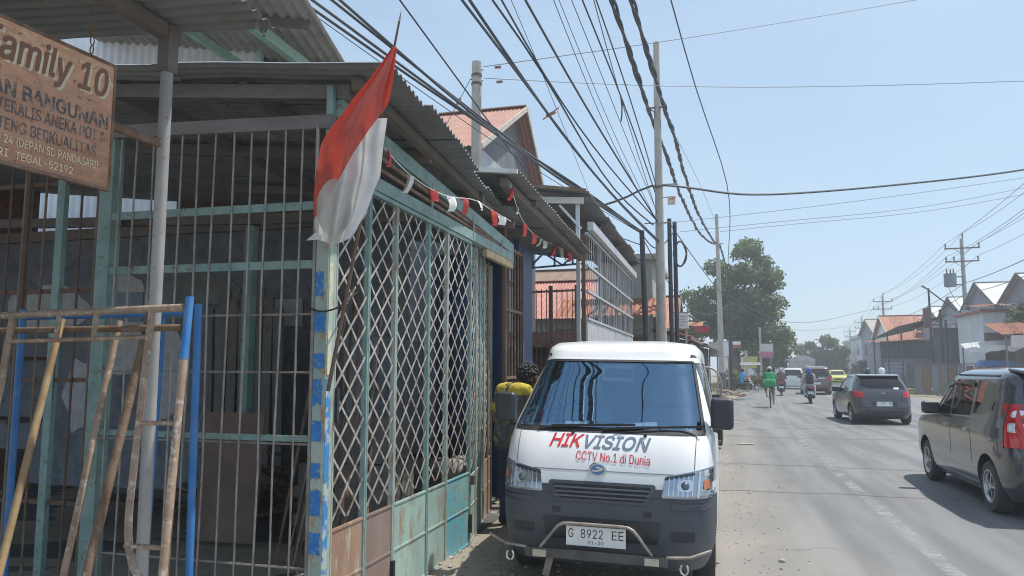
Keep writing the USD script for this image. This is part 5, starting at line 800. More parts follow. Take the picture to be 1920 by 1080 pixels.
def person(label, J, loc, rz, shirt, pants, hat=None, shoes=None, bare_legs=False, sleeve=.55, hair=True, extra=None, group=None, fine=False, face=0.0):
    t = thing('person', label, 'person', loc, rz, group); n = 20 if fine else 12; g = {k: A_(*v) for k, v in J.items()}; hd, nk, ch, pv = g['head'], g['neck'], g['chest'], g['pelvis']
    R = rotz(face); fw_ = R @ A_(0, 1, 0); sd_ = R @ A_(1, 0, 0)
    skull = [sph(hd + A_(0, 0, .035), .083, n), sph(hd - fw_ * .025 + A_(0, 0, .03), .082, n), sph(hd + fw_ * .03 - A_(0, 0, .045), .062, n), sph(hd + fw_ * .045 - A_(0, 0, .085), .038, n)]
    ms = [m3.Manifold.batch_hull(skull)] + limb([nk - A_(0, 0, .03), hd - A_(0, 0, .05)], [.058, .052], n) + [m3.Manifold.batch_hull([sph(hd + fw_ * .098 + A_(0, 0, .012), .010, 8), sph(hd + fw_ * .112 - A_(0, 0, .028), .015, 8), sph(hd + fw_ * .09 - A_(0, 0, .03), .02, 8)])]
    for s in (-1, 1): ms += [m3.Manifold.batch_hull([sph(hd + sd_ * s * .083 + A_(0, 0, .02), .012, 8), sph(hd + sd_ * s * .088 - fw_ * .015 + A_(0, 0, -.005), .016, 8), sph(hd + sd_ * s * .08 - A_(0, 0, .03), .009, 8)])]
    ms += [m3.Manifold.batch_hull([sph(ch + A_(s * .12, 0, .06), .085, n) for s in (-1, 1)] + [sph(pv + A_(s * .085, 0, .03), .105, n) for s in (-1, 1)] + [sph(nk - A_(0, 0, .03), .06, n)])]
    for s, k in ((-1, 'l'), (1, 'r')):
        sh, el, wr, hp, kn, an = g[k + 'sh'], g[k + 'el'], g[k + 'wr'], g[k + 'hip'], g[k + 'kn'], g[k + 'an']; ms += limb([sh, el, wr], [.052, .040, .027], n) + hand(wr, el, g.get('grip', .5) if not isinstance(g.get('grip'), np.ndarray) else .7, s) + limb([hp, kn, an], [.085, .056, .038], n)
        if shoes is None or bare_legs: ms += limb([an - A_(0, .03, .035), an + A_(0, .10, -.055), an + A_(0, .16, -.06)], [.035, .034, .024], n)
    part(t, 'body', soft(joined(ms), .018 if fine else .035, 6), K['skin'], smooth=True)
    e = t + '/body'; eyes = MB()
    for s in (-1, 1): part(e, 'eye', sphere(hd + fw_ * .083 + sd_ * s * .032 + A_(0, 0, .018), .012, 1), K['paper']); part(e, 'eyebrow', beam(hd + fw_ * .092 + sd_ * s * .017 + A_(0, 0, .04), hd + fw_ * .084 + sd_ * s * .05 + A_(0, 0, .04), .01, .007), K['hair'])
    part(e, 'mouth', beam(hd + fw_ * .098 - sd_ * .024 - A_(0, 0, .062), hd + fw_ * .098 + sd_ * .024 - A_(0, 0, .062), .012, .009), paint('lip', (.25, .09, .07)))
    sh_ = [m3.Manifold.batch_hull([sph(ch + A_(s * .13, 0, .07), .098, n) for s in (-1, 1)] + [sph(pv + A_(s * .10, 0, .06), .118, n) for s in (-1, 1)] + [sph(nk - A_(0, 0, .045), .066, n)]), m3.Manifold.batch_hull([sph(pv + A_(s * .10, 0, .06), .122, n) for s in (-1, 1)] + [sph(pv + A_(s * .10, -.01, -.04), .125, n) for s in (-1, 1)])]
    for k in 'lr':
        a, b, c = g[k + 'sh'], g[k + 'el'], g[k + 'wr']; q = lerp(a, b, min(1, sleeve / .55 * .62)) if sleeve < .9 else b; sh_ += limb([a, q], [.068, .062], n); sh_ += limb([b, lerp(b, c, .93)], [.055, .042], n) if sleeve >= .9 else []; sh_ += [m3.Manifold.batch_hull([sph(a, .068, n), sph(ch + A_((-1 if k == 'l' else 1) * .09, 0, .08), .09, n)])]
    part(t, 'shirt', soft(joined(sh_), .03 if fine else .04, 5), shirt, smooth=True)
    pl = []
    for k in 'lr': pl += limb([g[k + 'hip'], g[k + 'kn']] + ([] if bare_legs else [g[k + 'an'] + A_(0, 0, .02)]), [.105, .078] + ([] if bare_legs else [.06]), n)
    pl.append(m3.Manifold.batch_hull([sph(pv + A_(s * .09, 0, -.01), .112, n) for s in (-1, 1)])); part(t, 'trousers', soft(joined(pl), .04, 4), pants, smooth=True)
    if shoes is not None and not bare_legs:
        for k in 'lr': an = g[k + 'an']; part(t, 'shoe', tm(m3.Manifold.batch_hull([sph(an + A_(0, -.03, -.03), .045, 10), sph(an + A_(0, .12, -.05), .04, 10), sph(an + A_(0, .17, -.055), .03, 10)])), shoes, smooth=40)
    if hat is None:
        if hair:
            rr_ = random.Random(3); hm = [m3.Manifold.batch_hull([sph(hd - fw_ * .03 + A_(0, 0, .055), .088, 16), sph(hd + fw_ * .02 + A_(0, 0, .07), .078, 16), sph(hd - fw_ * .055 - A_(0, 0, .02), .06, 12)])]
            for i in range(420 if fine else 40):
                d = A_(rr_.gauss(0, 1), rr_.gauss(-.4, 1), rr_.gauss(.45, .9)); d /= np.linalg.norm(d); d = R @ d
                if d @ fw_ > .62 and d[2] < .45: continue
                hm.append(sph(hd - fw_ * .02 + A_(0, 0, .045) + d * (rr_.uniform(.09, .125) if fine else .098), rr_.uniform(.009, .02) if fine else rr_.uniform(.014, .026), 8))
            part(t, 'hair', soft(joined(hm), .012, 3) if fine else tm(joined(hm)), K['hair'], smooth=True)
    else:
        kind, m = hat
        if kind == 'helmet':
            h = m3.Manifold.batch_hull([sph(hd + A_(0, 0, .055), .128, 20), sph(hd - fw_ * .02 - A_(0, 0, .02), .122, 20)]) - man(bx(hd + fw_ * .16 - A_(0, 0, .03), (.2, .2, .13), R)); hp_ = part(t, 'helmet', tm(h), m, smooth=40)
            part(hp_, 'visor', tm(m3.Manifold.batch_hull([sph(hd + fw_ * .115 + sd_ * s * .06 + A_(0, 0, z), .014, 8) for s in (-1, 1) for z in (-.07, .03)])), K['black'], smooth=40); part(hp_, 'rim_band', revolve([(.124, -.006), (.131, -.006), (.131, .006), (.124, .006)], 22, 'z', hd - A_(0, 0, .045)), K['black'])
        else:
            part(t, 'cap', tm(m3.Manifold.batch_hull([sph(hd + A_(0, 0, .055), .098, 16), sph(hd + A_(0, 0, .02), .102, 16)]) + m3.Manifold.batch_hull([sph(hd + fw_ * .08 + A_(0, 0, .04), .02, 8)] + [sph(hd + fw_ * .18 + sd_ * s * .05 + A_(0, 0, .025), .01, 8) for s in (-1, 1)])), m, smooth=40); part(t, 'hair', tm(m3.Manifold.batch_hull([sph(hd - fw_ * .03, .092, 12), sph(hd - fw_ * .05 - A_(0, 0, .05), .06, 12)])), K['hair'], smooth=40)
    if extra: extra(t, g)
    return t
RIDE = dict(pelvis=(0, 0, .90), chest=(0, .10, 1.26), neck=(0, .14, 1.40), head=(0, .19, 1.52), lsh=(-.20, .11, 1.32), lel=(-.27, .30, 1.10), lwr=(-.30, .53, 1.03), rsh=(.20, .11, 1.32), rel=(.27, .30, 1.10), rwr=(.30, .53, 1.03), lhip=(-.10, .03, .86), lkn=(-.22, .42, .80), lan=(-.20, .36, .36), rhip=(.10, .03, .86), rkn=(.22, .42, .80), ran=(.20, .36, .36))
def scooter(label, loc, rz, col, txt='G 4417 ZN', group=None):
    t = thing('scooter', label, 'scooter', loc, rz, group)
    for y, r, w in ((-.42, .255, .11), (.84, .265, .09)):
        wl = part(t, 'wheel', revolve([(r * .66, -w / 2), (r * .9, -w / 2), (r, -w * .15), (r, w * .15), (r * .9, w / 2), (r * .66, w / 2), (r * .66, -w / 2)], 26, 'x', (0, y, r)), K['tyre'], smooth=40); m = MB().add(*revolve([(0, -.05), (.05, -.05), (.05, .05), (0, .05)], 12, 'x', (0, y, r)))
        for k in range(5): a = k * 1.2566; m.add(*beam((0, y, r), (0, y + math.cos(a) * r * .68, r + math.sin(a) * r * .68), .03, .03, (1, 0, 0)))
        part(wl, 'rim', m, K['dark'])
    H = lambda q: tm(m3.Manifold.batch_hull([sph(p, r, 14) for p, r in q]))
    part(t, 'tail_body', H([((s * .12, -.55, .72), .05) for s in (-1, 1)] + [((s * .15, -.05, .55), .07) for s in (-1, 1)] + [((s * .09, -.72, .78), .03) for s in (-1, 1)] + [((s * .13, .08, .72), .06) for s in (-1, 1)]), col, smooth=40)
    part(t, 'seat', H([((s * .10, -.58, .83), .045) for s in (-1, 1)] + [((s * .11, .12, .79), .05) for s in (-1, 1)]), K['black'], smooth=40); part(t, 'floorboard', H([((s * .16, .12, .30), .04) for s in (-1, 1)] + [((s * .14, .55, .30), .04) for s in (-1, 1)]), K['dark'], smooth=40)
    part(t, 'leg_shield', H([((s * .20, .58, .38), .03) for s in (-1, 1)] + [((s * .17, .66, .88), .03) for s in (-1, 1)]), col, smooth=40); part(t, 'front_fender', H([((0, .70, .5), .06), ((0, .95, .5), .05), ((0, .84, .56), .06)]), col, smooth=40)
    hb = part(t, 'handlebar', ptube(smooth_path([(-.34, .52, 1.02), (-.2, .60, 1.03), (0, .64, 1.0), (.2, .60, 1.03), (.34, .52, 1.02)], 5), .016, 10), K['black'], smooth=40)
    for s in (-1, 1): part(hb, 'mirror', H([((s * .33, .56, 1.20), .012), ((s * .41, .56, 1.20), .012), ((s * .40, .56, 1.27), .012), ((s * .34, .56, 1.27), .012)]), K['black']); part(hb, 'mirror_stem', tube((s * .27, .57, 1.03), (s * .34, .56, 1.2), .007, 6), K['black']); part(t, 'shock_absorber', tube((s * .11, -.42, .30), (s * .11, -.40, .6), .025, 8), K['alloy']); part(t, 'fork', tube((s * .07, .84, .27), (s * .06, .70, .72), .02, 8), K['alloy'])
    part(t, 'tail_light', H([((s * .06, -.755, .77), .03) for s in (-1, 1)] + [((0, -.74, .73), .03)]), K['redlamp'], smooth=40); part(t, 'rear_mudguard', H([((s * .06, -.62, .62), .02) for s in (-1, 1)] + [((s * .06, -.80, .40), .015) for s in (-1, 1)]), K['black']); plate(t, txt, None, (0, -.815, .53), .25, .10, -1)
    part(t, 'exhaust', H([((.15, -.10, .26), .045), ((.16, -.62, .36), .055)]), K['dark'], smooth=40); part(t, 'engine', H([((-.08, -.42, .27), .08), ((-.06, .0, .33), .1), ((.06, .0, .33), .1)]), K['dark'], smooth=40); return t
bluehelm = paint('blue_helmet', (.02, .06, .32), rough=.15, coat=.9, dirt=0); whitehelm = paint('white_helmet', (.72, .72, .73), rough=.2, coat=.8, dirt=.03)
navyvest = mat('navy_vest', (.025, .03, .045), (.035, .04, .055), s1=9, rough=.9, obj=True); jeans = mat('blue_jeans', (.05, .12, .26), (.07, .15, .30), s1=12, rough=.9, obj=True); palej = mat('pale_jeans', (.55, .58, .66), (.46, .50, .58), s1=10, rough=.9, obj=True)
maroon = mat('maroon_jacket', (.16, .06, .055), (.12, .05, .045), s1=6, rough=.85, obj=True); greensh = mat('green_shirt', (.03, .30, .11), (.025, .25, .09), s1=4, rough=.9, obj=True); khaki = mat('khaki_shorts', (.25, .23, .17), (.2, .18, .13), s1=6, rough=.9, obj=True); paleshirt = mat('pale_sleeves', (.42, .38, .38), (.36, .32, .33), s1=8, rough=.9, obj=True)
def rider(lab_s, lab_p, loc, rz, scol, shirt, pants, helm, txt, vest=None, sleeve=1.0):
    scooter(lab_s, loc, rz, scol, txt)
    def ex(t, g):
        if vest is not None: part(t, 'vest', soft(joined([m3.Manifold.batch_hull([sph(g['chest'] + A_(s * .105, -.01, .06), .108, 12) for s in (-1, 1)] + [sph(g['pelvis'] + A_(s * .085, -.01, .06), .13, 12) for s in (-1, 1)])]), .04, 3), vest, smooth=True)
    J = {k: (v[0], v[1] - .12, v[2]) for k, v in RIDE.items()}; J['lwr'] = (-.31, .50 - .03, 1.06); J['rwr'] = (.31, .47, 1.06)
    return person(lab_p, J, loc, rz, shirt, pants, ('helmet', helm), K['black'], sleeve=sleeve, extra=ex)
rider('dark scooter with pale rear plate following the brown minivan', 'scooter rider with blue helmet and dark vest seen from behind', (4.38, 38.6, 0), -4, K['dark'], paleshirt, palej, bluehelm, 'G 4417 ZN', navyvest)
rider('dark scooter just beyond the cyclist', 'scooter rider in maroon jacket and blue jeans just beyond the cyclist', (3.93, 49.1, 0), -4, K['dark'], maroon, jeans, paint('grey_helmet', (.30, .28, .28), rough=.3, coat=.6), 'G 2093 AF')
rider('scooter hidden behind the dark hatchback', 'scooter rider with white helmet just visible over the hatchback roof', (6.62, 33.7, 0), -4, K['dark'], paleshirt, jeans, whitehelm, 'G 6632 QF')
rider('second scooter hidden behind the dark hatchback', 'scooter rider with dark blue helmet beside the white-helmeted one', (6.55, 36.3, 0), -4, K['dark'], navyvest, jeans, paint('navy_helmet', (.03, .035, .06), rough=.2, coat=.8), 'G 3158 RP')
rider('distant scooter in front of the cargo truck', 'distant scooter rider in white shirt left of the cargo truck', (7.0, 72.0, 0), -5, K['dark'], mat('white_shirt', (.66, .66, .67), (.58, .58, .6), s1=6, rough=.9, obj=True), navyvest, whitehelm, 'G 5120 WS')
bk = thing('bicycle', 'old bicycle ridden by the man in the green shirt', 'bicycle', (2.27, 34.15, 0), -3)
for y in (-.50, .54):
    ty = part(bk, 'tyre', revolve([(.305, -.018), (.33, -.015), (.335, 0), (.33, .015), (.305, .018), (.305, -.018)], 36, 'x', (0, y, .335)), K['tyre'], smooth=50); sp_ = MB()
    for k in range(18): a = k * math.pi / 9; sp_.add(*tube((.02 * (-1) ** k, y, .335), (0, y + .305 * math.cos(a), .335 + .305 * math.sin(a)), .0022, 4))
    part(ty, 'spokes', sp_, K['chrome']); part(ty, 'hub', tube((-.05, y, .335), (.05, y, .335), .02, 8), K['chrome']); part(bk, 'mudguard', ptube([(0, y + .355 * math.cos(a), .335 + .355 * math.sin(a)) for a in np.linspace(.4, math.pi - .1, 12)], .012, 6), K['black'])
for n_, a, b_, r_ in (('seat_tube', (0, -.06, .30), (0, -.20, .84), .016), ('down_tube', (0, -.06, .30), (0, .38, .76), .018), ('top_tube', (0, -.17, .74), (0, .36, .82), .015), ('head_tube', (0, .39, .70), (0, .345, .90), .018)): part(bk, n_, tube(a, b_, r_, 8), K['dark'])
for s in (-1, 1): part(bk, 'chain_stay', tube((0, -.06, .30), (s * .05, -.50, .335), .009, 6), K['dark']); part(bk, 'seat_stay', tube((0, -.18, .76), (s * .05, -.50, .335), .008, 6), K['dark']); part(bk, 'fork', tube((s * .03, .39, .70), (s * .05, .54, .335), .010, 6), K['dark']); part(bk, 'crank', beam((s * .06, -.06, .30), (s * .07, -.06 - s * .02, .30 + s * -.165), .02, .012), K['chrome']); part(bk, 'pedal', bx((s * .12, -.06 - s * .02, .30 - s * .165), (.09, .06, .022)), K['black'])
part(bk, 'handlebar', ptube(smooth_path([(-.29, .16, 1.0), (-.25, .30, 1.03), (0, .37, 1.0), (.25, .30, 1.03), (.29, .16, 1.0)], 5), .012, 8), K['chrome'], smooth=40); part(bk, 'stem', tube((0, .345, .90), (0, .36, 1.0), .013, 8), K['chrome']); part(bk, 'saddle', tm(m3.Manifold.batch_hull([sph((0, -.05, .87), .02), sph((-.08, -.30, .88), .04), sph((.08, -.30, .88), .04)])), K['black'], smooth=40); part(bk, 'carrier', bx((0, -.5, .72), (.13, .32, .012)), K['dark'])
CY = dict(pelvis=(0, -.22, 1.0), chest=(0, -.10, 1.34), neck=(0, -.05, 1.49), head=(0, -.01, 1.60), lsh=(-.20, -.09, 1.40), lel=(-.30, .02, 1.17), lwr=(-.29, .17, 1.03), rsh=(.20, -.09, 1.40), rel=(.30, .02, 1.17), rwr=(.29, .17, 1.03), lhip=(-.10, -.2, .96), lkn=(-.19, .17, .83), lan=(-.135, -.06, .55), rhip=(.10, -.2, .96), rkn=(.13, .10, .62), ran=(.13, -.10, .24))
person('man in loose green shirt and pale cap riding a bicycle', CY, (2.27, 34.15, 0), -3, greensh, khaki, ('cap', mat('pale_cap', (.60, .55, .56), (.5, .46, .46), s1=9, rough=.9, obj=True)), None, bare_legs=True, extra=lambda t, g: part(t, 'shirt_tail', soft(joined([m3.Manifold.batch_hull([sph(g['pelvis'] + A_(s * .14, -.04, z), .11, 12) for s in (-1, 1) for z in (-.05, .1)])]), .04, 3), greensh, smooth=True))
# the man between the van and the gate
camo = mat('yellow_black_shirt', (.075, .078, .085), (.14, .135, .12), (.42, .33, .05), s1=14, s2=11, lo3=.60, hi3=.64, rough=.9, obj=True); yel = mat('yellow_yoke', (.60, .47, .05), (.52, .40, .05), (.10, .09, .05), s1=6, s2=11, lo3=.6, hi3=.63, rough=.9, obj=True)
ST = dict(pelvis=(0, 0, .90), chest=(0, .03, 1.27), neck=(.015, .11, 1.39), head=(.05, .21, 1.475), lsh=(-.20, .03, 1.36), lel=(-.27, -.02, 1.09), lwr=(-.25, .12, .87), rsh=(.20, .03, 1.36), rel=(.26, .14, 1.12), rwr=(.20, .36, 1.05), lhip=(-.10, 0, .88), lkn=(-.11, .03, .48), lan=(-.11, 0, .085), rhip=(.10, 0, .88), rkn=(.11, .04, .48), ran=(.12, .02, .085))
def manx(t, g):
    ch, pv, nk = g['chest'], g['pelvis'], g['neck']; ms = [m3.Manifold.batch_hull([sph(ch + A_(s * .13, 0, .07), .1015, 20) for s in (-1, 1)] + [sph(pv + A_(s * .10, 0, .06), .1215, 20) for s in (-1, 1)] + [sph(nk - A_(0, 0, .045), .0695, 20)])]
    for k in 'lr': ms += limb([g[k + 'sh'], lerp(g[k + 'sh'], g[k + 'el'], .5)], [.0715, .068], 20) + [m3.Manifold.batch_hull([sph(g[k + 'sh'], .0715, 20), sph(ch + A_((-1 if k == 'l' else 1) * .09, 0, .08), .0935, 20)])]
    full = joined(ms); cutm = man(bx(ch + A_(0, 0, .395), (1.2, 1.2, .7))) - man(bx(ch + A_(0, -.2, .30), (.035, .5, 1.0)))
    part(t, 'yoke', soft(full ^ cutm, .03, 4), yel, smooth=True)
    for k in 'lr': a, b_ = g[k + 'sh'], g[k + 'el']; part(t, 'sleeve_band', tm(joined(limb([lerp(a, b_, .58), lerp(a, b_, .70)], [.066, .064], 14))), yel, smooth=40)
person('curly-haired man in yellow and black shirt standing between the van and the gate', ST, (-2.03, 7.5, .09), -38, camo, jeans if False else mat('dark_jeans', (.035, .05, .09), (.045, .06, .10), s1=8, rough=.9, obj=True), None, K['black'], sleeve=.55, extra=manx, fine=True, face=-.35)

# ------------------------------------------------------------------ poles
def pole(name, label, x, y, h, r0, r1, m, group=None, lean=(0, 0), z0=-.1, cat='pole'):
    t = thing(name, label, cat, (x, y, 0), 0, group); part(t, 'shaft', tube((0, 0, z0), (lean[0], lean[1], h), r0, 18, r1), m, smooth=50); return t
p1 = pole('concrete_pole', 'short concrete pole with insulated stay wires rising behind the shed canopy', -5.05, 15.62, 8.62, .13, .11, K['concrete'])
for z in (8.1, 8.3): part(p1, 'clamp_band', revolve([(.108, -.03), (.122, -.03), (.122, .03), (.108, .03)], 18, 'z', (0, 0, z)), K['darkrust'])
for q in ((.15, .02, 8.43), (.15, .02, 8.17), (-.12, -.08, 8.2)): part(p1, 'bracket', tube((0, 0, q[2]), q, .014, 6), K['darkrust'])
for dx, z in ((.38, 8.52), (.42, 8.17)): part(p1, 'insulator', tube((dx, .16, z), (dx + .14, .20, z + .01), .032, 10), mat('brown_insulator', (.22, .11, .07), (.28, .16, .11), s1=9, rough=.3))
part(p1, 'stay_wire', tube((-.12, -.08, 8.2), (-.9, -.3, 6.6), .008, 5), K['cable']); part(p1, 'insulator', tube((-.34, -.14, 7.75), (-.42, -.165, 7.58), .03, 10), mat('brown_insulator', (.22, .11, .07)))
p2 = pole('concrete_pole', 'tall tapering concrete utility pole behind the van carrying the twisted cables', -1.39, 21.0, 11.0, .155, .085, K['concrete'], lean=(.02, 0))
for z in (9.05, 9.0): part(p2, 'cable_bracket', MB().add(*beam((-.22, -.06, z), (.26, -.06, z), .05, .03)).add(*beam((-.2, -.06, z), (0, -.06, z - .2), .03, .02)), K['darkrust']) if z > 9.01 else None
part(p2, 'steel_band', revolve([(.115, -.03), (.128, -.03), (.128, .03), (.115, .03)], 18, 'z', (0, 0, 6.75)), K['bar']); part(p2, 'cable_bracket', beam((-.1, -.14, 6.78), (.5, -.14, 6.78), .03, .03), K['bar']); part(p2, 'cable_bracket', beam((-.4, -.15, 5.7), (.3, -.15, 5.7), .03, .03), K['bar'])
part(p2, 'tin_plate', bx((.36, -.12, 6.32), (.21, .01, .24)), mat('faded_tin_plate', (.55, .22, .12), (.62, .58, .5), s1=9, lo=.45, hi=.55, rough=.5)); part(p2, 'plate_strap', beam((0, -.10, 6.42), (.3, -.12, 6.42), .02, .02), K['bar'])
p3 = pole('concrete_pole', 'concrete utility pole farther along the left roadside in front of the big tree', .42, 47.0, 11.1, .20, .095, K['concrete'], lean=(-.05, 0))
part(p3, 'cable_bracket', beam((-.3, 0, 9.25), (.3, 0, 9.25), .05, .05), K['darkrust']); part(p3, 'painted_base', tube((0, 0, .1), (-.005, 0, 1.4), .207, 18, .198), mat('dark_base', (.10, .10, .11), (.14, .14, .14), s1=4, rough=.8), smooth=50)
blackp = mat('black_steel_pole', (.022, .024, .03), (.04, .04, .045), s1=5, rough=.5)
pole('telecom_pole', 'thin black pole just right of the tall concrete pole', -1.15, 21.7, 5.97, .07, .06, blackp)
d2 = pole('telecom_pole', 'thin black pole with a coil of spare cable hung on it', -1.02, 22.1, 5.95, .07, .06, blackp)
part(d2, 'cable_coil', ptube([(.14 + .02 * math.sin(a * 3.1), -.08 + .03 * math.cos(a * .7), 4.98 + 0) + np.array([.17 * math.cos(a), .05 * math.sin(a), .38 * math.sin(a)]) for a in np.linspace(0, 2 * math.pi * 5, 80)], .022, 6), K['cable'], smooth=50)
pole('telecom_pole', 'leaning black pole in front of the grey walled house, with cables tied at its top', -1.66, 20.0, 5.35, .10, .065, blackp, lean=(-.13, 0)); pole('telecom_pole', 'slim dark pole standing right of the farther concrete pole', .95, 47.6, 6.25, .10, .09, blackp)
pole('telecom_pole', 'short grey pole beside the pink hanging sign', 3.42, 60.3, 4.8, .10, .08, K['concrete']); pole('telecom_pole', 'pale thin post at the foot of the big tree', 2.15, 55, 2.9, .11, .10, K['concrete'])
# right-hand power poles
steelp = mat('power_pole_grey', (.28, .27, .26), (.22, .21, .20), s1=3, rough=.6)
RP = [(13.6, 20, 11.6), (18.25, 62.6, 11.4), (21.55, 107.0, 11.1), (25.9, 146.7, 10.6), (29.9, 184, 10.6), (36, 222, 10.6)]; RL = ['power pole just outside the right edge of the picture', 'power pole with two crossarms and a hanging transformer', 'second power pole with two crossarms beyond the transformer pole', 'third power pole along the right side, above the tree and the houses', 'fourth and smaller power pole along the right side', 'farthest power pole on the right']
INS = []
for i, ((x, y, h), lb) in enumerate(zip(RP, RL)):
    if i == 0: t = None
    else:
        t = pole('power_pole', lb, x, y, h, .20, .12, steelp); dirn = math.atan2(.09, 1); ax = A_(math.cos(dirn), -math.sin(dirn), 0)
        for k, (z, w0, w1) in enumerate(((h - .75, -1.2, 1.15), (h - 1.75, -1.2, 1.05))):
            part(t, 'crossarm', beam(ax * w0 + [0, -.14, z], ax * w1 + [0, -.14, z], .09, .10), K['darkrust']); part(t, 'brace', beam(ax * -.6 + [0, -.12, z], A_(0, -.12, z - .5), .03, .03), K['darkrust']); part(t, 'brace', beam(ax * .6 + [0, -.12, z], A_(0, -.12, z - .5), .03, .03), K['darkrust'])
            for w in ((-1.12, 1.08) if k == 0 else (-1.12, -.6, .98)): part(t, 'insulator', revolve([(0, 0), (.05, .02), (.03, .08), (.085, .12), (.04, .18), (.07, .24), (.03, .33), (0, .34)], 10, 'z', ax * w + [0, -.14, z + .05]), mat('dark_insulator', (.06, .05, .05), (.09, .07, .06), s1=9, rough=.25))
        part(t, 'insulator', revolve([(0, 0), (.05, .02), (.03, .1), (.085, .14), (.04, .22), (.07, .3), (.03, .4), (0, .42)], 10, 'z', (.08, -.02, h)), mat('dark_insulator', (.06, .05, .05)))
        if i == 1:
            tr_ = part(t, 'transformer', tm(m3.Manifold.batch_hull([m3.Manifold.cylinder(1.0, .40, .40, 24).translate((-.95, -.1, 7.75)), m3.Manifold.cylinder(.9, .42, .42, 24).translate((-.95, -.1, 7.8))])), mat('transformer_grey', (.15, .17, .20), (.12, .14, .165), s1=2, rough=.5), smooth=40)
            for dx in (-.2, .05, .25): part(tr_, 'bushing', revolve([(0, 0), (.06, .02), (.035, .1), (.07, .16), (.03, .25), (.05, .33), (0, .4)], 10, 'z', (-.95 + dx, -.1, 8.75)), K['darkrust'])
            for z in (7.9, 8.5): part(t, 'transformer_bracket', beam((-.6, -.1, z), (0, 0, z), .08, .08), K['darkrust'])
            part(t, 'junction_box', bx((.1, -.2, 5.9), (.8, .25, .12)), paint('grey_box', (.6, .6, .6))); part(t, 'drop_cable', ptube(sag((-1.3, -.1, 8.3), (-.05, -.15, 5.9), .4), .02, 5), K['cable'])
    dirn = math.atan2(.09, 1); ax = A_(math.cos(dirn), -math.sin(dirn), 0); b0 = A_(x, y, 0)
    INS.append([b0 + ax * w + [0, -.14, z] for z, w in ((h - .36, -1.12), (h - .36, 1.08), (h - 1.36, -1.12), (h - 1.36, -.6), (h - 1.36, .98), (h + .40, .08), (h - 3.4, 0), (h - 4.2, 0))])
n = 0
for i in range(len(RP) - 1):
    for k in range(8):
        solo('power_line', ptube(sag(INS[i][k], INS[i + 1][k], .55 + .1 * (k % 3), 16), .014 if k < 6 else .024, 5), K['cable'], ('dark power line rising from the transformer pole to the right edge of the picture', 'dark power line between the transformer pole and the second power pole', 'dark power line between the second and third power poles on the right', 'faint power line between the third and fourth power poles', 'faint power line beyond the fourth power pole')[i], 'power line', group=f'power lines along the right side, span {i + 1}')
lamp = pole('street_lamp', 'thin dark lamp pole with a long slanting arm in front of the right-hand sheds', 14.0, 55.4, 7.0, .10, .06, blackp); part(lamp, 'arm', tube((-.25, 0, 7.1), (1.75, .6, 5.5), .05, 8, .04), blackp); part(lamp, 'meter_box', bx((-.2, -.1, 5.0), (.45, .3, 1.3)), K['darkrust']); part(lamp, 'lamp_head', bx((-.3, -.02, 7.1), (.3, .16, .1), roty(.6)), K['bar'])
for x, y, h, lb in ((14.9, 56.5, 5.6, 'dark post in the pair right of the street lamp'), (15.6, 58, 5.0, 'shorter dark post in the pair right of the street lamp'), (17.0, 87, 5.9, 'black post left of the blue sign on the right side'), (17.5, 88.5, 6.2, 'second black post left of the blue sign on the right side')): pole('telecom_pole', lb, x, y, h, .09, .08, blackp)

# ------------------------------------------------------------------ overhead cables
def cable(pts, r, label, group=None, name='overhead_cable', twist=False, m=None):
    p = smooth_path(pts, 6) if len(pts) > 2 else np.asarray(pts, float)
    if twist:
        L_ = np.concatenate([[0], np.cumsum(np.linalg.norm(np.diff(p, axis=0), axis=1))]); s = np.arange(0, L_[-1], .09); q = np.stack([np.interp(s, L_, p[:, k]) for k in range(3)], 1); ph = s / 1.7 * 2 * math.pi; o = solo_ = None
        t = thing(name, label, 'cable', tuple(q[0]), 0, group)
        for k in range(3): a = ph + k * 2.0944; off_ = np.stack([np.cos(a), 0 * a, np.sin(a)], 1) * r * .55; wob = (meshkit.noise(np.stack([s * .7, s * 0 + k, s * 0], -1), 4) - .5)[:, None] * r * .9; part(t, 'strand', ptube(q + off_ + wob - q[0], r * .62, 7), K['cable'], smooth=60)
        return t
    return solo(name, ptube(p, r, 6), m or K['cable'], label, 'cable', group=group)
BND = 'dark cable in the sheaf running from the upper left over the shed roofs'; G1_ = 'cables over the shed roofs'
for pts, r in (([(-10.02, -4.03, 8.98), (-5.77, 9.16, 7.0), (-3.71, 15.55, 6.04), (-1.85, 20.0, 5.3)], .008), ([(-9.99, -4.0, 8.82), (-5.67, 9.19, 7.0), (-4.22, 13.62, 6.39), (-2.91, 17.48, 5.93), (-1.82, 20.0, 5.33)], .024), ([(-9.69, -4.01, 8.77), (-5.5, 9.23, 7.0), (-4.17, 13.57, 6.35), (-1.82, 20.0, 5.3)], .024), ([(-9.72, -3.31, 9.7), (-5.52, 9.83, 7.3), (-3.75, 15.36, 6.29), (-1.82, 20.0, 5.35)], .024), ([(-9.24, -3.32, 10.05), (-5.4, 9.86, 7.3), (-4.28, 13.7, 6.5), (-1.82, 20.0, 5.32)], .026),
               ([(-5.12, -4.98, 9.34), (-3.87, 8.67, 6.5), (-3.6, 11.71, 5.86), (-3.13, 15.58, 5.18), (-1.82, 20.0, 4.96)], .013)): cable(pts, r, BND, G1_)
BN2 = 'cable in the sheaf fanning down from the sky to the tall concrete pole'; G2_ = 'cables fanning to the tall pole'
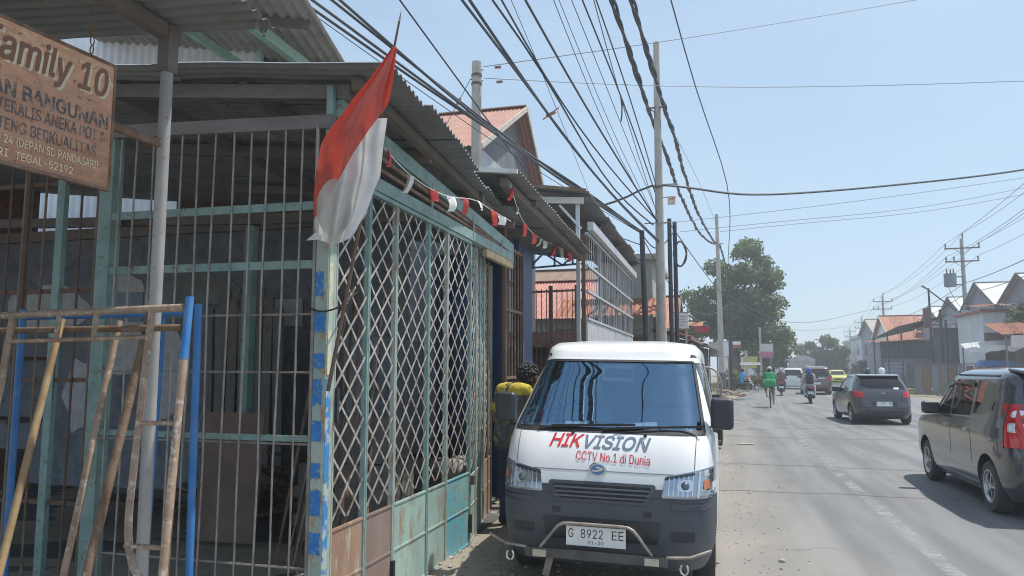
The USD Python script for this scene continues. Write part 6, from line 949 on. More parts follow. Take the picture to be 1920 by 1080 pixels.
for pts, r in (([(-5.44, -4.25, 8.83), (-3.27, 9.43, 6.8), (-2.76, 13.0, 6.23), (-2.24, 16.44, 5.7), (-1.41, 20.85, 5.15)], .022), ([(-4.95, -4.03, 9.37), (-3.23, 9.64, 6.9), (-2.79, 13.13, 6.27), (-2.25, 16.54, 5.73), (-1.41, 20.85, 5.2)], .026), ([(-5.48, -2.71, 10.15), (-3.25, 10.85, 7.5), (-2.98, 12.49, 7.18), (-2.2, 18.06, 5.98), (-1.54, 20.81, 5.64)], .02), ([(-4.57, -2.74, 10.34), (-3.11, 10.89, 7.5), (-2.91, 12.76, 7.11), (-2.14, 17.61, 6.27), (-1.43, 20.81, 5.75)], .018), ([(-4.02, -3.17, 9.39), (-2.65, 10.61, 7.3), (-2.44, 12.72, 6.98), (-1.77, 18.54, 6.16), (-1.43, 20.81, 5.75)], .022),
               ([(-2.32, -3.41, 8.14), (-2.86, 10.55, 7.3), (-2.99, 13.89, 7.1), (-3.3, 20.22, 6.7), (-3.4, 24, 6.3)], .006), ([(-3.82, -1.31, 11.94), (-2.51, 12.06, 8.0), (-2.07, 16.45, 6.71), (-1.44, 20.85, 5.72)], .008), ([(-3.56, -1.41, 11.55), (-2.42, 12.08, 8.0), (-1.98, 16.74, 6.79), (-1.43, 20.82, 5.72)], .007), ([(-3.65, -1.48, 10.88), (-2.21, 12.14, 8.0), (-1.7, 18.2, 6.66), (-1.43, 20.79, 6.0)], .008), ([(-3.1, -1.58, 10.28), (-2.03, 12.19, 8.0), (-1.79, 15.27, 7.49), (-1.47, 20.73, 6.55)], .016), ([(-2.32, -1.36, 11.29), (-1.84, 12.24, 8.0), (-1.74, 15.09, 7.31), (-1.49, 19.8, 6.2), (-1.43, 20.81, 5.96)], .009), ([(-2.55, -1.59, 9.96), (-1.8, 12.25, 8.0), (-1.65, 15.01, 7.61), (-1.44, 20.71, 6.75)], .014)): cable(pts, r, BN2, G2_)
cable([(-1.76, 15.3, 7.42), (-1.75, 15.45, 7.2), (-1.77, 15.55, 7.02), (-1.79, 15.6, 6.93)], .016, 'short loose cable end with a hook dangling from the sheaf of cables'); solo('wire_tie', MB().add(*beam((-2.92, 13.0, 6.22), (-2.62, 13.0, 6.42), .02, .02)).add(*beam((-2.85, 13.0, 6.28), (-2.7, 13.05, 6.36), .06, .05)), mat('orange_tape', (.5, .2, .1)), 'knot of tape holding two cables together in mid air', 'cable tie')
cable([(-3.12, 1.61, 12.29), (-1.91, 15.28, 9.52), (-1.77, 16.82, 9.21), (-1.63, 18.54, 8.85), (-1.54, 19.9, 8.7), (-1.58, 20.86, 8.92), (-1.37, 22.97, 8.53), (-1.15, 29.22, 8.5), (-.89, 34.63, 8.6), (-.5, 41.23, 8.85), (.12, 46.9, 9.25)], .052, 'left one of the two thick twisted black cables passing the tall concrete pole', twist=True)
cable([(-3.25, 1.59, 11.08), (-1.5, 15.39, 9.52), (-1.38, 17.11, 9.29), (-1.21, 19.42, 8.97), (-1.14, 20.86, 8.95), (-1.04, 22.6, 8.87), (-.93, 25.98, 8.8), (-.76, 30.73, 8.8), (-.43, 37.55, 8.95), (.28, 46.9, 9.25)], .052, 'right one of the two thick twisted black cables passing the tall concrete pole', twist=True)
cable([(.5, 47.1, 9.25), (2.6, 75, 8.4), (6.5, 105, 9)], .05, 'twisted cable leaving the farther concrete pole into the tree', twist=True)
cable([(-2.86, 20.09, 6.11), (-2.15, 20.46, 6.43), (-1.49, 20.81, 6.76), (-1.13, 20.9, 6.76), (.58, 21.97, 6.67), (2.57, 23.06, 6.81), (5.85, 24.83, 7.3), (9.78, 26.94, 8.02), (13.6, 29, 9)], .032, 'black cable crossing the road from the tall concrete pole to the right', name='crossing_cable')
for pts, r, lb in (([(-4.89, 15.63, 8.5), (-1.16, 17.42, 9.41), (5.26, 20.48, 11.14), (12, 23.7, 13)], .008, 'upper thin wire crossing the sky from the short concrete pole'), ([(-4.89, 15.66, 8.24), (-1.07, 18.08, 8.58), (5.35, 22.12, 9.48), (13, 27, 10.8)], .008, 'lower thin wire crossing the sky from the short concrete pole'), ([(-1.82, .7, 9.8), (-.6, 13.66, 8.54), (-.19, 17.6, 8.06), (.56, 24.13, 7.3), (.67, 30.91, 6.37), (1.2, 50, 4.5)], .014, 'single wire falling steeply right of the tall concrete pole'),
                   ([(-1.3, 21.05, 5.71), (2.64, 23.81, 6.51), (10.58, 29.21, 8.27), (16, 33, 9.6)], .007, 'faint wire rising to the right just under the black crossing cable'), ([(-.95, 24.26, 6.03), (2.99, 27.11, 6.77), (7.02, 30.03, 7.53), (12.2, 33.74, 8.88), (16, 36.5, 10)], .008, 'first of two close thin wires rising to the right edge'), ([(.31, 26.64, 6.4), (3.12, 28.32, 6.86), (7.19, 30.78, 7.5), (12.2, 33.76, 8.62), (16, 36, 9.6)], .008, 'second of two close thin wires rising to the right edge'), ([(-1.2, 20.9, 8.85), (-.6, 29.66, 9.42), (.34, 47.03, 10.5)], .008, 'thin wire between the two tall concrete poles'),
                   ([(1.0, 47.6, 6.1), (5.49, 63.56, 5.4), (14.9, 88.81, 7.6), (21.54, 106.88, 9.6)], .02, 'dark cable sagging from the left poles to the second power pole'), ([(1.0, 47.6, 5.8), (5.5, 63.6, 4.9), (14.9, 88.8, 6.4), (21.54, 106.88, 8.2)], .012, 'lower thin cable sagging from the left poles towards the second power pole'),
                   ([(-1.15, 21.7, 5.85), (.1, 34, 5.3), (.95, 47.6, 6.0)], .016, 'cable between the thin black poles along the left roadside'), ([(-1.75, 20, 5.2), (-1.5, 20.9, 5.0), (-1.02, 22.1, 5.7)], .016, 'slack cable from the leaning black pole to the coil pole'), ([(-1.75, 20, 5.1), (-1.3, 24, 4.3), (.3, 40, 4.6), (.95, 47.6, 5.6)], .014, 'slack lower cable along the left roadside')): cable(pts, r, lb)

# ------------------------------------------------------------------ right side of the road: warehouses, houses, sheds, stalls
ghw = mat('warehouse_render', (.28, .285, .30), (.23, .235, .25), (.17, .17, .18), s1=.7, s2=3, lo3=.58, hi3=.75, rough=.9); ghr = mat('pale_metal_roof', (.66, .66, .64), (.56, .56, .54), s1=1.5, rough=.45, rnd=.06); vb = mat('dark_verge', (.17, .15, .13), (.12, .11, .10), s1=3, rough=.8)
vent = lambda y: [('vent', 'x0', y - .6, y + .6, 4.6, 5.2, paneM), ('door', 'x0', y - 1.6, y + 1.4, 0, 2.9, doorM)]
for (x0, yc, zr, ze), lb in zip(((18.2, 51.6, 7.4, 5.5), (18.45, 60, 7.75, 5.7), (18.9, 68.2, 7.45, 5.5), (19.45, 76.3, 7.3, 5.4)), ('grey gabled warehouse cut by the right edge of the picture', 'grey gabled warehouse with pale roof behind the transformer pole', 'grey gabled warehouse with pale roof left of the transformer pole', 'grey gabled warehouse behind the street lamp, farthest of the row')):
    gable_house('warehouse', lb, x0, x0 + 16, yc - 4.0, yc + 4.0, ze, zr, ghw, ghr, .35, verge=vb, openings=vent(yc), sheets=8, cat='warehouse')
gable_house('tiled_house', 'house with bright orange clay tile roof and cream gable on the right side', 16.8, 25, 79.2, 88.8, 4.3, 7.0, K['plaster_w'], K['tiles'], .4, verge=mat('cream_verge', (.62, .58, .48), (.5, .47, .4), s1=3, rough=.8), openings=[('window', 'x0', 83, 85, 2.6, 4.0, paneM), ('door', 'x0', 80.4, 81.6, 0, 2.1, doorM)], sheets=10)
gable_house('grey_house', 'grey house with slanted concrete front next to the orange tiled house', 17.3, 25, 90.5, 99, 5.6, 7.3, K['plaster'], K['asbestos'], .3, openings=[('window', 'x0', 92, 93.4, 3.2, 4.4, paneM), ('window', 'x0', 95.5, 97, 3.2, 4.4, paneM)], sheets=6)
gable_house('tiled_house', 'far house with small orange roof beyond the grey house', 21.0, 28, 117, 125, 4.8, 6.6, K['plaster_w'], K['tiles'], .4, sheets=6, openings=[('window', 'x0', 120, 122, 2, 3.4, paneM)])
def block_house(name, label, x0, x1, y0, y1, h, wall, roofm, wins, cat='house', parapet=.3):
    o = A_((x0 + x1) / 2, (y0 + y1) / 2, 0); t = thing(name, label, cat, tuple(o))
    part(t, 'wall', (box(x0, x1, y0, y1, 0, h)[0] - o, BF), wall); part(t, 'roof_slab', (box(x0 - .2, x1 + .2, y0 - .2, y1 + .2, h, h + .15)[0] - o, BF), roofm); part(t, 'parapet', (box(x0 - .12, x0 + .05, y0 - .1, y1 + .1, h + .15, h + .15 + parapet)[0] - o, BF), wall); part(t, 'parapet', (box(x0 + .06, x1, y0 - .12, y0 + .03, h + .15, h + .15 + parapet)[0] - o, BF), wall)
    for ax, a, b_, z0, z1, nm in wins:
        q = box(x0 - .03, x0 + .01, a, b_, z0, z1) if ax == 'x' else box(a, b_, y0 - .03, y0 + .01, z0, z1); w = part(t, nm, (q[0] - o, BF), paneM if nm == 'window' else doorM)
        fr = box(x0 - .05, x0 - .031, a - .05, b_ + .05, z1, z1 + .06) if ax == 'x' else box(a - .05, b_ + .05, y0 - .05, y0 - .031, z1, z1 + .06); part(w, 'frame', (fr[0] - o, BF), K['greywood'])
    return t
block_house('shop_house', 'cream two-storey shop beyond the power poles far down the right side', 18.6, 26, 103, 114, 5.6, K['plaster_w'], K['asbestos'], [('x', 104, 106, 3.4, 4.8, 'window'), ('x', 108, 110, 3.4, 4.8, 'window'), ('x', 104, 109, 0, 2.6, 'door'), ('y', 20, 22, 3.4, 4.8, 'window')])
block_house('shop_house', 'brownish shop house above the far green tree on the right', 22.5, 30, 132, 146, 6.0, mat('brown_render', (.36, .29, .25), (.29, .23, .2), s1=1, rough=.9), K['asbestos'], [('x', 134, 136, 3.4, 4.8, 'window'), ('y', 24, 26, 3.4, 4.8, 'window')])
block_house('shop_house', 'distant pale building closing the view at the bend of the road', 13.5, 21, 176, 190, 6.6, mat('pink_grey_render', (.46, .40, .40), (.38, .33, .33), s1=1, rough=.9), K['tiles'], [('y', 14.5, 16, 3.6, 5, 'window'), ('y', 17.5, 19, 3.6, 5, 'window'), ('y', 15, 18, 0, 2.6, 'door')])
gable_house('tiled_house', 'distant low house with grey hipped roof behind the cargo truck', 8.0, 13.5, 128, 140, 3.4, 5.2, K['plaster_w'], K['asbestos'], .4, sheets=5); gable_house('tiled_house', 'distant house with brown roof just left of the cargo truck', 1.5, 7.0, 112, 121, 3.6, 5.0, K['plaster_w'], mat('brown_tile_roof', (.30, .21, .15)), .4, sheets=5)
# painted roadside wall and green shed in front of the tiled house
gs = thing('green_shed', 'dark green sheet-walled shed on a low brick wall with a faded painted panel', 'shed', (16.4, 74, 0)); GS = A_(16.4, 74, 0)
def gsp(nm, vf, m, **k): return part(gs, nm, (np.asarray(vf[0]) - GS, vf[1]), m, **k)
for i in range(6): gsp('wall_sheet', corr((14.5 + i * .68, 74, 2.5), (15.19 + i * .68, 74, 2.5), (14.5 + i * .68, 74, 4.1), (15.19 + i * .68, 74, 4.1), 5, .014, .004, 2, 6), mat('dark_green_sheet', (.085, .125, .115), (.07, .10, .095), s1=2, rough=.55, rnd=.1), smooth=40)
gsp('side_wall', box(14.5, 14.56, 74.05, 80, 0, 4.0), K['plaster']); gsp('roof_sheet', corr((14.2, 73.6, 4.0), (18.8, 73.6, 4.3), (14.2, 79.5, 4.3), (18.8, 79.5, 4.6), 26, .02, .005, 2, 5), K['roofrust'], smooth=40)
for r in range(6):
    for c in range(9):
        z = .45 + r * .34; x = 14.5 + c * .46 - (.23 if r % 2 else 0); a, b_ = max(14.5, x), min(18.6, x + .44)
        if b_ - a > .06: gsp('block', box(a, b_, 73.86 - .012 * ((r * 7 + c * 3) % 3), 74.0, z + .012, z + .33), K['block'])
gsp('base', box(14.5, 18.6, 73.88, 73.99, 0, 2.5), mat('mortar_grey', (.30, .29, .28), (.25, .24, .23), s1=3, rough=.9)); gsp('painted_panel', box(14.75, 16.5, 73.81, 73.83, .85, 2.2), mat('faded_advert', (.42, .46, .55), (.34, .38, .47), (.58, .58, .58), s1=3, s2=7, rough=.85))
for z in (1.95, 1.6, 1.25, 1.02): gsp('painted_stripe', box(14.85, 16.4, 73.800, 73.808, z, z + .10), mat('faded_blue_paint', (.16, .22, .38), (.34, .38, .46), s1=4, rough=.85))
lean = thing('lean_to_roof', 'long slanting grey lean-to roof between the tiled house and the dark workshop', 'roof', (14.5, 66, 4)); part(lean, 'roof_sheet', corr((-1.3, -5, .75), (-1.3, 6, .1), (2.2, -5, 1.6), (2.2, 6, .9), 34, .02, .005, 2, 5), K['roofgrey'], smooth=40)
for y in (-4.6, 0, 5.4): part(lean, 'post', tube((-1.0, y, -4), (-1.0, y, .45 - y * .05), .06, 8), K['darkrust'])
dw = thing('dark_workshop', 'dark open-fronted workshop with corrugated wall behind the street lamp', 'workshop', (17, 62, 0)); DW = A_(17, 62, 0)
for i in range(7): part(dw, 'wall_sheet', (lambda q: (q[0] - DW, q[1]))(corr((15.6 + i * .72, 61.2, 0), (16.33 + i * .72, 61.2, 0), (15.6 + i * .72, 61.2, 4.6), (16.33 + i * .72, 61.2, 4.6), 5, .015, .004, 2, 6)), mat('dark_grey_sheet', (.15, .155, .16), (.115, .118, .12), s1=1.5, rough=.6, rnd=.15, st=(1, 1, .3)), smooth=40)
part(dw, 'roof_sheet', (lambda q: (q[0] - DW, q[1]))(corr((14.9, 60.4, 4.7), (20.8, 60.4, 5.3), (14.9, 67, 5.0), (20.8, 67, 5.6), 34, .02, .005, 2, 5)), vb, smooth=40); part(dw, 'inner_wall', box(3.6, 3.75, -.7, 4, 0, 5), K['plaster']); part(dw, 'door_frame', box(1.9, 2.05, -.95, -.82, 0, 4.6), K['plaster_w'])
wh = block_house('white_walled_house', 'pale house wall with rust-edged patched roof in front of the warehouses', 15.5, 21, 50.2, 55, 5.0, mat('pale_grey_wall', (.56, .56, .55), (.48, .48, .47), (.38, .36, .34), s1=.8, s2=4, lo3=.6, hi3=.75, rough=.9), K['roofrust'], [('y', 18, 19.2, 2.9, 4.0, 'window')], parapet=.05)
for i in range(6):
    x = 15.2 + i * .95; part(wh, 'patched_roof_sheet', (lambda q: (q[0] - A_(18.25, 52.6, 0), q[1]))(corr((x, 49.5 + .1 * (i % 2), 5.25 + .08 * (i % 3)), (x + 1.1, 49.5, 5.3 + .12 * ((i + 1) % 2)), (x, 52.5, 5.55), (x + 1.1, 52.4, 5.6 + .06 * i), 6, .025, .005, 2, 5)), (K['roofrust'], vb, K['wood'])[i % 3], smooth=40)
rr = thing('rust_roof_stall', 'low stall with orange rusty roof sheets and a pale board hung below', 'stall', (15.2, 44.5, 0)); RO = A_(15.2, 44.5, 0)
for i in range(4): part(rr, 'roof_sheet', (lambda q: (q[0] - RO, q[1]))(corr((14.2 + i * .9, 43.2, 3.35), (15.15 + i * .9, 43.2, 3.45), (14.3 + i * .9, 46.4, 4.1), (15.25 + i * .9, 46.4, 4.15), 6, .025, .005, 2, 6)), K['roofrust'], smooth=40)
part(rr, 'hung_board', box(-.75, 2.4, -1.6, -1.56, 2.72, 3.32), mat('pale_pink_board', (.52, .47, .47), (.44, .4, .4), s1=2, rough=.7)); part(rr, 'back_wall', box(-.9, 3.4, 1.7, 1.8, 0, 3.6), vb)
for x in (-.85, 1.2, 3.0): part(rr, 'post', tube((x, -1.2, 0), (x, -1.2, 3.4), .05, 8), K['wood'])
aw = thing('white_awning_stall', 'food stall with sagging white awning and blue and orange covers below', 'stall', (14, 46.5, 0)); AO = A_(14, 46.5, 0)
Pq = np.array([[[13.3 + 2.0 * u, 47.0 - 2.2 * u - .9 * (1 - w), 2.72 + .28 * u + .30 * w + .10 * math.sin(u * 4) - .12 * math.sin(u * math.pi) + .05 * math.sin(u * 13) * (1 - w)] for u in np.linspace(0, 1, 20)] for w in np.linspace(0, 1, 6)]) - AO
part(aw, 'awning', shell(Pq, .02), mat('white_awning_cloth', (.60, .60, .58), (.52, .52, .51), s1=3, rough=.85), smooth=60); part(aw, 'awning_valance', shell(np.array([[Pq[0, k] + [0, -.01, -.28 * w - .04 * math.sin(k * 1.3) * w] for k in range(20)] for w in np.linspace(0, 1, 3)]), .02), mat('white_awning_cloth', (.60, .60, .58)), smooth=60)
part(aw, 'counter', box(-.6, 1.6, -1.0, -.5, 0, .95), K['darkrust']); part(aw, 'blue_cover', prism(Polygon([(-.2, 1.75), (1.7, 1.75), (1.6, 2.05), (0, 2.1)]), 1.0, 'y', -1.0), mat('blue_cover', (.05, .16, .36), (.04, .13, .3), s1=4, rough=.6)); part(aw, 'orange_cover', prism(Polygon([(-.4, 1.45), (1.6, 1.5), (1.7, 1.74), (-.3, 1.70)]), .9, 'y', -1.05), mat('orange_cover', (.50, .17, .07), (.42, .14, .06), s1=4, rough=.6))
for x, y in ((-.6, .4), (1.3, -1.6), (1.6, .3)): part(aw, 'post', tube((x, y, 0), (x, y, 2.8), .04, 8), K['wood'])
fr = thing('rusty_fence', 'low fence of old upright sheets in front of the white awning', 'fence', (13.5, 50, 0))
for i in range(12): part(fr, 'sheet', bx((-1.4 + i * .42, 1.2 - i * .18, .95 + .04 * (i % 3)), (.40, .03, 1.75 + .1 * (i % 2)), rotz(-.4)), (K['greywood'], K['rust'], K['roofgrey'])[i % 3])
part(fr, 'cap_rail', beam((-1.6, 1.25, 1.9), (3.4, -.9, 1.95), .06, .06), K['wood'])
um = thing('market_umbrella', 'faded pink market umbrella beside the roadside on the right', 'umbrella', (15.9, 80, 0)); part(um, 'pole', tube((0, 0, 0), (0, 0, 2.3), .025, 8), K['bar']); part(um, 'canopy', revolve([(0, 2.35), (.5, 2.25), (1.0, 2.02), (1.25, 1.82), (1.24, 1.80), (.98, 2.0), (.5, 2.22), (0, 2.32)], 8), mat('pink_umbrella', (.50, .22, .26), (.42, .18, .2), s1=3, rough=.8))
st2 = thing('yellow_stall', 'small stall with yellow cloth under the eaves near the pink umbrella', 'stall', (15.4, 77, 0)); part(st2, 'table', box(-.9, .9, -.4, .4, .7, .78), K['wood']); part(st2, 'cloth', box(-.95, .95, -.46, -.42, .75, 1.5), mat('mustard_cloth', (.50, .40, .16), (.42, .33, .13), s1=4, rough=.9)); part(st2, 'roof', bx((0, 0, 1.75), (2.0, 1.0, .04), rotx(.12)), K['roofgrey'])
for x in (-.85, .85): part(st2, 'post', box(x - .03, x + .03, -.35, -.29, 0, 1.75), K['wood'])
def sign(name, label, x, y, z0, z1, w, m, rz=0, post=True, border=None):
    t = thing(name, label, 'sign', (x, y, 0), rz); part(t, 'panel', box(-w / 2, w / 2, -.03, .03, z0, z1), m); part(t, 'rim', MB().add(*box(-w / 2 - .03, w / 2 + .03, -.035, .035, z1, z1 + .04)).add(*box(-w / 2 - .03, w / 2 + .03, -.035, .035, z0 - .04, z0)), K['bar'])
    if post: part(t, 'post', tube((w * .3, .06, 0), (w * .3, .06, z0), .04, 8), K['bar'])
    if border: part(t, 'band', box(-w / 2, w / 2, -.04, -.031, z0, z0 + (z1 - z0) * .42), border)
    return t
sign('shop_sign', 'blue shop sign on the right side below the power poles', 17.1, 87.5, 2.2, 3.3, 1.5, mat('blue_sign', (.04, .12, .38), (.05, .15, .42), s1=2, rough=.4)); sign('shop_sign', 'white and pink hanging sign under the big tree', 3.85, 60, 2.5, 3.5, .95, mat('cream_sign', (.58, .54, .46), (.5, .46, .4), s1=3, rough=.5), border=mat('pink_sign', (.50, .14, .24), (.45, .12, .2), s1=3, rough=.5))
sign('shop_sign', 'small faded yellow sign on posts beside the road under the tree', 2.55, 58, 1.7, 2.5, 1.0, mat('yellow_sign', (.52, .46, .10), (.42, .38, .12), s1=4, rough=.6)); ws_ = sign('shop_sign', 'white printed board hung on the black poles beside the tall concrete pole', -1.08, 26.6, 3.05, 3.58, .50, mat('white_board_print', (.66, .65, .64), (.60, .59, .58), s1=9, rough=.5), -6)
for k in range(4): part(ws_, 'print_line', box(-.20, .20 - .06 * (k % 2), -.036, -.031, 3.44 - k * .1, 3.48 - k * .1), mat('print_grey', (.35, .25, .25), (.5, .48, .47), s1=30, rough=.6))
sign('shop_sign', 'weathered grey notice board on the shack left of the farther pole', .0, 43.6, 2.35, 3.1, .55, mat('grey_board', (.42, .41, .41), (.34, .33, .33), s1=6, rough=.7)); sign('shop_sign', 'narrow white notice right of the farther concrete pole', .75, 48.3, 2.4, 3.3, .3, K['paper']); sign('pennon_sign', 'small red and white banner hanging in the shade of the tree', 1.6, 57, 3.2, 3.6, .55, K['paper'], border=mat('red_banner', (.45, .08, .07), (.4, .07, .06), s1=4, rough=.7), post=False)
# ------------------------------------------------------------------ left side beyond the shopfront
gw = block_house('grey_walled_house', 'grey-green plain walled house with a brown lean-to over its dark doorway', -3.3, -1.72, 22.4, 27.4, 4.9, mat('greenish_render', (.37, .38, .34), (.31, .32, .29), s1=.9, rough=.9), K['asbestos'], [('y', -3.0, -2.0, 0, 2.6, 'door')], parapet=.02)
GWO = A_(-2.51, 24.9, 0)
for i in range(3): part(gw, 'lean_to_sheet', (lambda q: (q[0] - GWO, q[1]))(corr((-4.4 + i * .95, 21.0, 3.15), (-3.42 + i * .95, 21.0, 3.15), (-4.4 + i * .95, 22.4, 3.75), (-3.42 + i * .95, 22.4, 3.75), 6, .02, .004, 2, 6)), K['roofrust'], smooth=40)
part(gw, 'lean_to_beam', (beam((-4.4, 21.1, 2.75), (-1.55, 21.1, 2.72), .08, .1)[0] - GWO, BF), K['wood']); part(gw, 'lean_to_post', (box(-1.62, -1.54, 21.06, 21.14, 0, 3.1)[0] - GWO, BF), K['wood']); part(gw, 'light_panel', (box(-1.70, -1.55, 22.38, 22.42, 1.3, 3.1)[0] - GWO, BF), mat('pale_green_panel', (.50, .54, .44), (.44, .48, .4), s1=3, rough=.7))
gable_house('tiled_house', 'low house with reddish tiles behind the white board and the black poles', -7.5, -1.7, 29, 36, 3.3, 4.7, K['plaster_w'], K['tiles'], .4, openings=[('window', 'x1', 30, 31.4, 1.2, 2.3, paneM)], sheets=6)
def shack(label, x0, y0, y1, z0, z1, wallm, roofm, n, tilt=.05):
    o = A_(x0, (y0 + y1) / 2, 0); t = thing('roadside_shack', label, 'shack', tuple(o))
    for i in range(n):
        a, b_ = y0 + (y1 - y0) * i / n, y0 + (y1 - y0) * (i + 1) / n; xo = tilt * (a - y0); part(t, 'wall_sheet', (lambda q: (q[0] - o, q[1]))(corr((x0 + xo, a, .1), (x0 + xo + tilt * (b_ - a), b_, .1), (x0 + xo, a, z0 + .05 * (i % 2)), (x0 + xo + tilt * (b_ - a), b_, z0), max(3, int((b_ - a) / .15)), .014, .004, 2, 6)), wallm, smooth=40)
        part(t, 'roof_sheet', (lambda q: (q[0] - o, q[1]))(corr((x0 + xo + .6, a, z0 + .05), (x0 + xo + .6, b_ + .05, z0 + .02), (x0 + xo - 3.5, a, z1), (x0 + xo - 3.5, b_ + .05, z1 - .03), max(3, int((b_ - a) / .15)), .016, .004, 2, 6)), roofm if i % 3 else K['roofrust'], smooth=40)
    part(t, 'end_wall', (box(x0 - 3.4, x0 - .02, y0, y0 + .06, 0, z0 + .1)[0] - o, BF), wallm)
    for i in range(n + 1): y = y0 + (y1 - y0) * i / n; part(t, 'post', (box(x0 + tilt * (y - y0) + .02, x0 + tilt * (y - y0) + .09, y - .03, y + .03, 0, z0)[0] - o, BF), K['wood'])
    part(t, 'eave_board', (beam((x0 + .55, y0, z0 + .0), (x0 + tilt * (y1 - y0) + .55, y1, z0 - .02), .04, .10)[0] - o, BF), K['greywood']); return t
brs = mat('brown_grey_sheet', (.22, .19, .165), (.17, .15, .13), (.26, .16, .10), s1=1.4, s2=6, rough=.7, rnd=.15, st=(1, 1, .35)); shack('brown corrugated shack with slanting rusty roof behind the black poles', -1.35, 27.6, 34, 2.75, 3.9, brs, K['roofrust'], 5, .045); shack('grey plank shack with pale eave board left of the farther pole', -.85, 34.6, 43.5, 2.7, 3.5, mat('grey_sheet_wall', (.25, .255, .25), (.19, .19, .185), s1=1.3, rough=.7, rnd=.12, st=(1, 1, .35)), K['roofgrey'], 6, .06)
sb = thing('rubble_roof', 'pile of red cloth, branches and old boards on the roof of the shack', 'debris', (-.9, 36, 3.5)); part(sb, 'red_cloth', bx((.35, 1.5, .05), (.5, .9, .3), rotz(.3)), mat('red_rag', (.45, .06, .07), (.36, .05, .06), s1=8, rough=.9)); part(sb, 'boards', MB().add(*beam((-.5, -2, .1), (.5, 2.5, .5), .12, .03)).add(*beam((-.2, -2.6, .5), (.7, 1.5, .1), .1, .03)), K['wood']); part(sb, 'sheet', bx((0, -1.2, .15), (.9, 1.2, .03), rotx(.2)), K['roofrust'])
# cargo trike behind the van
ct = thing('cargo_trike', 'dark cargo tricycle with a steel hoop standing behind the white van', 'tricycle', (-.42, 15.6, .05))
part(ct, 'cargo_box', MB().add(*box(-.55, .55, -.03, 0, .55, 1.05)).add(*box(-.55, -.52, 0, 1.5, .55, 1.05)).add(*box(.52, .55, 0, 1.5, .55, 1.05)).add(*box(-.52, .52, 1.47, 1.5, .55, 1.05)).add(*box(-.55, .55, 0, 1.5, .50, .55)), paint('trike_body', (.05, .055, .06), rough=.5))
for y in (.0, 1.45): part(ct, 'hoop', ptube(smooth_path([(-.52, y, 1.0), (-.52, y, 1.42), (-.40, y, 1.60), (0, y, 1.64), (.40, y, 1.60), (.52, y, 1.42), (.52, y, 1.0)], 5), .02, 8), K['bar'], smooth=50)
for s in (-1, 1): part(ct, 'side_rail', tube((s * .52, 0, 1.32), (s * .52, 1.45, 1.32), .014, 6), K['bar']); wheel(ct, (s * .48, 1.0, .30), .30, .12, s, steel=True); part(ct, 'tail_light', box(s * .40 - .06, s * .40 + .06, -.06, -.03, .62, .72), K['redlamp'])
part(ct, 'seat', box(-.2, .2, 1.7, 2.3, .75, .85), K['black']); part(ct, 'tank', tm(m3.Manifold.batch_hull([sph((0, 2.3, .75), .12), sph((0, 2.75, .8), .1)])), paint('trike_red', (.25, .03, .03)), smooth=40); part(ct, 'front_fork', tube((0, 2.85, 1.0), (0, 3.1, .3), .03, 8), K['bar']); part(ct, 'handlebar', tube((-.35, 2.6, 1.1), (.35, 2.6, 1.1), .015, 8), K['black']); wheel(ct, (-.03, 3.12, .30), .30, .1, 1, steel=True); part(ct, 'frame', beam((0, 0, .5), (0, 2.9, .6), .08, .08), K['black'])
# seated stall keeper in blue under the tree
SI = dict(pelvis=(0, 0, .50), chest=(0, .08, .86), neck=(0, .11, 1.0), head=(0, .15, 1.12), lsh=(-.19, .09, .93), lel=(-.24, .2, .70), lwr=(-.12, .40, .62), rsh=(.19, .09, .93), rel=(.24, .2, .70), rwr=(.12, .40, .62), lhip=(-.10, .02, .47), lkn=(-.14, .42, .48), lan=(-.14, .38, .09), rhip=(.10, .02, .47), rkn=(.14, .42, .48), ran=(.14, .38, .09))
person('person in bright blue shirt sitting by the roadside under the big tree', SI, (1.62, 50.5, .36), -60, mat('sky_blue_shirt', (.04, .30, .62), (.035, .26, .55), s1=5, rough=.9, obj=True), navyvest, None, K['black'], sleeve=.55)
bn = thing('wooden_bench', 'low wooden bench under the seated person in blue', 'bench', (1.62, 50.5, .33)); part(bn, 'seat', box(-.45, .45, -.18, .18, .36, .41), K['wood'])
for x in (-.4, .36):
    for y in (-.15, .11): part(bn, 'leg', box(x, x + .04, y, y + .04, -.1, .36), K['wood'])
vs = thing('vendor_stand', 'spindly bamboo stand with bottles beside the seated person in blue', 'stall', (2.3, 52.5, .2)); part(vs, 'shelf', box(-.5, .5, -.25, .25, .72, .76), K['wood']); part(vs, 'roof', bx((0, 0, 1.75), (1.3, .9, .03), rotx(.2)), K['roofgrey'])
for x in (-.48, .45):
    for y in (-.22, .19): part(vs, 'leg', tube((x, y, -.1), (x, y, 1.7), .022, 6), K['wood'])
for k in range(5): solo('bottle', revolve([(0, 0), (.04, 0), (.04, .18), (.015, .24), (.015, .29), (0, .29)], 10, 'z', (2.3 - .36 + k * .18, 52.5, .96)), paint('amber_bottle', (.42, .22, .05), rough=.15), 'small amber bottle standing on the bamboo stand', 'bottle', smooth=40, group='bottles on the bamboo stand')
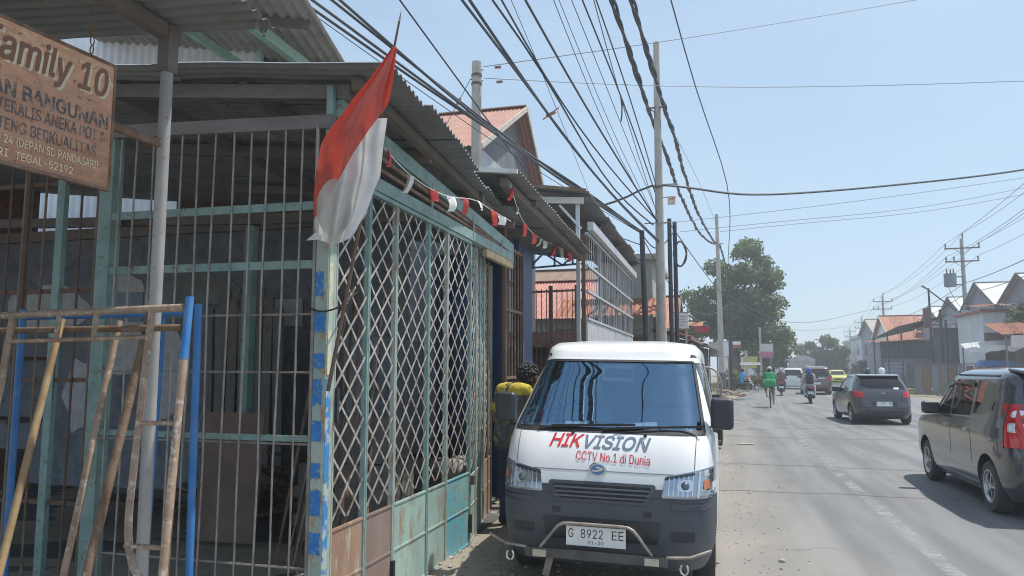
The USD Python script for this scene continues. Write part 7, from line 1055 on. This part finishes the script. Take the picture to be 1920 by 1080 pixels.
# ------------------------------------------------------------------ trees, shrubs, weeds
def leaves(centers, radii, n, size, seed, flat=.75):
    g = np.random.default_rng(seed); c = np.asarray(centers, float); w = np.asarray(radii, float) ** 2; k = g.choice(len(c), n, p=w / w.sum()); d = g.normal(size=(n, 3)); d /= np.linalg.norm(d, axis=1, keepdims=True); rad = np.asarray(radii)[k] * (.45 + .6 * g.random(n) ** .6); p = c[k] + d * rad[:, None] * [1, 1, flat]
    a = g.normal(size=(n, 3)); a[:, 2] -= .25; a /= np.linalg.norm(a, axis=1, keepdims=True); b = np.cross(a, g.normal(size=(n, 3)) + d * 1.2); b /= np.linalg.norm(b, axis=1, keepdims=True) + 1e-9; s = size * (.6 + .8 * g.random(n))[:, None]; nn = np.cross(a, b)
    v = np.stack([p, p + a * s * .5 + b * s * .32 + nn * s * .08, p + a * s, p + a * s * .5 - b * s * .32 + nn * s * .08], 1).reshape(-1, 3); i = np.arange(n)[:, None] * 4; return v, np.vstack([i + [0, 1, 2], i + [0, 2, 3]])
def tree(label, x, y, clumps, trunk, limbs, n, size, seed, lm='leaf', sub=5, group=None, name='broadleaf_tree', z0=0):
    t = thing(name, label, 'tree', (x, y, z0), 0, group); part(t, 'trunk', ptube(smooth_path(trunk, 5), np.linspace(limbs[0], limbs[1], 5 * (len(trunk) - 1) + 1), 10), K['bark'], smooth=50); g = np.random.default_rng(seed); C, Rr = [], []
    for c, r in clumps:
        top = np.asarray(trunk[-1], float); st_ = lerp(trunk[-2], top, g.uniform(.1, .9)); part(t, 'limb', ptube(smooth_path([st_, lerp(st_, c, .5) + g.normal(0, .15, 3) * r, c], 4), np.linspace(limbs[1] * .75, limbs[1] * .15, 9), 7), K['bark'], smooth=50)
        for k in range(sub): d = g.normal(size=3); d /= np.linalg.norm(d); C.append(np.asarray(c) + d * r * g.uniform(.45, .95) * [1, 1, .8]); Rr.append(r * g.uniform(.32, .58))
    part(t, 'crown', leaves(C, Rr, n, size, seed + 1), K[lm]); return t
tree('big dark leafy tree rising over the left roadside behind the concrete pole', 1.6, 63, [((-2.6, 0, 6.6), 2.2), ((-1.0, -.5, 8.4), 2.1), ((.9, 0, 8.0), 2.2), ((2.2, .3, 9.6), 1.7), ((1.6, 0, 11.2), 1.5), ((2.6, .2, 6.6), 2.0), ((-1.6, .4, 4.8), 2.0), ((.6, -.6, 5.4), 2.3), ((2.6, .4, 4.2), 1.9), ((-3.4, .5, 5.2), 1.4), ((2.9, 0, 8.4), 1.2), ((.2, 0, 3.4), 1.6)], [(0, 0, 0), (.1, 0, 2), (0, .1, 4.2), (.4, 0, 6.5)], (.42, .26), 30000, .25, 5, sub=6)
tree('slimmer leafy tree beside the big one, nearer to the road', 5.4, 76, [((0, 0, 4.2), 1.8), ((.7, 0, 2.6), 1.5), ((-1.2, 0, 5.6), 1.7), ((-.8, 0, 2.4), 1.4)], [(0, 0, 0), (0, 0, 1.6), (-.1, 0, 3.4)], (.22, .14), 5000, .36, 15)
tree('rounded green tree standing in the middle distance right of the truck', 14.3, 112, [((-1.3, 0, 4.0), 1.7), ((.4, 0, 4.9), 1.6), ((1.7, 0, 3.9), 1.6), ((0, -.5, 2.8), 1.8), ((-1.6, 0, 2.4), 1.3), ((2.4, 0, 2.3), 1.3)], [(0, 0, 0), (0, 0, 1.5), (.1, 0, 3)], (.3, .2), 7000, .42, 25)
tree('small yellow-green tree in front of the rounded tree', 16.4, 116, [((0, 0, 2.6), 1.3), ((.8, 0, 1.8), 1.1), ((-.7, 0, 1.7), 1.0)], [(0, 0, 0), (0, 0, 1), (0, 0, 2)], (.14, .08), 2200, .36, 35, 'leaf2')
tree('tall narrow dark tree among the shops far on the right', 18.6, 101, [((0, 0, 4.4), .8), ((.1, 0, 3.2), .9), ((-.1, 0, 5.5), .6), ((0, 0, 2.2), .8)], [(0, 0, 0), (0, 0, 2), (0, 0, 4)], (.12, .07), 1800, .32, 45)
tree('bushy green tree below the far shop house on the right', 17.4, 97, [((0, 0, 1.8), 1.0), ((.7, 0, 1.3), .8), ((-.8, 0, 1.3), .9)], [(0, 0, 0), (0, 0, .8), (0, 0, 1.4)], (.10, .06), 1500, .3, 55, 'leaf2')
tree('small green bush growing on the wall above the orange stall roof at the right edge', 16.6, 47.5, [((0, 0, .9), .7), ((.6, 0, .5), .6), ((-.5, 0, .4), .5)], [(0, 0, 0), (0, 0, .4), (0, 0, .8)], (.05, .03), 900, .22, 65, 'leaf2', z0=3.7)
for x, y, r, n_, lb in ((1.3, 51.2, .8, 900, 'green shrub behind the person in blue'), (2.7, 56, .6, 500, 'low shrub below the small yellow sign')): tree(lb, x, y, [((0, 0, r), r), ((.5 * r, 0, .6 * r), r * .7), ((-.6 * r, 0, .5 * r), r * .7)], [(0, 0, 0), (0, 0, .2 * r), (0, 0, .5 * r)], (.04, .02), n_, .2, int(x * 100), 'leaf2', name='shrub', z0=.25)
def tufts(name, label, pts, h, seed, m):
    g = np.random.default_rng(seed); p = np.asarray(pts, float); n = len(p); a = g.uniform(0, 6.28, n); l = h * (.5 + g.random(n)); d = np.stack([np.cos(a), np.sin(a), a * 0], 1); w = np.stack([-np.sin(a), np.cos(a), a * 0], 1) * (.012 + .02 * h)
    tip = p + d * l[:, None] * .5; tip[:, 2] += l * .8; v = np.stack([p - w, p + w, tip], 1).reshape(-1, 3); return solo(name, (v, np.arange(3 * n).reshape(-1, 3)), m, label, 'grass', kind='stuff')
g = np.random.default_rng(77)
q = np.column_stack([g.normal(13.9, 1.1, 2600), g.normal(57, 1.6, 2600), np.full(2600, -.05)]); tufts('dry_grass', 'dry grass and weeds with rubble on the right verge', q, .35, 1, K['leaf2'])
yy = g.uniform(24, 60, 2600); xx = off(yy) - .9 - g.random(2600) ** .5 * 1.8; tufts('verge_grass', 'thin dry weeds along the foot of the left shacks', np.column_stack([xx, yy, sh(xx, yy)]), .22, 2, K['leaf2'])
# ------------------------------------------------------------------ loose things on the ground
def stones(name, label, pts, r0, r1, seed, m):
    g = np.random.default_rng(seed); b = MB(); base = trimesh.creation.icosphere(0, 1.0); bv, bf = base.vertices * 1, base.faces; V, Fq = [], []
    for i, p in enumerate(pts): r = g.uniform(r0, r1) * (1 if g.random() < .9 else 1.8); V.append((bv * g.uniform(.7, 1.3, bv.shape) * r * [1, 1, .6]) + p); Fq.append(bf + i * len(bv))
    return solo(name, (np.vstack(V), np.vstack(Fq)), m, label, 'gravel', kind='stuff')
yy = g.uniform(3.5, 14, 2200); xx = -.25 - g.random(2200) * 2.6; stones('gravel', 'small stones scattered on the dirt strip between the gate and the van', np.column_stack([xx, yy, sh(xx, yy) + .004]), .006, .022, 3, mat('pebbles', (.36, .33, .29), (.24, .22, .2), s1=14, rough=.9))
yy = g.uniform(2.5, 30, 900); xx = g.normal(.15, .45, 900) + off(yy); stones('road_grit', 'loose grit along the dusty road edge', np.column_stack([xx, yy, np.maximum(sh(xx, yy), 0) + .003]), .004, .013, 4, mat('pebbles', (.36, .33, .29)))
ch = thing('broken_plank', 'short splintered piece of pale wood lying on the asphalt in front of the van', 'wood scrap', (.52, 5.98, .012), 12); part(ch, 'plank', prism(Polygon([(-.06, -.012), (.045, -.014), (.062, .002), (.05, .016), (-.055, .012)]), .014), mat('fresh_wood', (.55, .44, .30), (.46, .36, .24), s1=9, rough=.8, obj=True)); part(ch, 'burnt_edge', prism(Polygon([(-.06, -.018), (.045, -.02), (.045, -.0145), (-.06, -.0125)]), .012), K['wood'])
tp = thing('timber_pile', 'pile of pale broken boards and bricks at the foot of the farther concrete pole', 'timber pile', (.75, 42, .2)); rr_ = random.Random(5); pal = [mat('fresh_wood', (.55, .44, .30)), mat('pale_board', (.60, .54, .44), (.5, .45, .36), s1=6, rough=.8), K['wood'], mat('pink_board', (.52, .36, .28), (.45, .3, .24), s1=6, rough=.8)]
for i in range(16): a = rr_.uniform(-.5, .5); c = A_(rr_.gauss(0, .35), rr_.gauss(0, .6), .05 + i * .018); d = A_(math.cos(a), math.sin(a) * 2, rr_.uniform(-.12, .12)) * rr_.uniform(.35, .75); part(tp, 'board', beam(c - d, c + d, .12, .025), pal[i % 4])
for i in range(9): part(tp, 'brick', bx((rr_.gauss(.3, .4), rr_.gauss(-.5, .5), .04), (.2, .1, .06), rotz(rr_.uniform(0, 3))), K['tiles'])
for x, y, w, lb in ((2.55, 38.6, .5, 'flat scrap of white paper on the sandy verge left of the cyclist'), (.62, 17.5, .35, 'thin pale strip of wood lying on the sandy shoulder'), (.25, 24, .9, 'pale board lying on the shoulder beyond the van')): solo('litter', bx((x - .9 if x > 2 else x, y, max(float(sh(x, y)), 0) + .02), (w, .12, .012), rotz(.2)), pal[1], lb, 'litter')
for x, y, r in ((.52, 7.1, .03), (.43, 6.2, .022), (-.02, 6.9, .02)): solo('loose_stone', sphere((x, y, r * .4), r, 1, (1, .8, .6)), K['concrete'], {.03: 'largest of the loose stones on the asphalt right of the van', .022: 'small loose stone on the asphalt close to the van lamp', .02: 'tiny loose stone by the wheel side of the van'}[r], 'stone')
rb = thing('sand_bag', 'pale sack lying among the weeds on the right verge', 'sack', (14.1, 56.2, 0)); part(rb, 'bag', tm(m3.Manifold.batch_hull([sph((-.3, 0, .15), .16), sph((.3, .05, .15), .17)])), mat('grey_sack', (.42, .41, .39), (.35, .34, .32), s1=8, rough=.9), smooth=50)

# ------------------------------------------------------------------ the air: pale heat haze over the whole street
LK['haze_air'] = usdkit.material(stage, '/World/Looks/haze_air', {'v': ('principled_volume', {'color': (.92, .95, 1.0), 'density': .0022, 'anisotropy': .25})}, [], volume='v.volume')
solo('haze', box(-720, 720, -320, 920, -1.06, 14.2), LK['haze_air'], 'pale bluish heat haze filling the street air', 'haze', kind='stuff')
